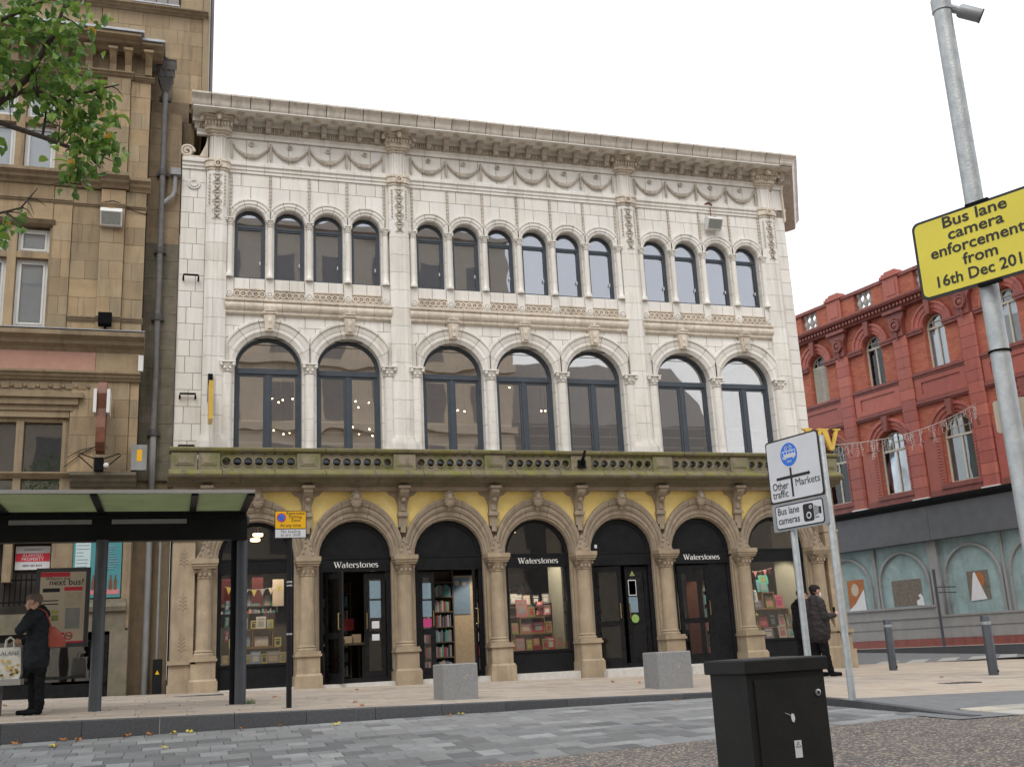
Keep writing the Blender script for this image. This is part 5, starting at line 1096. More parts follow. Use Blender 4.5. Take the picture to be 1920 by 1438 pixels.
b.build('scrolls', 'cloth_black', t); b = MB(); b.box(-2.22, -2.05, -.85, -.6, 4.08, 4.34); b.build('case', 'cloth_black', t); b = MB(); b.ball((-1.99, -.86, 4.18), .055); b.build('lamp_globe', 'lamp_white', t, smooth=True)
b = MB(); b.tube([(-2.75, -.53, 4.4), (-2.5, -.53, 4.55), (-2.2, -.53, 4.62), (-2.0, -.53, 4.6)], .008, 5); b.tube([(-2.8, -.53, 4.2), (-2.45, -.53, 4.5), (-2.2, -.53, 4.64)], .008, 5); tag(b.build('wall_cable', 'cloth_black'), 'loose black cables clipped to stone wall beside brown projecting sign', 'cable')
b = MB(); b.tube([(-2.34, -.6, 9.95), (-2.1, -.6, 10.0), (-1.9, -.6, 9.93), (-1.7, -.52, 9.83), (-1.4, -.5, 9.78)], .01, 5); tag(b.build('wall_cable', 'cloth_black'), 'black cable drooping above white floodlight on stone building', 'cable')
# ------------------------------------------------------------------ red terracotta and brick building across the side street
RED = thing('red_building', 'red brick and terracotta commercial building with arched windows across the side street', 'building', (22.9, 9.5, -.3))
S = 2.74; PX = [1.33+S*k for k in range(-3, 5)]; WX = [2.74+S*k for k in range(-3, 4)]
def rb(nm, mat, b, sm=False): return b.build(nm, mat, RED, smooth=sm)
b = RB(); wall_open(b, -7.5, 14, 7.7, 11.2, [(x, .42, 8.78, 10.25) for x in WX], .04, .45); rb('brick_wall', 'red_brick', b)
b = RB(); wall_open(b, -7.5, 14, 4.5, 7.7, [(x+.28, .62, 4.88, 6.48) for x in WX], .04, .45); rb('brick_wall', 'red_brick', b)
b = RB(); b.box(-7.5, 14, 1.2, 1.3, -.3, 11.2); b.box(-7.5, 14, .45, 1.2, 7.4, 7.6); b.box(-7.5, -7.2, .4, 12, -.3, 12.4); b.box(13.7, 14, .4, 12, -.3, 12.4); b.box(-7.5, 14, 11.7, 12, -.3, 11.2); b.box(-7.5, 14, .4, 12, 11.0, 11.2); rb('inner_wall', 'interior_wall', b)
for k, x in enumerate(PX):
    n = 15
    for i in range(n):
        a, e = 4.5+(10.2-4.5)*i/n, 4.5+(10.2-4.5)*(i+1)/n; b = RB(); b.ext([(x-.31, .1), (x-.31, -.06), (x-.24, -.11), (x+.24, -.11), (x+.31, -.06), (x+.31, .1)], a+.006, e-.006, 'z'); rb('pier_block', 'red_terracotta', b)
    b = RB(); b.ext([(x-.40, 11.2), (x+.40, 11.2), (x+.36, 10.9), (x+.26, 10.75), (x+.26, 10.2), (x-.26, 10.2), (x-.26, 10.75), (x-.36, 10.9)], -.16, .05)
    b.box(x-.44, x+.44, -.26, .05, 11.08, 11.2); b.torus((x, 10.62), .17, .035, -.25, -.14, 16); b.ball((x, -.18, 10.62), .13, 9, 6, (1, .6, 1))
    rd = random.Random(k)
    for i in range(18): a = i*.35; b.ball((x+.20*math.cos(a), -.21, 10.64+.24*math.sin(a)), rd.uniform(.03, .055), 6, 4)
    for i in range(5): b.ball((x, -.18, 10.32-.06*i), .06-.008*i, 6, 4)
    rb('cartouche', 'red_terracotta_dark', b, 50)
PRU = [(.42, .44), (.42, .02), (.46, -.03), (.55, -.03), (.57, -.06), (.72, -.06), (.74, -.10), (.82, -.10), (.83, .06)]
PRL = [(.62, .44), (.62, .02), (.66, -.02), (.75, -.02), (.78, -.06), (.90, -.06), (.93, -.11), (1.03, -.11), (1.04, .06)]
def cream_win(b, c, h, z0, zs, y, bars):
    frame_arch(b, c, h, z0, zs, y, y+.08, .05); b.box(c-h, c+h, y-.01, y+.08, zs-.05, zs+.02); b.box(c-.025, c+.025, y, y+.07, z0, zs-.05)
    for s in bars: b.box(c+s*h-.012, c+s*h+.012, y+.01, y+.06, zs, zs+h*math.sqrt(max(.02, 1-s*s))-.03)
    b.box(c-h*.85, c+h*.85, y+.012, y+.058, zs+h*.42, zs+h*.42+.022)
for k, x in enumerate(WX):
    for i in range(5): rb('voussoir', 'red_terracotta', RB().asweep(x, 10.25, PRU, math.pi*i/5+.006, math.pi*(i+1)/5-.006, 5), 30)
    b = RB(); b.ext([(x-.07, 10.62), (x+.07, 10.62), (x+.12, 11.16), (x-.12, 11.16)], -.18, .0); rb('keystone', 'red_terracotta_dark', b)
    for xa, xb in ((x-1.06, x-.43), (x+.43, x+1.06)): b = RB(); b.box(xa, xb, -.07, .06, 10.10, 10.20); b.box(xa, xb, -.10, .06, 10.20, 10.28); rb('impost_band', 'red_terracotta_dark', b)
    b = RB(); b.box(x-1.05, x+1.05, -.10, .10, 8.66, 8.77); b.box(x-1.05, x+1.05, -.06, .08, 8.58, 8.66); rb('sill', 'red_terracotta_dark', b)
    b = RB(); b.box(x-1.06, x-.80, -.04, .05, 7.82, 8.57); b.box(x+.80, x+1.06, -.04, .05, 7.82, 8.57); b.box(x-.80, x+.80, -.04, .05, 8.40, 8.57); b.box(x-.80, x+.80, -.04, .05, 7.82, 7.98); b.box(x-.8, x+.8, -.005, .045, 7.98, 8.40); rb('apron_panel', 'red_terracotta', b)
    b = RB(); b.box(x-1.06, x+1.06, -.09, .06, 7.68, 7.80); b.box(x-1.06, x+1.06, -.05, .06, 7.62, 7.68); rb('string_course', 'red_terracotta_dark', b)
    b = RB(); cream_win(b, x, .42, 8.78, 10.22, .22, (-.4, .4)); o = rb('window', 'cream_frame', b); pane_b = RB(); n = 12
    pane_b.ext([(x-.40, 8.8), (x+.40, 8.8)]+[(x+.40*math.cos(math.pi*i/n), 10.22+.40*math.sin(math.pi*i/n)) for i in range(n+1)], .26, .268); pane_b.build('pane', 'glass_red', o)
    RB().box(x-.38, x+.38, .34, .35, 8.8, 10.15).build('blind', 'net_blind', o)
    if k == 2:
        for i in range(18): RB().box(x-.37, x+.37, .17, .24, 8.84+i*.074, 8.88+i*.074).build('slat', 'cream_frame', o)
    y = x+.28
    for i in range(7): rb('voussoir', 'red_terracotta', RB().asweep(y, 6.48, PRL, math.pi*i/7+.005, math.pi*(i+1)/7-.005, 4, 1.06), 30)
    b = RB(); b.ext([(y-.08, 7.05), (y+.08, 7.05), (y+.13, 7.58), (y-.13, 7.58)], -.2, .0); rb('keystone', 'red_terracotta_dark', b)
    b = RB(); b.box(x-1.05, y-.62, -.03, .06, 4.5, 6.46)
    for i in range(16): b.ball((y-.75, -.03, 4.75+.1*i), .06, 6, 4)
    rb('jamb', 'red_terracotta', b); b = RB(); b.box(y+.62, x+1.05, -.03, .06, 4.5, 6.46)
    for i in range(16): b.ball((y+.70, -.03, 4.75+.1*i), .045, 6, 4)
    rb('jamb', 'red_terracotta', b)
    b = RB(); b.box(y-.8, y+.8, -.10, .1, 4.70, 4.86); b.box(x-1.05, x+1.05, -.06, .1, 4.5, 4.70); rb('sill', 'red_terracotta_dark', b)
    b = RB(); cream_win(b, y, .62, 4.88, 6.42, .22, (-.6, -.2, .2, .6)); o = rb('window', 'cream_frame', b)
    pb = RB(); pb.ext([(y-.6, 4.9), (y+.6, 4.9)]+[(y+.6*math.cos(math.pi*i/n), 6.42+.6*math.sin(math.pi*i/n)) for i in range(n+1)], .26, .268); pb.build('pane', 'glass_red', o); RB().box(y-.58, y+.58, .33, .34, 4.9, 6.4).build('board', 'boarded_teal', o)
b = RB(); b.ext([(.1, 11.2), (-.14, 11.2), (-.18, 11.28), (-.18, 11.40), (-.30, 11.44), (-.34, 11.52), (-.34, 11.58), (.1, 11.60)], -7.5, 14, 'x'); rb('cornice', 'red_terracotta_dark', b)
b = RB()
for i in range(130): x = -7.2+i*.16; b.box(x, x+.085, -.27, -.17, 11.29, 11.39)
rb('dentils', 'red_terracotta_dark', b); bpy.data.objects['dentils']['kind'] = 'stuff'
for k, x in enumerate(PX):
    b = RB(); b.box(x-.34, x+.34, -.14, .35, 11.6, 12.42); b.box(x-.22, x+.22, -.16, -.1, 11.75, 12.25); b.box(x-.40, x+.40, -.20, .4, 12.42, 12.52); b.box(x-.34, x+.34, -.16, .35, 12.52, 12.60); b.box(x-.24, x+.24, -.1, .3, 12.60, 12.68); rb('parapet_pier', 'red_terracotta', b)
    if k < len(PX)-1:
        xa, xb = x+.34, PX[k+1]-.34; c = (xa+xb)/2; rb('parapet_wall', 'red_brick', RB().box(xa, c-.42, -.06, .25, 11.6, 12.34)); rb('parapet_wall', 'red_brick', RB().box(c+.42, xb, -.06, .25, 11.6, 12.34))
        b = RB(); b.box(xa, xb, -.12, .32, 12.34, 12.46); b.box(c-.42, c+.42, -.08, .3, 11.6, 11.72); rb('parapet_coping', 'red_terracotta_dark', b)
        for s in (-.27, 0, .27): RB().lathe((c+s, .1, 11.72), [(.10, 0), (.10, .05), (.05, .08), (.11, .22), (.10, .30), (.045, .42), (.06, .48), (.10, .52), (.10, .62)], 10).build('baluster', 'baluster_white', RED, smooth=50)
# shuttered shop below
rb('fascia_board', 'grey_fascia', RB().box(-7.5, 4.36, -.30, .4, 3.10, 4.22)); rb('fascia_board', 'grey_fascia', RB().box(4.375, 14, -.30, .4, 3.10, 4.22))
b = RB(); b.ext([(.2, 4.22), (-.33, 4.22), (-.36, 4.28), (-.46, 4.36), (-.48, 4.44), (.2, 4.50)], -7.5, 14, 'x'); rb('fascia_cornice', 'shop_black', b)
for x in PX: rb('pier_foot', 'lamp_white', RB().box(x-.33, x+.33, -.16, .1, 4.452, 4.53))
b = RB(); b.box(-7.5, 14, .02, .4, -.4, 3.10); rb('shop_back', 'boarded_teal', b)
b = RB(); b.box(-7.5, 14, -.12, .05, .30, .62); b.box(-7.5, 14, -.15, .05, .62, .68); b.box(-7.5, 14, -.13, .05, -.05, .24); b.box(-7.5, 4.0, -.10, .05, .68, .95); b.box(-7.5, 4.05, -.15, .05, .95, 1.02); b.box(-7.5, 14, -.10, .05, .24, .30); rb('stall_riser', 'grey_paint', b)
b = RB(); b.box(-7.5, 14, -.16, .05, -.4, -.055); rb('base_course', 'red_terracotta_dark', b)
for c, z0 in ((-3.2, 1.02), (-.80+.75*1.4, 1.02), (2.78, 1.02), (5.55, .68), (8.0, .68), (10.4, .68)):
    b = RB(); h = 1.12; r_ = 1.05
    b.asweep(c, 1.78, [(1.10, .02), (1.10, -.05), (1.02, -.07), (1.0, .02)], 0, math.pi, 18); b.box(c-1.10, c-1.02, -.05, .02, z0, 1.78); b.box(c+1.02, c+1.10, -.05, .02, z0, 1.78)
    rb('window_frame', 'grey_paint', b)
for q in ((4.0, 4.36, -.12, .05, .68, 3.10), (1.53, 1.63, -.06, .03, 1.02, 3.1), (6.72, 6.8, -.06, .03, .68, 3.1)): rb('shop_pier', 'grey_paint', RB().box(*q))
# torn posters, plain fields of colour
def poster(x0, x1, z0, z1, bm_, torn, lab, extra=None):
    b = RB(); b.box(x0, x1, .004, .014, z0, z1); b.cur = 1; b.ext(torn, -.004, .003)
    if extra: b.cur = 2; [b.disc((cx, cz), r_, -.001, .0035, 14, .8) for cx, cz, r_ in extra]
    tag(b.build('poster', [bm_, 'paper_white', 'poster_orange' if bm_ != 'poster_orange' else 'book_cream']), lab, 'poster', 'torn posters on boarded shop')
poster(.15, .93, 1.05, 2.10, 'poster_orange', [(.10, 1.03), (.95, 1.0), (.92, 1.75), (.80, 1.62), (.45, 1.25)], 'torn orange poster on teal board nearest the bookshop corner', [(.5, 1.75, .22)])
poster(2.2, 3.45, 1.06, 1.92, 'poster_dark', [(3.2, 1.05), (3.5, 1.03), (3.48, 1.30), (3.40, 1.42), (3.28, 1.38), (3.36, 1.26), (3.2, 1.2)], 'dark brown wide poster on teal board left of thin black post')
poster(5.3, 6.1, 1.08, 1.98, 'poster_dark', [(5.35, 1.05), (5.95, 1.08), (5.62, 1.95), (5.55, 1.9)], 'dark poster with white torn wedge on teal board right of thin black post', [(5.75, 1.7, .24)])
b = RB(); b.tube([(4.88, -1.0, -.30), (4.88, -1.0, 2.1)], .045, 8); b.box(4.84, 4.92, -.9, -.1, 1.52, 1.55); b.box(4.84, 4.92, -.9, -.1, 1.35, 1.38); tag(b.build('thin_post', 'dark_post'), 'thin black post tied to the boarded shopfront of red building', 'post')
# ------------------------------------------------------------------ across the street behind the viewer: what the panes mirror
OPP = thing('opposite_block', 'tall tan stone block across the street, mirrored in the left-hand windows', 'building', (-12, -44, -1.5))
b = MB(); b.box(-48, 21.5, -58, -44, -3, 29); b.build('wall', 'opposite_stone', OPP)
b = MB()
for j in range(6):
    for i in range(20): x = -46+i*3.4; b.box(x, x+1.5, -44.0, -43.98, 2.5+j*4.3, 5.2+j*4.3)
b.build('window_panes', 'opposite_slate', OPP)
b = MB()
for z in (6.2, 10.5, 14.8, 19.1, 23.4, 28.6): b.box(-48, 21.6, -44, -43.6, z, z+.45)
b.build('string_course', 'opposite_stone', OPP)
OP2 = thing('opposite_gabled_house', 'lower gabled stone house across the street, mirrored in the right-hand windows', 'building', (29, -46, -1.5))
b = MB(); b.box(21.6, 37.6, -58, -46, -3, 16); b.build('wall', 'opposite_slate', OP2); b = MB(); b.ext([(-46, 16), (-52, 22), (-58, 16)], 21.6, 37.8, 'x'); b.build('roof', 'opposite_slate', OP2)
OP3 = thing('opposite_shop_row', 'low row of shops across the street, mirrored in the right-hand shopfronts', 'building', (60, -46, -1.5))
b = MB(); b.box(35.4, 95, -58, -46, -3, 10); b.build('wall', 'opposite_stone', OP3); b = MB(); b.ext([(-46, 10), (-52, 13), (-58, 10)], 35.4, 95, 'x'); b.build('roof', 'opposite_slate', OP3)
# ------------------------------------------------------------------ bus shelter
SHEL = thing('bus_shelter', 'dark metal bus shelter with green glass roof in front of the stone building', 'bus shelter', (-1.7, -6.3, P(-1.7, -6.3)))
for x, y in ((-1.67, -6.33), (.36, -6.07), (-4.0, -6.5)):
    b = MB(); b.lathe((x, y, 0), [(.088, P(x, y)-.1), (.088, 2.06)], 14); o = b.build('post', 'dark_post', SHEL, smooth=True)
    if x > 0:
        b = MB(); b.lathe((x-.115, y+.02, 0), [(.04, P(x, y)-.1), (.05, 2.06)], 10); b.build('cable_duct', 'cloth_black', o, smooth=True); b = MB(); b.box(x-.05, x+.06, y-.06, y+.06, 2.10, 2.40); b.box(x+.02, x+.10, y-.1, y, 2.30, 2.42); b.build('bracket', 'dark_post', o)
b = MB(); b.box(-8, .42, -6.30, -6.10, 2.05, 2.42); b.box(-8, .40, -6.34, -6.30, 2.38, 2.44); b.build('beam', 'shop_black', SHEL)
for x0, x1 in ((-2.96, -1.83), (-1.55, -.48), (-4.4, -3.2)): MB().box(x0, x1, -6.345, -6.302, 2.30, 2.365).build('light_strip', 'grey_paint', SHEL)
for x0, x1 in ((-.36, .30), (-1.66, -.44), (-2.96, -1.74), (-4.26, -3.04), (-5.56, -4.34)): MB().box(x0, x1, -8.12, -6.32, 2.475, 2.487).build('roof_pane', 'roof_glass_green', SHEL)
for x in (-.40, -1.70, -3.0, -4.30, .355): b = MB(); b.box(x-.045, x+.045, -8.16, -6.30, 2.44, 2.52); b.build('roof_bar', 'shop_black', SHEL)
b = MB(); b.box(-8, .40, -8.20, -8.13, 2.47, 2.52); b.build('roof_edge', 'steel', SHEL); b = MB(); b.box(-8, .40, -6.44, -6.34, 2.44, 2.47); b.build('roof_rail', 'shop_black', SHEL)
b = MB(); b.box(-2.56, -1.82, -6.19, -6.11, .54, 1.68); pn = b.build('information_panel', 'dark_post', SHEL)
b = MB(); y = -6.194; X0, X1, Z0, Z1 = -2.50, -1.88, .60, 1.62
b.box(X0, X1, y, y+.003, Z0, Z1); b.cur = 1; b.box(X0, X0+.40, y-.002, y, Z1-.07, Z1-.005); b.box(X0, X1, y-.002, y, Z0, Z0+.025); b.box(X0+.33, X0+.58, y-.002, y, 1.345, 1.40); b.box(X0+.28, X0+.36, y-.002, y, .72, .75); b.torus((X0+.42, .70), .05, .008, y-.003, y, 16); b.bar((X0+.385, y-.001, .735), (X0+.455, y-.001, .665), .012, .003)
b.cur = 2; b.text('next bus?', X0+.12, 1.43, .125, y-.003); b.box(X0+.04, X0+.27, y-.002, y, 1.33, 1.385)
for i in range(2): b.box(X0+.05, X0+.26, y-.002, y, 1.20-.05*i, 1.215-.05*i)
b.cur = 3; b.text("Where's the", X0+.07, 1.505, .065, y-.003); b.cur = 4; b.box(X0+.34, X0+.57, y-.002, y, 1.12, 1.33); b.cur = 5; b.box(X0+.36, X0+.56, y-.002, y, .80, 1.10); b.cur = 6; b.box(X0+.17, X0+.27, y-.002, y, 1.02, 1.07); b.cur = 7; b.box(X0+.17, X0+.27, y-.002, y, .92, 1.0); b.cur = 2; b.box(X0+.36, X0+.47, y-.002, y, .695, .705)
b.build('timetable_poster', ['poster_cream', 'sign_red', 'black_print', 'interior_mid', 'book_cream', 'book_grey', 'book_yellow', 'book_green'], pn)
b = MB(); b.box(-5.5, -2.62, -6.72, -6.32, .05, .13); sb = b.build('bench_seat', 'steel', SHEL)
for x in (-2.9, -4.2): MB().box(x-.03, x+.03, -6.55, -6.45, P(x, -6.5)-.02, .05).build('bench_leg', 'dark_post', SHEL)
# restricted parking sign
x, y = .92, -7.72
t = thing('parking_sign', 'black post with small yellow and white Restricted Parking Zone plate near shelter', 'road sign', (x, y, P(x, y)))
b = MB(); b.lathe((x, y, 0), [(.038, P(x, y)-.1), (.038, 1.90), (.03, 1.905)], 12); b.build('post', 'shop_black', t, smooth=True)
yy = y-.05; b = MB(); b.box(.705, 1.155, yy, yy+.008, 1.885, 2.28); b.cur = 1; b.box(.715, 1.145, yy-.003, yy, 2.025, 2.27); b.cur = 2; b.box(.715, 1.145, yy-.003, yy, 1.895, 2.012)
b.cur = 3; b.disc((.80, 2.18), .065, yy-.005, yy-.003, 24); b.cur = 4; b.disc((.80, 2.18), .05, yy-.007, yy-.005, 22); b.cur = 3; b.bar((.765, yy-.008, 2.215), (.835, yy-.008, 2.145), .014, .003)
b.cur = 0; b.text('Restricted', .868, 2.222, .062, yy-.004); b.text('Parking', .905, 2.172, .062, yy-.004); b.text('Zone', .935, 2.122, .062, yy-.004); b.text('At any time', .93, 2.048, .062, yy-.004, 1, 'CENTER'); b.cur = 5; b.text('No loading', .93, 1.962, .062, yy-.004, 1, 'CENTER'); b.text('at any time', .93, 1.915, .062, yy-.004, 1, 'CENTER')
b.build('sign_plate', ['black_print', 'sign_amber', 'sign_white', 'sign_red', 'sign_blue', 'interior_mid'], t)
for z in (.55, 1.22, 1.27): MB().lathe((x, y, z), [(.041, -.012), (.043, 0), (.041, .012)], 12).build('strap', 'steel', t)
# granite cubes
for x, y, s, rz, lab in ((3.42, -7.25, .53, 3, 'light grey granite cube seat in front of the third arch'), (7.2, -6.65, .60, -2, 'light grey granite cube seat in front of the right-hand doors')):
    z = P(x, y)-.01; M = Matrix.Translation((x, y, z)) @ Matrix.Rotation(R(rz), 4, 'Z'); b = MB(M); e = .012; h = s*.98
    b.loft([[(sx*(s/2-q), sy*(s/2-q), zz) for sx, sy in ((-1,-1),(1,-1),(1,1),(-1,1))] for q, zz in ((0, 0), (0, h-e), (e, h))])
    for k in range(2): b.lathe((0.08-.0*k, -s/2+.0, h*.62), [(.001, 0)], 3) if False else None
    o = b.build('granite_cube', 'cube_granite'); tag(o, lab, 'seat', 'granite cube seats')
    b = MB(M)
    for xx, zz in ((.06, .62), (.10, .66), (.08, .58)): b.disc((xx, h*zz), .011, -s/2-.003, -s/2+.01, 10)
    b.build('fixing_mark', 'interior_wall', o)
# bollards
for x, y, h, lab in ((14.12, -3.25, 1.06, 'dark grey bollard with white band nearer the bookshop corner'), (13.4, -7.05, 1.04, 'dark grey bollard with white band at the right edge of pavement')):
    z = P(x, y); t = thing('bollard', lab, 'bollard', (x, y, z), 'bollards on the corner pavement')
    MB().lathe((x, y, z), [(.085, -.05), (.085, h-.02), (.075, h)], 16).build('post', 'dark_post', t, smooth=35); MB().lathe((x, y, z), [(.087, h-.16), (.088, h-.15), (.088, h-.115), (.087, h-.105)], 16).build('reflective_band', 'sign_grey', t, smooth=True)
    MB().box(x+.02, x+.05, y-.09, y-.075, z+.05, z+.09).build('lock_plate', 'black_print', t)
# ------------------------------------------------------------------ direction sign on two galvanised posts
SD = Vector((.19, -.98, 0)).normalized(); MS = frame((7.33, -11.46, 0), SD)
t = thing('direction_sign', 'white direction sign with blue bus disc reading Markets and Other traffic on two galvanised posts', 'road sign', (7.2, -11.1, -.62))
for u in (-.70, -.01): MB(MS).lathe((u, .07, 0), [(.045, -.70), (.045, 2.70), (.04, 2.71)], 14).build('post', 'galvanised', t, smooth=True)
def rrect(x0, x1, z0, z1, r, n=4): return [(cx+r*math.cos(a0+math.pi/2*i/n), cz+r*math.sin(a0+math.pi/2*i/n)) for cx, cz, a0 in ((x1-r, z0+r, -math.pi/2), (x1-r, z1-r, 0), (x0+r, z1-r, math.pi/2), (x0+r, z0+r, math.pi)) for i in range(n+1)]
b = MB(MS); b.ext(rrect(-.995, .015, 1.93, 2.79, .05), .0, .012); b.cur = 1; b.ext(rrect(-.973, -.007, 1.952, 2.768, .04), -.003, .0)
b.cur = 2; cx, cz = -.549, 2.555; b.disc((cx, cz), .158, -.006, -.003, 32)
b.cur = 1; y = -.008
b.ext(rrect(cx-.13, cx+.13, cz-.045, cz+.055, .015), y, y+.001); b.box(cx-.12, cx-.09, y, y+.001, cz-.055, cz-.04); [b.disc((cx+s, cz-.045), .02, y-.0, y+.001, 12) for s in (-.07, .085)]
b.torus((cx-.045, cz+.09), .022, .004, y, y+.001, 12); b.torus((cx+.045, cz+.09), .022, .004, y, y+.001, 12); [b.bar((cx+p[0], y, cz+p[1]), (cx+p[2], y, cz+p[3]), .007, .001) for p in ((-.045, .09, -.02, .125), (-.02, .125, .035, .125), (.045, .09, .03, .135), (-.02, .125, .0, .09), (.0, .09, .035, .125), (-.03, .13, -.01, .13), (.02, .137, .04, .137))]
b.text('taxi', cx, cz-.108, .06, y, 1, 'CENTER'); b.cur = 2; [b.box(cx-.085+k*.055, cx-.045+k*.055, y-.002, y, cz+.01, cz+.042) for k in range(4)]; b.box(cx-.122, cx-.098, y-.002, y, cz-.03, cz+.042)
b.cur = 0; b.box(cx-.017, cx+.017, -.006, -.003, 1.985, 2.375); b.ext(rrect(-.835, -.215, 2.235, 2.272, .017), -.007, -.004); b.ext([(-.225, 2.222), (-.19, 2.254), (-.225, 2.285)], -.007, -.004)
b.text('Markets', -.49, 2.115, .142, -.006, 1, 'LEFT'); b.text('Other', -.925, 2.108, .142, -.006, 1, 'LEFT', squash=.85); b.text('traffic', -.935, 2.0, .142, -.006, 1, 'LEFT', squash=.92)
b.build('main_plate', ['black_print', 'sign_white', 'sign_blue'], t)
b = MB(MS); b.ext(rrect(-1.0, .03, 1.55, 1.925, .03), .004, .014); b.build('backing_plate', 'sign_grey', t)
b = MB(MS); b.ext(rrect(-.93, -.035, 1.575, 1.895, .04), -.001, .003); b.cur = 1; b.ext(rrect(-.915, -.05, 1.59, 1.88, .03), -.004, -.001)
b.cur = 0; b.text('Bus lane', -.885, 1.77, .135, -.007, 1, 'LEFT', squash=.92); b.text('cameras', -.885, 1.645, .135, -.007, 1, 'LEFT', squash=.92)
b.ext(rrect(-.40, -.21, 1.625, 1.855, .03), -.007, -.004); b.cur = 1; b.disc((-.26, 1.805), .025, -.010, -.007, 16); b.disc((-.30, 1.70), .045, -.010, -.007, 18); b.cur = 0; b.disc((-.26, 1.805), .013, -.012, -.010, 12); b.disc((-.30, 1.70), .028, -.012, -.010, 16)
for k in range(4): b.box(-.195+k*.021, -.187+k*.021, -.007, -.004, 1.68+k*.008, 1.82-k*.008)
b.box(-.195, -.125, -.007, -.004, 1.655, 1.667); b.box(-.115, -.075, -.007, -.004, 1.70, 1.79)
b.build('camera_plate', ['black_print', 'sign_white'], t)
# ------------------------------------------------------------------ lamp column with the yellow plate
LX, LY = 4.568, -17.705; ld = Vector((math.cos(R(-66)), math.sin(R(-66)), 0)); ML = frame((LX, LY, 0), ld); g = RZ(LX, LY)
t = thing('lamp_column', 'tall galvanised column carrying yellow bus lane camera notice at right edge', 'pole', (LX, LY, g))
b = MB(); b.lathe((LX, LY, 0), [(.095, g-.1), (.085, .35), (.064, .42), (.061, 6.5)], 20); b.build('column', 'galvanised', t, smooth=True)
b = MB(); b.lathe((LX, LY, 1.93), [(.073, -.006), (.076, 0), (.073, .006)], 16); b.build('cable_tie', 'cloth_black', t)
b = MB(ML); b.ext(rrect(-.43, .45, 2.385, 2.965, .05), -.095, -.085); b.cur = 1; b.ext(rrect(-.41, .43, 2.405, 2.945, .04), -.098, -.095); b.cur = 0
for s, u0, u1, z in (('Bus lane', -.21, .24, 2.862), ('camera', -.18, .21, 2.768), ('enforcement', -.32, .335, 2.665), ('from', -.10, .14, 2.562), ('16th Dec 201', -.32, .262, 2.452)):
    vs = glyphs(s, 'LEFT', .016)[0]; wd_ = max(v[0] for v in vs)-min(v[0] for v in vs); b.text(s, u0, z, .112, -.101, 1, 'LEFT', squash=(u1-u0)/wd_/.112, bold=.016)
b.build('yellow_plate', ['black_print', 'sign_yellow'], t)
for z in (2.966, 2.386): b = MB(ML); b.box(-.03, .13, -.1, -.07, z-.010, z+.010); b.build('strap', 'cloth_black', t)
b = MB(frame((LX, LY, 0), (.62, -.78))); b.ext(rrect(-.11, .11, 1.40, 1.62, .02), .085, .095); b.build('rear_plate', 'poster_cream', t)
t2 = thing('camera_head', 'grey cylindrical camera on arm near the top of galvanised column', 'camera', (LX+.1, LY, 4.5)); ax = Vector((.74, -.40, -.42))
c0_ = Vector((LX, LY, 4.56)); b = MB(); b.tube([c0_+ax*.06, c0_+ax*.17], .03, 10); b.lathe((LX, LY, 4.56), [(.07, -.05), (.07, .05)], 14); b.build('arm', 'galvanised', t2, smooth=35)
b = MB(); b.tube([c0_+ax*.13, c0_+ax*.15, c0_+ax*.30], [.04, .05, .05], 14); b.build('housing', 'sign_grey', t2, smooth=35); b = MB(); b.tube([c0_+ax*.30, c0_+ax*.312], [.054, .052], 14); b.build('front_ring', 'dark_post', t2, smooth=35)
# ------------------------------------------------------------------ roadside cabinet
MCB = Matrix.Translation((2.16, -18.16, 0)) @ Matrix.Rotation(R(9), 4, 'Z'); g = RZ(2.3, -18)
t = thing('roadside_cabinet', 'black steel roadside service cabinet in the foreground', 'cabinet', (2.4, -18, g)); w, d = .545, .33
b = MB(MCB); b.loft([[(sx, sy, z) for sx, sy in ((e, e), (w-e, e), (w-e, d-e), (e, d-e))] for e, z in ((.012, g-.1), (.012, .0))]); b.build('body', 'black_paint', t)
b = MB(MCB); b.loft([[(sx, sy, z) for sx, sy in ((-e, -e), (w+e, -e), (w+e, d+e), (-e, d+e))] for e, z in ((.004, -.03), (.009, -.026), (.009, .034), (.003, .042), (-.15, .048))]); b.build('lid', 'black_paint', t)
b = MB(MCB); b.box(.055, w-.03, .003, .012, g+.1, -.062); dr = b.build('door', 'black_paint', t)
b = MB(MCB @ Matrix.Translation((w-.075, .003, -.145)) @ Matrix.Rotation(R(90), 4, 'X')); b.lathe((0, 0, 0), [(.018, -.002), (.018, .006), (.012, .008)], 14); b.build('lock', 'steel', dr); b = MB(MCB @ Matrix.Translation((w-.075, -.006, -.145)) @ Matrix.Rotation(R(90), 4, 'X')); b.lathe((0, 0, 0), [(.008, 0), (.008, .002)], 10); b.build('keyhole', 'black_print', dr)
b = MB(MCB); b.box(.275, .32, .0, .003, -.46, -.375); b.cur = 1; b.ext([(.281, -.408), (.314, -.408), (.2975, -.38)], -.0015, .0); b.cur = 0; b.ext([(.286, -.405), (.309, -.405), (.2975, -.386)], -.0025, -.0015); b.cur = 1; b.box(.2965, .2985, -.0035, -.0025, -.400, -.392)
b.build('warning_label', ['sign_white', 'black_print'], dr)
b = MB(MCB); b.ext([(.27, -.255), (.278, -.24), (.290, -.243), (.296, -.265), (.288, -.285), (.276, -.28)], .0, .0028); b.bar((.272, .001, -.25), (.235, .001, -.235), .004, .002); b.build('paint_scrape', 'paper_white', dr)
for s in (.06, w-.04): MB(MCB @ Matrix.Translation((s, .003, -.085))).ball((0, 0, 0), .006, 6, 4).build('bolt', 'black_paint', dr)
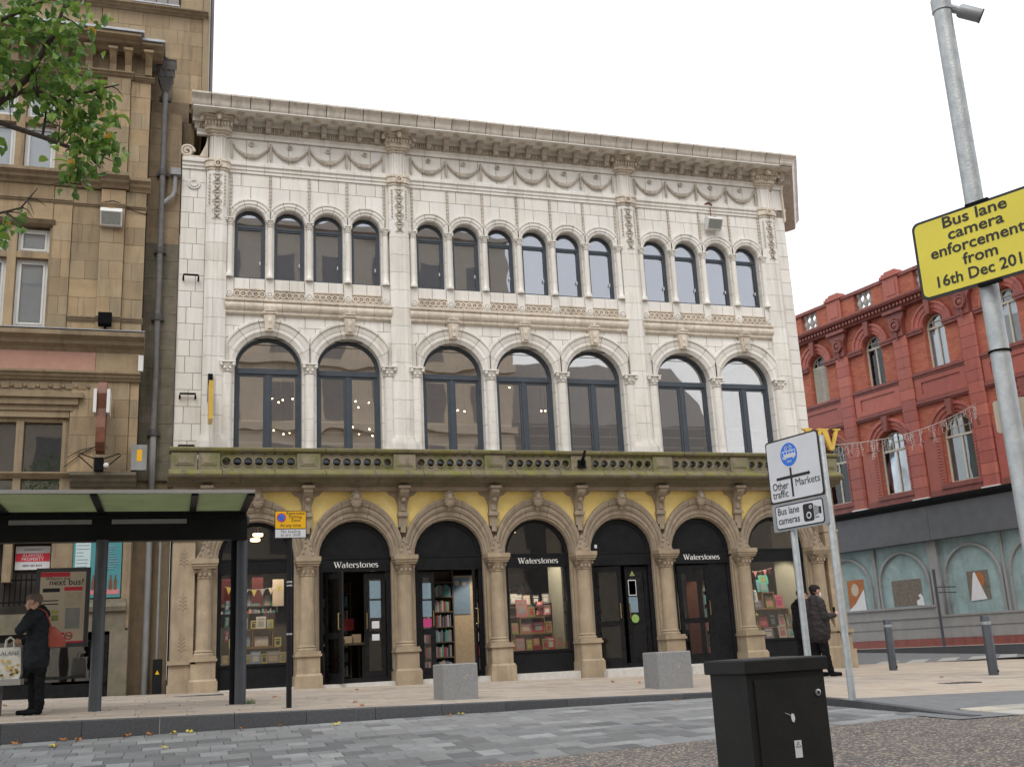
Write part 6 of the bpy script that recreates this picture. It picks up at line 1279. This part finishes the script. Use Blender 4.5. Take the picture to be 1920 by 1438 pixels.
# ------------------------------------------------------------------ icicle lights over the side street
A_, B_ = Vector((15.06, -.58, 4.83)), Vector((24.0, 3.9, 7.25)); t = thing('light_string', 'string of unlit icicle lights slung over the side street from the bookshop corner', 'string lights', A_); pts = []
for i in range(31): u = i/30; p = A_.lerp(B_, u); p.z -= .30*math.sin(math.pi*u); pts.append(p)
MB().tube(pts, .009, 5).build('cable', 'fairy', t); rnd = random.Random(4)
for k in range(15):
    u = .03+k*.065; i = min(29, int(u*30)); p = pts[i].lerp(pts[i+1], u*30-i); b = MB()
    for q in range(rnd.choice((3, 4, 5))):
        o_ = (B_-A_).normalized()*rnd.uniform(-.3, .3); n = rnd.randint(3, 8); pp = [p+o_-Vector((rnd.uniform(-.02, .02), 0, .07*j)) for j in range(n)]; b.cur = 0; b.tube(pp, .005, 4); b.cur = 1
        for z in pp[1:]: b.ball(tuple(z+Vector((rnd.uniform(-.05, .05), 0, 0))), .013, 5, 3)
    b.build('icicle_cluster', ['fairy', 'paper_white'], t)
# ------------------------------------------------------------------ people
from mathutils import noise as nz
def person(name, label, loc, caps, vox=.011):
    b = MB()
    for p0, p1, r0, r1, mk_ in caps:
        p0, p1 = Vector(p0), Vector(p1); d = p1-p0
        if d.length < 1e-4: d = Vector((0, 0, .001)); p1 = p0+d
        dn = d.normalized(); pts, rs = [], []
        for a in (80, 55, 28): pts.append(p0-dn*r0*math.sin(R(a))); rs.append(r0*math.cos(R(a)))
        pts.append(p0); rs.append(r0); pts.append(p1); rs.append(r1)
        for a in (28, 55, 80): pts.append(p1+dn*r1*math.sin(R(a))); rs.append(r1*math.cos(R(a)))
        b.tube(pts, rs, 12)
    o = b.build(name, 'skin'); md = o.modifiers.new('r', 'REMESH'); md.mode = 'VOXEL'; md.voxel_size = vox; m2 = o.modifiers.new('s', 'SMOOTH'); m2.iterations = 4; m2.factor = .5
    dg = bpy.context.evaluated_depsgraph_get(); me = bpy.data.meshes.new_from_object(o.evaluated_get(dg)); o.modifiers.clear(); old = o.data; o.data = me; bpy.data.meshes.remove(old)
    ms = sorted(set(c[4] for c in caps)); me.materials.clear(); [me.materials.append(MT[k]) for k in ms]
    n = len(me.polygons); ce = np.zeros(n*3); me.polygons.foreach_get('center', ce); ce = ce.reshape(-1, 3); best = np.full(n, 9e9); idx = np.zeros(n, int)
    for p0, p1, r0, r1, k in caps:
        a, d = np.array(p0), np.array(p1)-np.array(p0); tt = np.clip(((ce-a)@d)/max(1e-9, d@d), 0, 1); ds = np.linalg.norm(ce-a-tt[:, None]*d, axis=1)-(r0+(r1-r0)*tt)
        w_ = ds < best; best[w_] = ds[w_]; idx[w_] = ms.index(k)
    cloth = [i for i, k in enumerate(ms) if k in ('coat_navy', 'jacket_brown', 'cloth_black')]; vi = np.zeros(len(me.vertices), bool)
    for p in me.polygons:
        if idx[p.index] in cloth: vi[list(p.vertices)] = True
    nv = len(me.vertices); co = np.zeros(nv*3); no_ = np.zeros(nv*3); me.vertices.foreach_get('co', co); me.vertices.foreach_get('normal', no_); co = co.reshape(-1, 3); no_ = no_.reshape(-1, 3)
    for i in np.nonzero(vi)[0]:                                          # creases in the cloth
        x, y, z_ = co[i]; co[i] += no_[i]*(nz.noise((x*9, y*9, z_*17))*.010+nz.noise((x*4, y*4, z_*26+x*20))*.008)
    me.vertices.foreach_set('co', co.ravel())
    me.polygons.foreach_set('material_index', idx.astype(np.int32)); me.polygons.foreach_set('use_smooth', [True]*n); me.update()
    return tag(o, label, 'person')
def hand(w, f, side, up, s=1.0):
    """palm at w, fingers pointing f, thumb towards side"""
    w, f, side, up = Vector(w), Vector(f).normalized(), Vector(side).normalized(), Vector(up).normalized(); out = [(w, w+f*.075*s, .026*s, .03*s, 'skin'), (w+side*.018, w+f*.07*s+side*.022*s, .02*s, .018*s, 'skin'), (w-side*.018, w+f*.07*s-side*.022*s, .02*s, .018*s, 'skin')]
    for k, (o_, l) in enumerate(((.028, .062), (.010, .072), (-.010, .066), (-.027, .052))):
        a = w+f*.08*s+side*o_*s; m_ = a+f*l*.55*s+up*.008; e = m_+f*l*.35*s+up*.022*s; out += [(a, m_, .0098*s, .009*s, 'skin'), (m_, e, .009*s, .0078*s, 'skin')]
    a = w+f*.02*s+side*.03*s; out += [(a, a+f*.035*s+side*.028*s, .013*s, .011*s, 'skin'), (a+f*.035*s+side*.028*s, a+f*.068*s+side*.03*s+up*.012, .011*s, .009*s, 'skin')]
    return [(tuple(p), tuple(q), r0, r1, k) for p, q, r0, r1, k in out]
def head(c, f, hair, long=0, s=1.0, cap=None):
    """head at c looking along f; built of skull, jaw, nose, ears, brow, hair"""
    c, f = Vector(c), Vector(f).normalized(); u = Vector((0, 0, 1)); l = u.cross(f); L = []
    def a(p, q, r0, r1, k): L.append((tuple(p), tuple(q), r0*s, r1*s, k))
    a(c+f*.012*s+u*.02*s, c-f*.03*s+u*.02*s, .082, .082, 'skin'); a(c+f*.045*s-u*.06*s, c+f*.02*s-u*.02*s, .048, .062, 'skin'); a(c+f*.06*s-u*.085*s, c+f*.05*s-u*.07*s, .026, .03, 'skin')
    a(c+f*.088*s+u*.0*s, c+f*.108*s-u*.03*s, .010, .014, 'skin'); a(c+f*.085*s-u*.062*s+l*.015*s, c+f*.085*s-u*.062*s-l*.015*s, .011, .011, 'skin')
    for q in (-1, 1): a(c+l*q*.080*s-f*.005*s+u*.015*s, c+l*q*.084*s-f*.008*s-u*.02*s, .018, .014, 'skin'); a(c+f*.072*s+l*q*.03*s+u*.01*s, c+f*.074*s+l*q*.034*s+u*.01*s, .011, .011, 'hair_dark')
    a(c-u*.14*s-f*.025*s, c-u*.05*s-f*.01*s, .055, .052, 'skin')
    h = cap or hair
    a(c+f*.03*s+u*.055*s, c-f*.045*s+u*.05*s, .075, .082, h); a(c-f*.05*s+u*.03*s, c-f*.05*s-u*.035*s, .076, .058, hair)
    for q in (-1, 1): a(c+l*q*.035*s+u*.06*s+f*.015*s, c+l*q*.045*s-f*.04*s+u*.02*s, .05, .05, hair)
    if cap: a(c+f*.08*s+u*.06*s, c+f*.14*s+u*.05*s, .02, .012, cap)
    return L
# woman under the shelter, facing left, hand at her ear
gx, gy = -2.44, -6.62; z = P(gx, gy); caps = []
def add(*c): caps.append(c)
for q, dx in ((-1, .05), (1, -.05)):
    yy = gy+q*.085; add((gx+dx+.03, yy, z+.80), (gx+dx+.01, yy, z+.46), .088, .07, 'cloth_black'); add((gx+dx+.01, yy, z+.46), (gx+dx+.03, yy, z+.10), .07, .062, 'cloth_black'); add((gx+dx+.03, yy, z+.045), (gx+dx-.16, yy, z+.035), .042, .036, 'cloth_black')
for zz0, zz1, r0, r1, o_ in ((.72, .95, .165, .155, .0), (.95, 1.15, .155, .15, .0), (1.15, 1.32, .15, .125, -.005)):
    for q in (-.075, .075): add((gx+o_, gy+q, z+zz0), (gx+o_, gy+q*1.15, z+zz1), r0, r1, 'coat_navy')
add((gx+.01, gy-.14, z+1.36), (gx+.01, gy+.14, z+1.36), .082, .082, 'coat_navy'); add((gx+.03, gy, z+1.40), (gx-.03, gy, z+1.42), .085, .075, 'coat_navy'); add((gx+.07, gy-.05, z+1.36), (gx+.07, gy+.05, z+1.36), .07, .07, 'coat_navy')
caps += head((gx-.085, gy, z+1.525), (-1, .1, -.05), 'hair_grey', s=.98)
add((gx+.0, gy-.19, z+1.34), (gx-.21, gy-.27, z+1.13), .078, .066, 'coat_navy'); add((gx-.21, gy-.27, z+1.13), (gx-.10, gy-.16, z+1.38), .064, .05, 'coat_navy'); caps += hand((gx-.085, gy-.145, z+1.405), (.45, .25, .75), (-.8, -.1, .5), (.2, .8, -.1), .92)
add((gx-.02, gy+.20, z+1.33), (gx-.10, gy+.24, z+1.07), .075, .064, 'coat_navy'); add((gx-.10, gy+.24, z+1.07), (gx-.20, gy+.12, z+.99), .06, .05, 'coat_navy'); caps += hand((gx-.22, gy+.10, z+.985), (-1, -.2, -.05), (0, .1, 1), (0, -1, 0), .92)
person('person', 'person in dark navy coat and black trousers standing in shelter, hand raised to ear', None, caps)
t = thing('handbag', 'rust red shoulder bag hanging behind the person in navy coat', 'bag', (gx+.22, gy-.03, z+.85)); b = MB()
b.loft([[(gx+.22+o_+sx*wx, gy-.06+sy*.055, z+zz) for sx, sy in ((-1,-1),(-.5,-1.3),(.5,-1.3),(1,-1),(1,1),(.5,1.3),(-.5,1.3),(-1,1))] for wx, zz, o_ in ((.10, .90, .04), (.12, .95, .03), (.115, 1.02, .015), (.07, 1.12, -.02), (.03, 1.18, -.04))]); b.build('pouch', 'bag_red', t, smooth=40); b = MB(); b.tube([(gx+.17, gy-.06, z+1.17), (gx+.10, gy-.16, z+1.38), (gx+.02, gy-.20, z+1.435), (gx-.03, gy-.1, z+1.30)], .011, 6); b.build('strap', 'bag_red', t)
# carrier bag on the bench
bx, by = -2.80, -6.56; t = thing('carrier_bag', 'white and yellow patterned carrier bag standing on shelter bench', 'bag', (bx, by, .13)); b = MB()
rings = []
for zz, wx, wy in ((.131, .15, .10), (.20, .17, .11), (.34, .165, .10), (.46, .155, .08), (.56, .145, .05)): rings.append([(bx+sx*wx, by+sy*wy+.012*math.sin(9*zz+sx*3), zz) for sx, sy in ((-1,-1),(-.5,-1.05),(0,-.95),(.5,-1.05),(1,-1),(1,1),(.5,1.05),(0,.95),(-.5,1.05),(-1,1))])
b.loft(rings); b.build('sack', 'bag_white', t, smooth=50)
for q in (-1, 1): b = MB(); b.tube([(bx-.06, by+q*.05, .54), (bx-.05, by+q*.05, .66), (bx, by+q*.045, .70), (bx+.05, by+q*.05, .66), (bx+.06, by+q*.05, .54)], .011, 6); b.build('handle', 'bag_white', t)
b = MB(); rnd = random.Random(8); b.cur = 0
for i in range(26):
    zz = .16+rnd.random()*.22; xx = bx+rnd.uniform(-.135, .135); b.ext([(xx-.02, zz), (xx+.012, zz-.008), (xx+.022, zz+.02), (xx-.008, zz+.026)], by-.124, by-.121)
b.cur = 1; b.text('LALANE', bx, .455, .075, by-.106, 1, 'CENTER'); b.build('print', ['bag_yellow', 'grey_fascia'], t)
# man in brown jacket at the right pier, looking at his phone
gx, gy = 11.22, -5.0; z = P(gx, gy); caps = []
for q, x1, x2, ang in ((-1, .07, .12, 0), (1, .0, -.02, 0)):
    yy = gy+q*.10; add((gx+.0, yy, z+.86), (gx+x1*.7, yy, z+.48), .115, .085, 'cloth_black'); add((gx+x1*.7, yy, z+.48), (gx+x2, yy, z+.12), .085, .065, 'cloth_black'); add((gx+x2, yy, z+.05), (gx+x2+.19, yy-.02, z+.04), .05, .042, 'cloth_black')
for zz0, zz1, r0, r1, o_ in ((.80, .98, .19, .19, .0), (.98, 1.18, .19, .175, .0), (1.18, 1.36, .175, .14, -.01)):
    for q in (-.10, .10): add((gx+o_, gy+q, z+zz0), (gx+o_, gy+q*1.15, z+zz1), r0, r1, 'jacket_brown')
add((gx-.02, gy-.18, z+1.40), (gx-.02, gy+.18, z+1.40), .09, .09, 'jacket_brown'); add((gx-.03, gy, z+1.45), (gx+.02, gy, z+1.48), .085, .07, 'jacket_brown')
hd = head((gx+.05, gy, z+1.60), (1, -.05, -.12), 'hair_dark'); caps += hd; add((gx+.125, gy, z+1.525), (gx+.115, gy, z+1.565), .05, .048, 'mask_white')
add((gx-.02, gy-.23, z+1.38), (gx-.0, gy-.28, z+1.10), .09, .075, 'jacket_brown'); add((gx-.0, gy-.28, z+1.10), (gx+.27, gy-.20, z+1.13), .07, .055, 'jacket_brown'); caps += hand((gx+.30, gy-.19, z+1.14), (1, .25, .25), (0, .2, 1), (0, 1, .2))
add((gx-.02, gy+.23, z+1.38), (gx+.02, gy+.28, z+1.10), .09, .075, 'jacket_brown'); add((gx+.02, gy+.28, z+1.10), (gx+.26, gy+.10, z+1.13), .07, .055, 'jacket_brown'); caps += hand((gx+.29, gy+.07, z+1.14), (1, -.3, .2), (0, -.2, 1), (0, -1, .2))
person('person', 'person in padded dark brown jacket and white mask holding a phone beside right pier', None, caps)
b = MB(frame((gx+.38, gy-.06, z+1.17), (1, 0))); b.box(-.005, .005, -.035, .035, -.02, .12); tag(b.build('phone', 'shop_black_gloss'), 'dark phone held by the person in brown jacket', 'phone')
# second man behind him
gx, gy = 11.72, -3.75; z = P(gx, gy); caps = []
for q, x1 in ((-1, .06), (1, -.04)):
    yy = gy+q*.10; add((gx, yy, z+.86), (gx+x1, yy, z+.48), .11, .08, 'cloth_black'); add((gx+x1, yy, z+.48), (gx+x1-.02, yy, z+.12), .08, .06, 'cloth_black'); add((gx+x1-.02, yy, z+.05), (gx+x1+.16, yy, z+.04), .048, .04, 'cloth_black')
for zz0, zz1, r0, r1 in ((.80, 1.0, .17, .165), (1.0, 1.36, .165, .13)):
    for q in (-.09, .09): add((gx, gy+q, z+zz0), (gx-.01, gy+q*1.15, z+zz1), r0, r1, 'cloth_black')
add((gx-.02, gy-.17, z+1.39), (gx-.02, gy+.17, z+1.39), .085, .085, 'cloth_black'); add((gx-.05, gy, z+1.45), (gx+.0, gy, z+1.48), .08, .065, 'cloth_black')
caps += head((gx+.05, gy, z+1.58), (.95, -.25, -.2), 'hair_dark', cap='cloth_black')
for q in (-1, 1): add((gx-.02, gy+q*.22, z+1.37), (gx-.0, gy+q*.26, z+1.08), .08, .068, 'cloth_black'); add((gx, gy+q*.26, z+1.08), (gx+.24, gy+q*.13, z+1.08), .064, .05, 'cloth_black'); caps += hand((gx+.27, gy+q*.11, z+1.09), (1, -q*.3, .1), (0, 0, 1), (0, -q, 0))
person('person', 'person in black cap and black clothes half hidden behind sign post', None, caps)
# ------------------------------------------------------------------ tree reaching in from the left
TX, TY = -3.9, -15.2; g = RZ(TX, TY)-.02
TREE = thing('street_tree', 'leafy street tree whose branches hang into the upper left', 'tree', (TX, TY, g)); rnd = random.Random(21)
BR = [([(TX, TY, g-.1), (TX+.03, TY, g+1.2), (TX-.02, TY+.05, 2.2), (TX+.1, TY-.05, 3.2), (TX+.2, TY-.2, 5.0), (TX+.1, TY-.4, 7.0)], [.16, .13, .11, .09, .06, .02])]
MB().tube(*BR[0], 12).build('trunk', 'bark', TREE, smooth=True)
LIMB = [([(TX+.0, TY, 2.3), (-3.0, -15.3, 3.1), (-2.35, -15.44, 3.61), (-1.93, -15.71, 4.10), (-1.76, -15.80, 4.24), (-1.57, -15.95, 4.56), (-1.52, -16.0, 4.75)], [.07, .05, .036, .028, .024, .018, .008]),
        ([(TX+.05, TY, 3.2), (-3.0, -15.4, 3.95), (-2.29, -15.57, 4.03), (-1.93, -15.67, 3.95), (-1.64, -15.73, 3.84), (-1.46, -15.77, 3.76), (-1.33, -15.80, 3.70), (-1.24, -15.81, 3.60)], [.05, .036, .026, .020, .018, .014, .010, .004]),
        ([(-1.93, -15.71, 4.10), (-1.72, -15.80, 4.18), (-1.50, -15.84, 4.06), (-1.36, -15.90, 4.13), (-1.13, -15.99, 4.17)], [.02, .017, .014, .011, .004]),
        ([(TX+.15, TY-.1, 4.2), (-2.7, -15.5, 4.5), (-2.16, -15.75, 4.55), (-1.95, -15.85, 4.65), (-1.74, -15.94, 4.74), (-1.50, -16.02, 4.84)], [.04, .028, .02, .016, .012, .005]),
        ([(TX, TY, 2.6), (-2.9, -15.2, 2.95), (-2.12, -15.42, 3.27), (-1.91, -15.51, 3.33), (-1.77, -15.56, 3.36), (-1.66, -15.63, 3.49)], [.03, .02, .012, .009, .007, .003]),
        ([(-1.64, -15.73, 3.84), (-1.62, -15.78, 4.0), (-1.70, -15.85, 4.16)], [.01, .008, .004]), ([(-1.46, -15.77, 3.76), (-1.40, -15.78, 3.62), (-1.36, -15.82, 3.45)], [.01, .007, .003])]
for k in range(9): a = k*.7+.3; LIMB.append(([(TX+.12, TY-.1, 3.6+k*.3), (TX+.1+math.cos(a)*.8, TY+math.sin(a)*.8, 4.2+k*.3), (TX+.1+math.cos(a)*1.5, TY+math.sin(a)*1.5, 4.9+k*.25)], [.04, .025, .008]))
for k in range(46):
    src = LIMB[rnd.choice((0, 1, 2, 3, 4, 5, 6))][0]; i = rnd.randrange(max(1, len(src)-3), len(src)); a = Vector(src[i-1]).lerp(Vector(src[i]), rnd.random()); d_ = Vector((rnd.uniform(-.3, 1), rnd.uniform(-1, .6), rnd.uniform(-.8, .7))).normalized()*rnd.uniform(.10, .26)
    LIMB.append(([a, a+d_*.5+Vector((0, 0, .02)), a+d_], [.0055, .004, .0015]))
for p_, r_ in LIMB: MB().tube(p_, r_, 8).build('branch', 'bark', TREE, smooth=True)
CROWN = bpy.data.objects.new('crown', None); COL.objects.link(CROWN); CROWN.location = (TX, TY, 4); par(CROWN, TREE)
lv = []
for (cx, cy, cz, sx, sy, sz, n) in ((-1.80, -15.85, 4.62, .26, .3, .20, 160), (-1.52, -15.95, 4.58, .20, .22, .20, 110), (-1.55, -15.88, 4.30, .16, .2, .16, 90), (-1.42, -15.86, 4.10, .17, .2, .14, 100), (-1.35, -15.85, 3.92, .17, .18, .13, 110), (-1.27, -15.84, 3.76, .15, .16, .12, 100), (-1.40, -15.84, 3.55, .10, .13, .10, 60), (-1.86, -15.75, 4.25, .16, .2, .18, 80), (-1.95, -15.8, 4.45, .2, .2, .2, 90), (-1.60, -15.80, 4.05, .14, .15, .10, 50), (-1.70, -15.82, 4.80, .3, .3, .10, 90),
                            (-1.84, -15.5, 3.27, .10, .1, .10, 22), (-1.92, -15.5, 3.18, .08, .1, .08, 14), (-1.15, -15.88, 3.70, .05, .08, .05, 8), (-1.24, -15.95, 4.15, .08, .1, .06, 22), (-1.95, -15.7, 3.78, .06, .1, .08, 10)):
    for i in range(int(n*.8)): lv.append((rnd.gauss(cx, sx*.55), rnd.gauss(cy, sy*.6), rnd.gauss(cz, sz*.6)))
inview = [p for p in lv]
for i in range(3200):
    a, u, w = rnd.random()*6.283, rnd.uniform(-1, 1), rnd.random()**.5; r_ = math.sqrt(1-u*u)*w; p = (TX-.3+1.75*r_*math.cos(a), TY+.1+1.7*r_*math.sin(a), 5.6+1.9*u*w)
    if p[0] > -2.3 and p[2] < 5.2: continue
    lv.append(p)
def leafmesh(mat):
    b = MB(); L, W = .085, .034; q = [(0, 0, 0), (.3, .8, .004), (.65, .9, .0), (1, 0, -.012), (.65, -.9, .0), (.3, -.8, .004)]
    for s in (1, -1): ids = [b.pt((t_[0]*L, t_[1]*W*(1 if s > 0 else 1), t_[2]+abs(t_[1])*.012)) for t_ in ((0, 0, 0), (.3, s*.8, .002), (.65, s*.9, 0), (.86, s*.5, -.006), (1, 0, -.015), (.5, 0, 0))]; b.face(ids if s > 0 else ids[::-1])
    me = bpy.data.meshes.new('leaf'); me.from_pydata(b.v, [], b.f); me.materials.append(MT[mat]); return me
LM = [leafmesh('leaf'), leafmesh('leaf'), leafmesh('leaf_bright'), leafmesh('leaf_orange')]
def rotm(): return Matrix.Rotation(rnd.random()*6.28, 4, 'Z') @ Matrix.Rotation(R(rnd.uniform(-10, 75)), 4, 'Y') @ Matrix.Rotation(R(rnd.uniform(-60, 60)), 4, 'X')
fb = {0: MB(), 1: MB(), 2: MB(), 3: MB()}
for i, p in enumerate(lv):
    M = Matrix.Translation(p) @ rotm() @ Matrix.Diagonal((rnd.uniform(.5, 1.25), rnd.uniform(.55, 1.2), rnd.uniform(.2, 2.2), 1)); k = 0 if rnd.random() < .62 else (2 if rnd.random() < .965 else 3)
    if i < len(inview) and i % 4 == 0 and i//4 < 290:
        o = bpy.data.objects.new('leaf', LM[k]); COL.objects.link(o); o.matrix_basis = M; par(o, CROWN)
    else:
        me = LM[k]; q = fb[k]; base = len(q.v)
        for v in me.vertices: q.v.append(tuple(M @ v.co))
        for f in me.polygons: q.f.append(tuple(base+x for x in f.vertices)); q.mi.append(0)
def raw(q, name, mat, parent):
    me = bpy.data.meshes.new(name); me.from_pydata(q.v, [], q.f); me.materials.append(MT[mat]); o = bpy.data.objects.new(name, me); COL.objects.link(o); par(o, parent); o['kind'] = 'stuff'
for k, m_ in ((0, 'leaf'), (2, 'leaf_bright'), (3, 'leaf_orange')): raw(fb[k], 'foliage', m_, CROWN)
# ------------------------------------------------------------------ fallen leaves
def dead(x, y, z, s, mat, lab, grp):
    b = MB(Matrix.Translation((x, y, z+.012)) @ Matrix.Rotation(rnd.random()*6, 4, 'Z')); n = 12; rim = []
    for i in range(n): a = 6.283*i/n; r_ = s*(1 if i % 2 == 0 else .55)*rnd.uniform(.8, 1.1); rim.append((r_*math.cos(a), r_*math.sin(a)*.8, rnd.uniform(-.008, .035)))
    ids = [b.pt(p) for p in rim]; c = b.pt((0, 0, .012))
    for i in range(n): b.face((c, ids[i], ids[(i+1) % n]))
    tag(b.build('fallen_leaf', mat), lab, 'leaf', grp)
for k, (x, y, m_) in enumerate(((-2.4, -8.62, 'b'), (-1.87, -8.6, 'b'), (-1.7, -8.66, 'b'), (-1.14, -8.6, 'b'), (-.87, -8.58, 'b'), (-.60, -8.62, 'y'), (-.40, -8.6, 'y'), (-.7, -9.95, 'y'), (.24, -8.66, 'b'), (-1.95, -9.1, 'y'), (.72, -8.6, 'b'), (2.95, -8.7, 'b'), (3.12, -8.66, 'y'), (6.3, -8.75, 'b'), (-3.0, -9.4, 'y'), (1.4, -8.9, 'y'))):
    dead(x, y, RZ(x, y), .055 if k % 3 else .07, 'leaf_dead_brown' if m_ == 'b' else 'leaf_dead_yellow', 'fallen %s leaf lying on the grey setts near the kerb' % ('brown' if m_ == 'b' else 'yellow'), 'fallen %s leaves on the setts' % ('brown' if m_ == 'b' else 'yellow'))
for x, y in ((1.03, -4.4), (1.9, -7.3), (2.69, -2.7), (3.95, -5.4), (7.35, -3.9), (7.5, -4.8), (-3.2, -3.6), (1.85, -8.2), (12.0, -7.4)): dead(x, y, P(x, y), .05, 'leaf_dead_brown', 'fallen brown leaf lying on the buff pavement slabs', 'fallen leaves on the pavement')
b = MB()
for i in range(40): a = rnd.random()*6.28; r_ = rnd.random()*.1; x, y = .5+r_*math.cos(a), -6.12+r_*math.sin(a)*.5; z = P(x, y); b.tube([(x, y, z), (x+rnd.uniform(-.03, .03), y, z+rnd.uniform(.04, .09))], [.004, .001], 3)
tag(b.build('weeds', 'leaf'), 'tuft of green weeds at foot of right shelter post', 'weeds', kind='stuff')
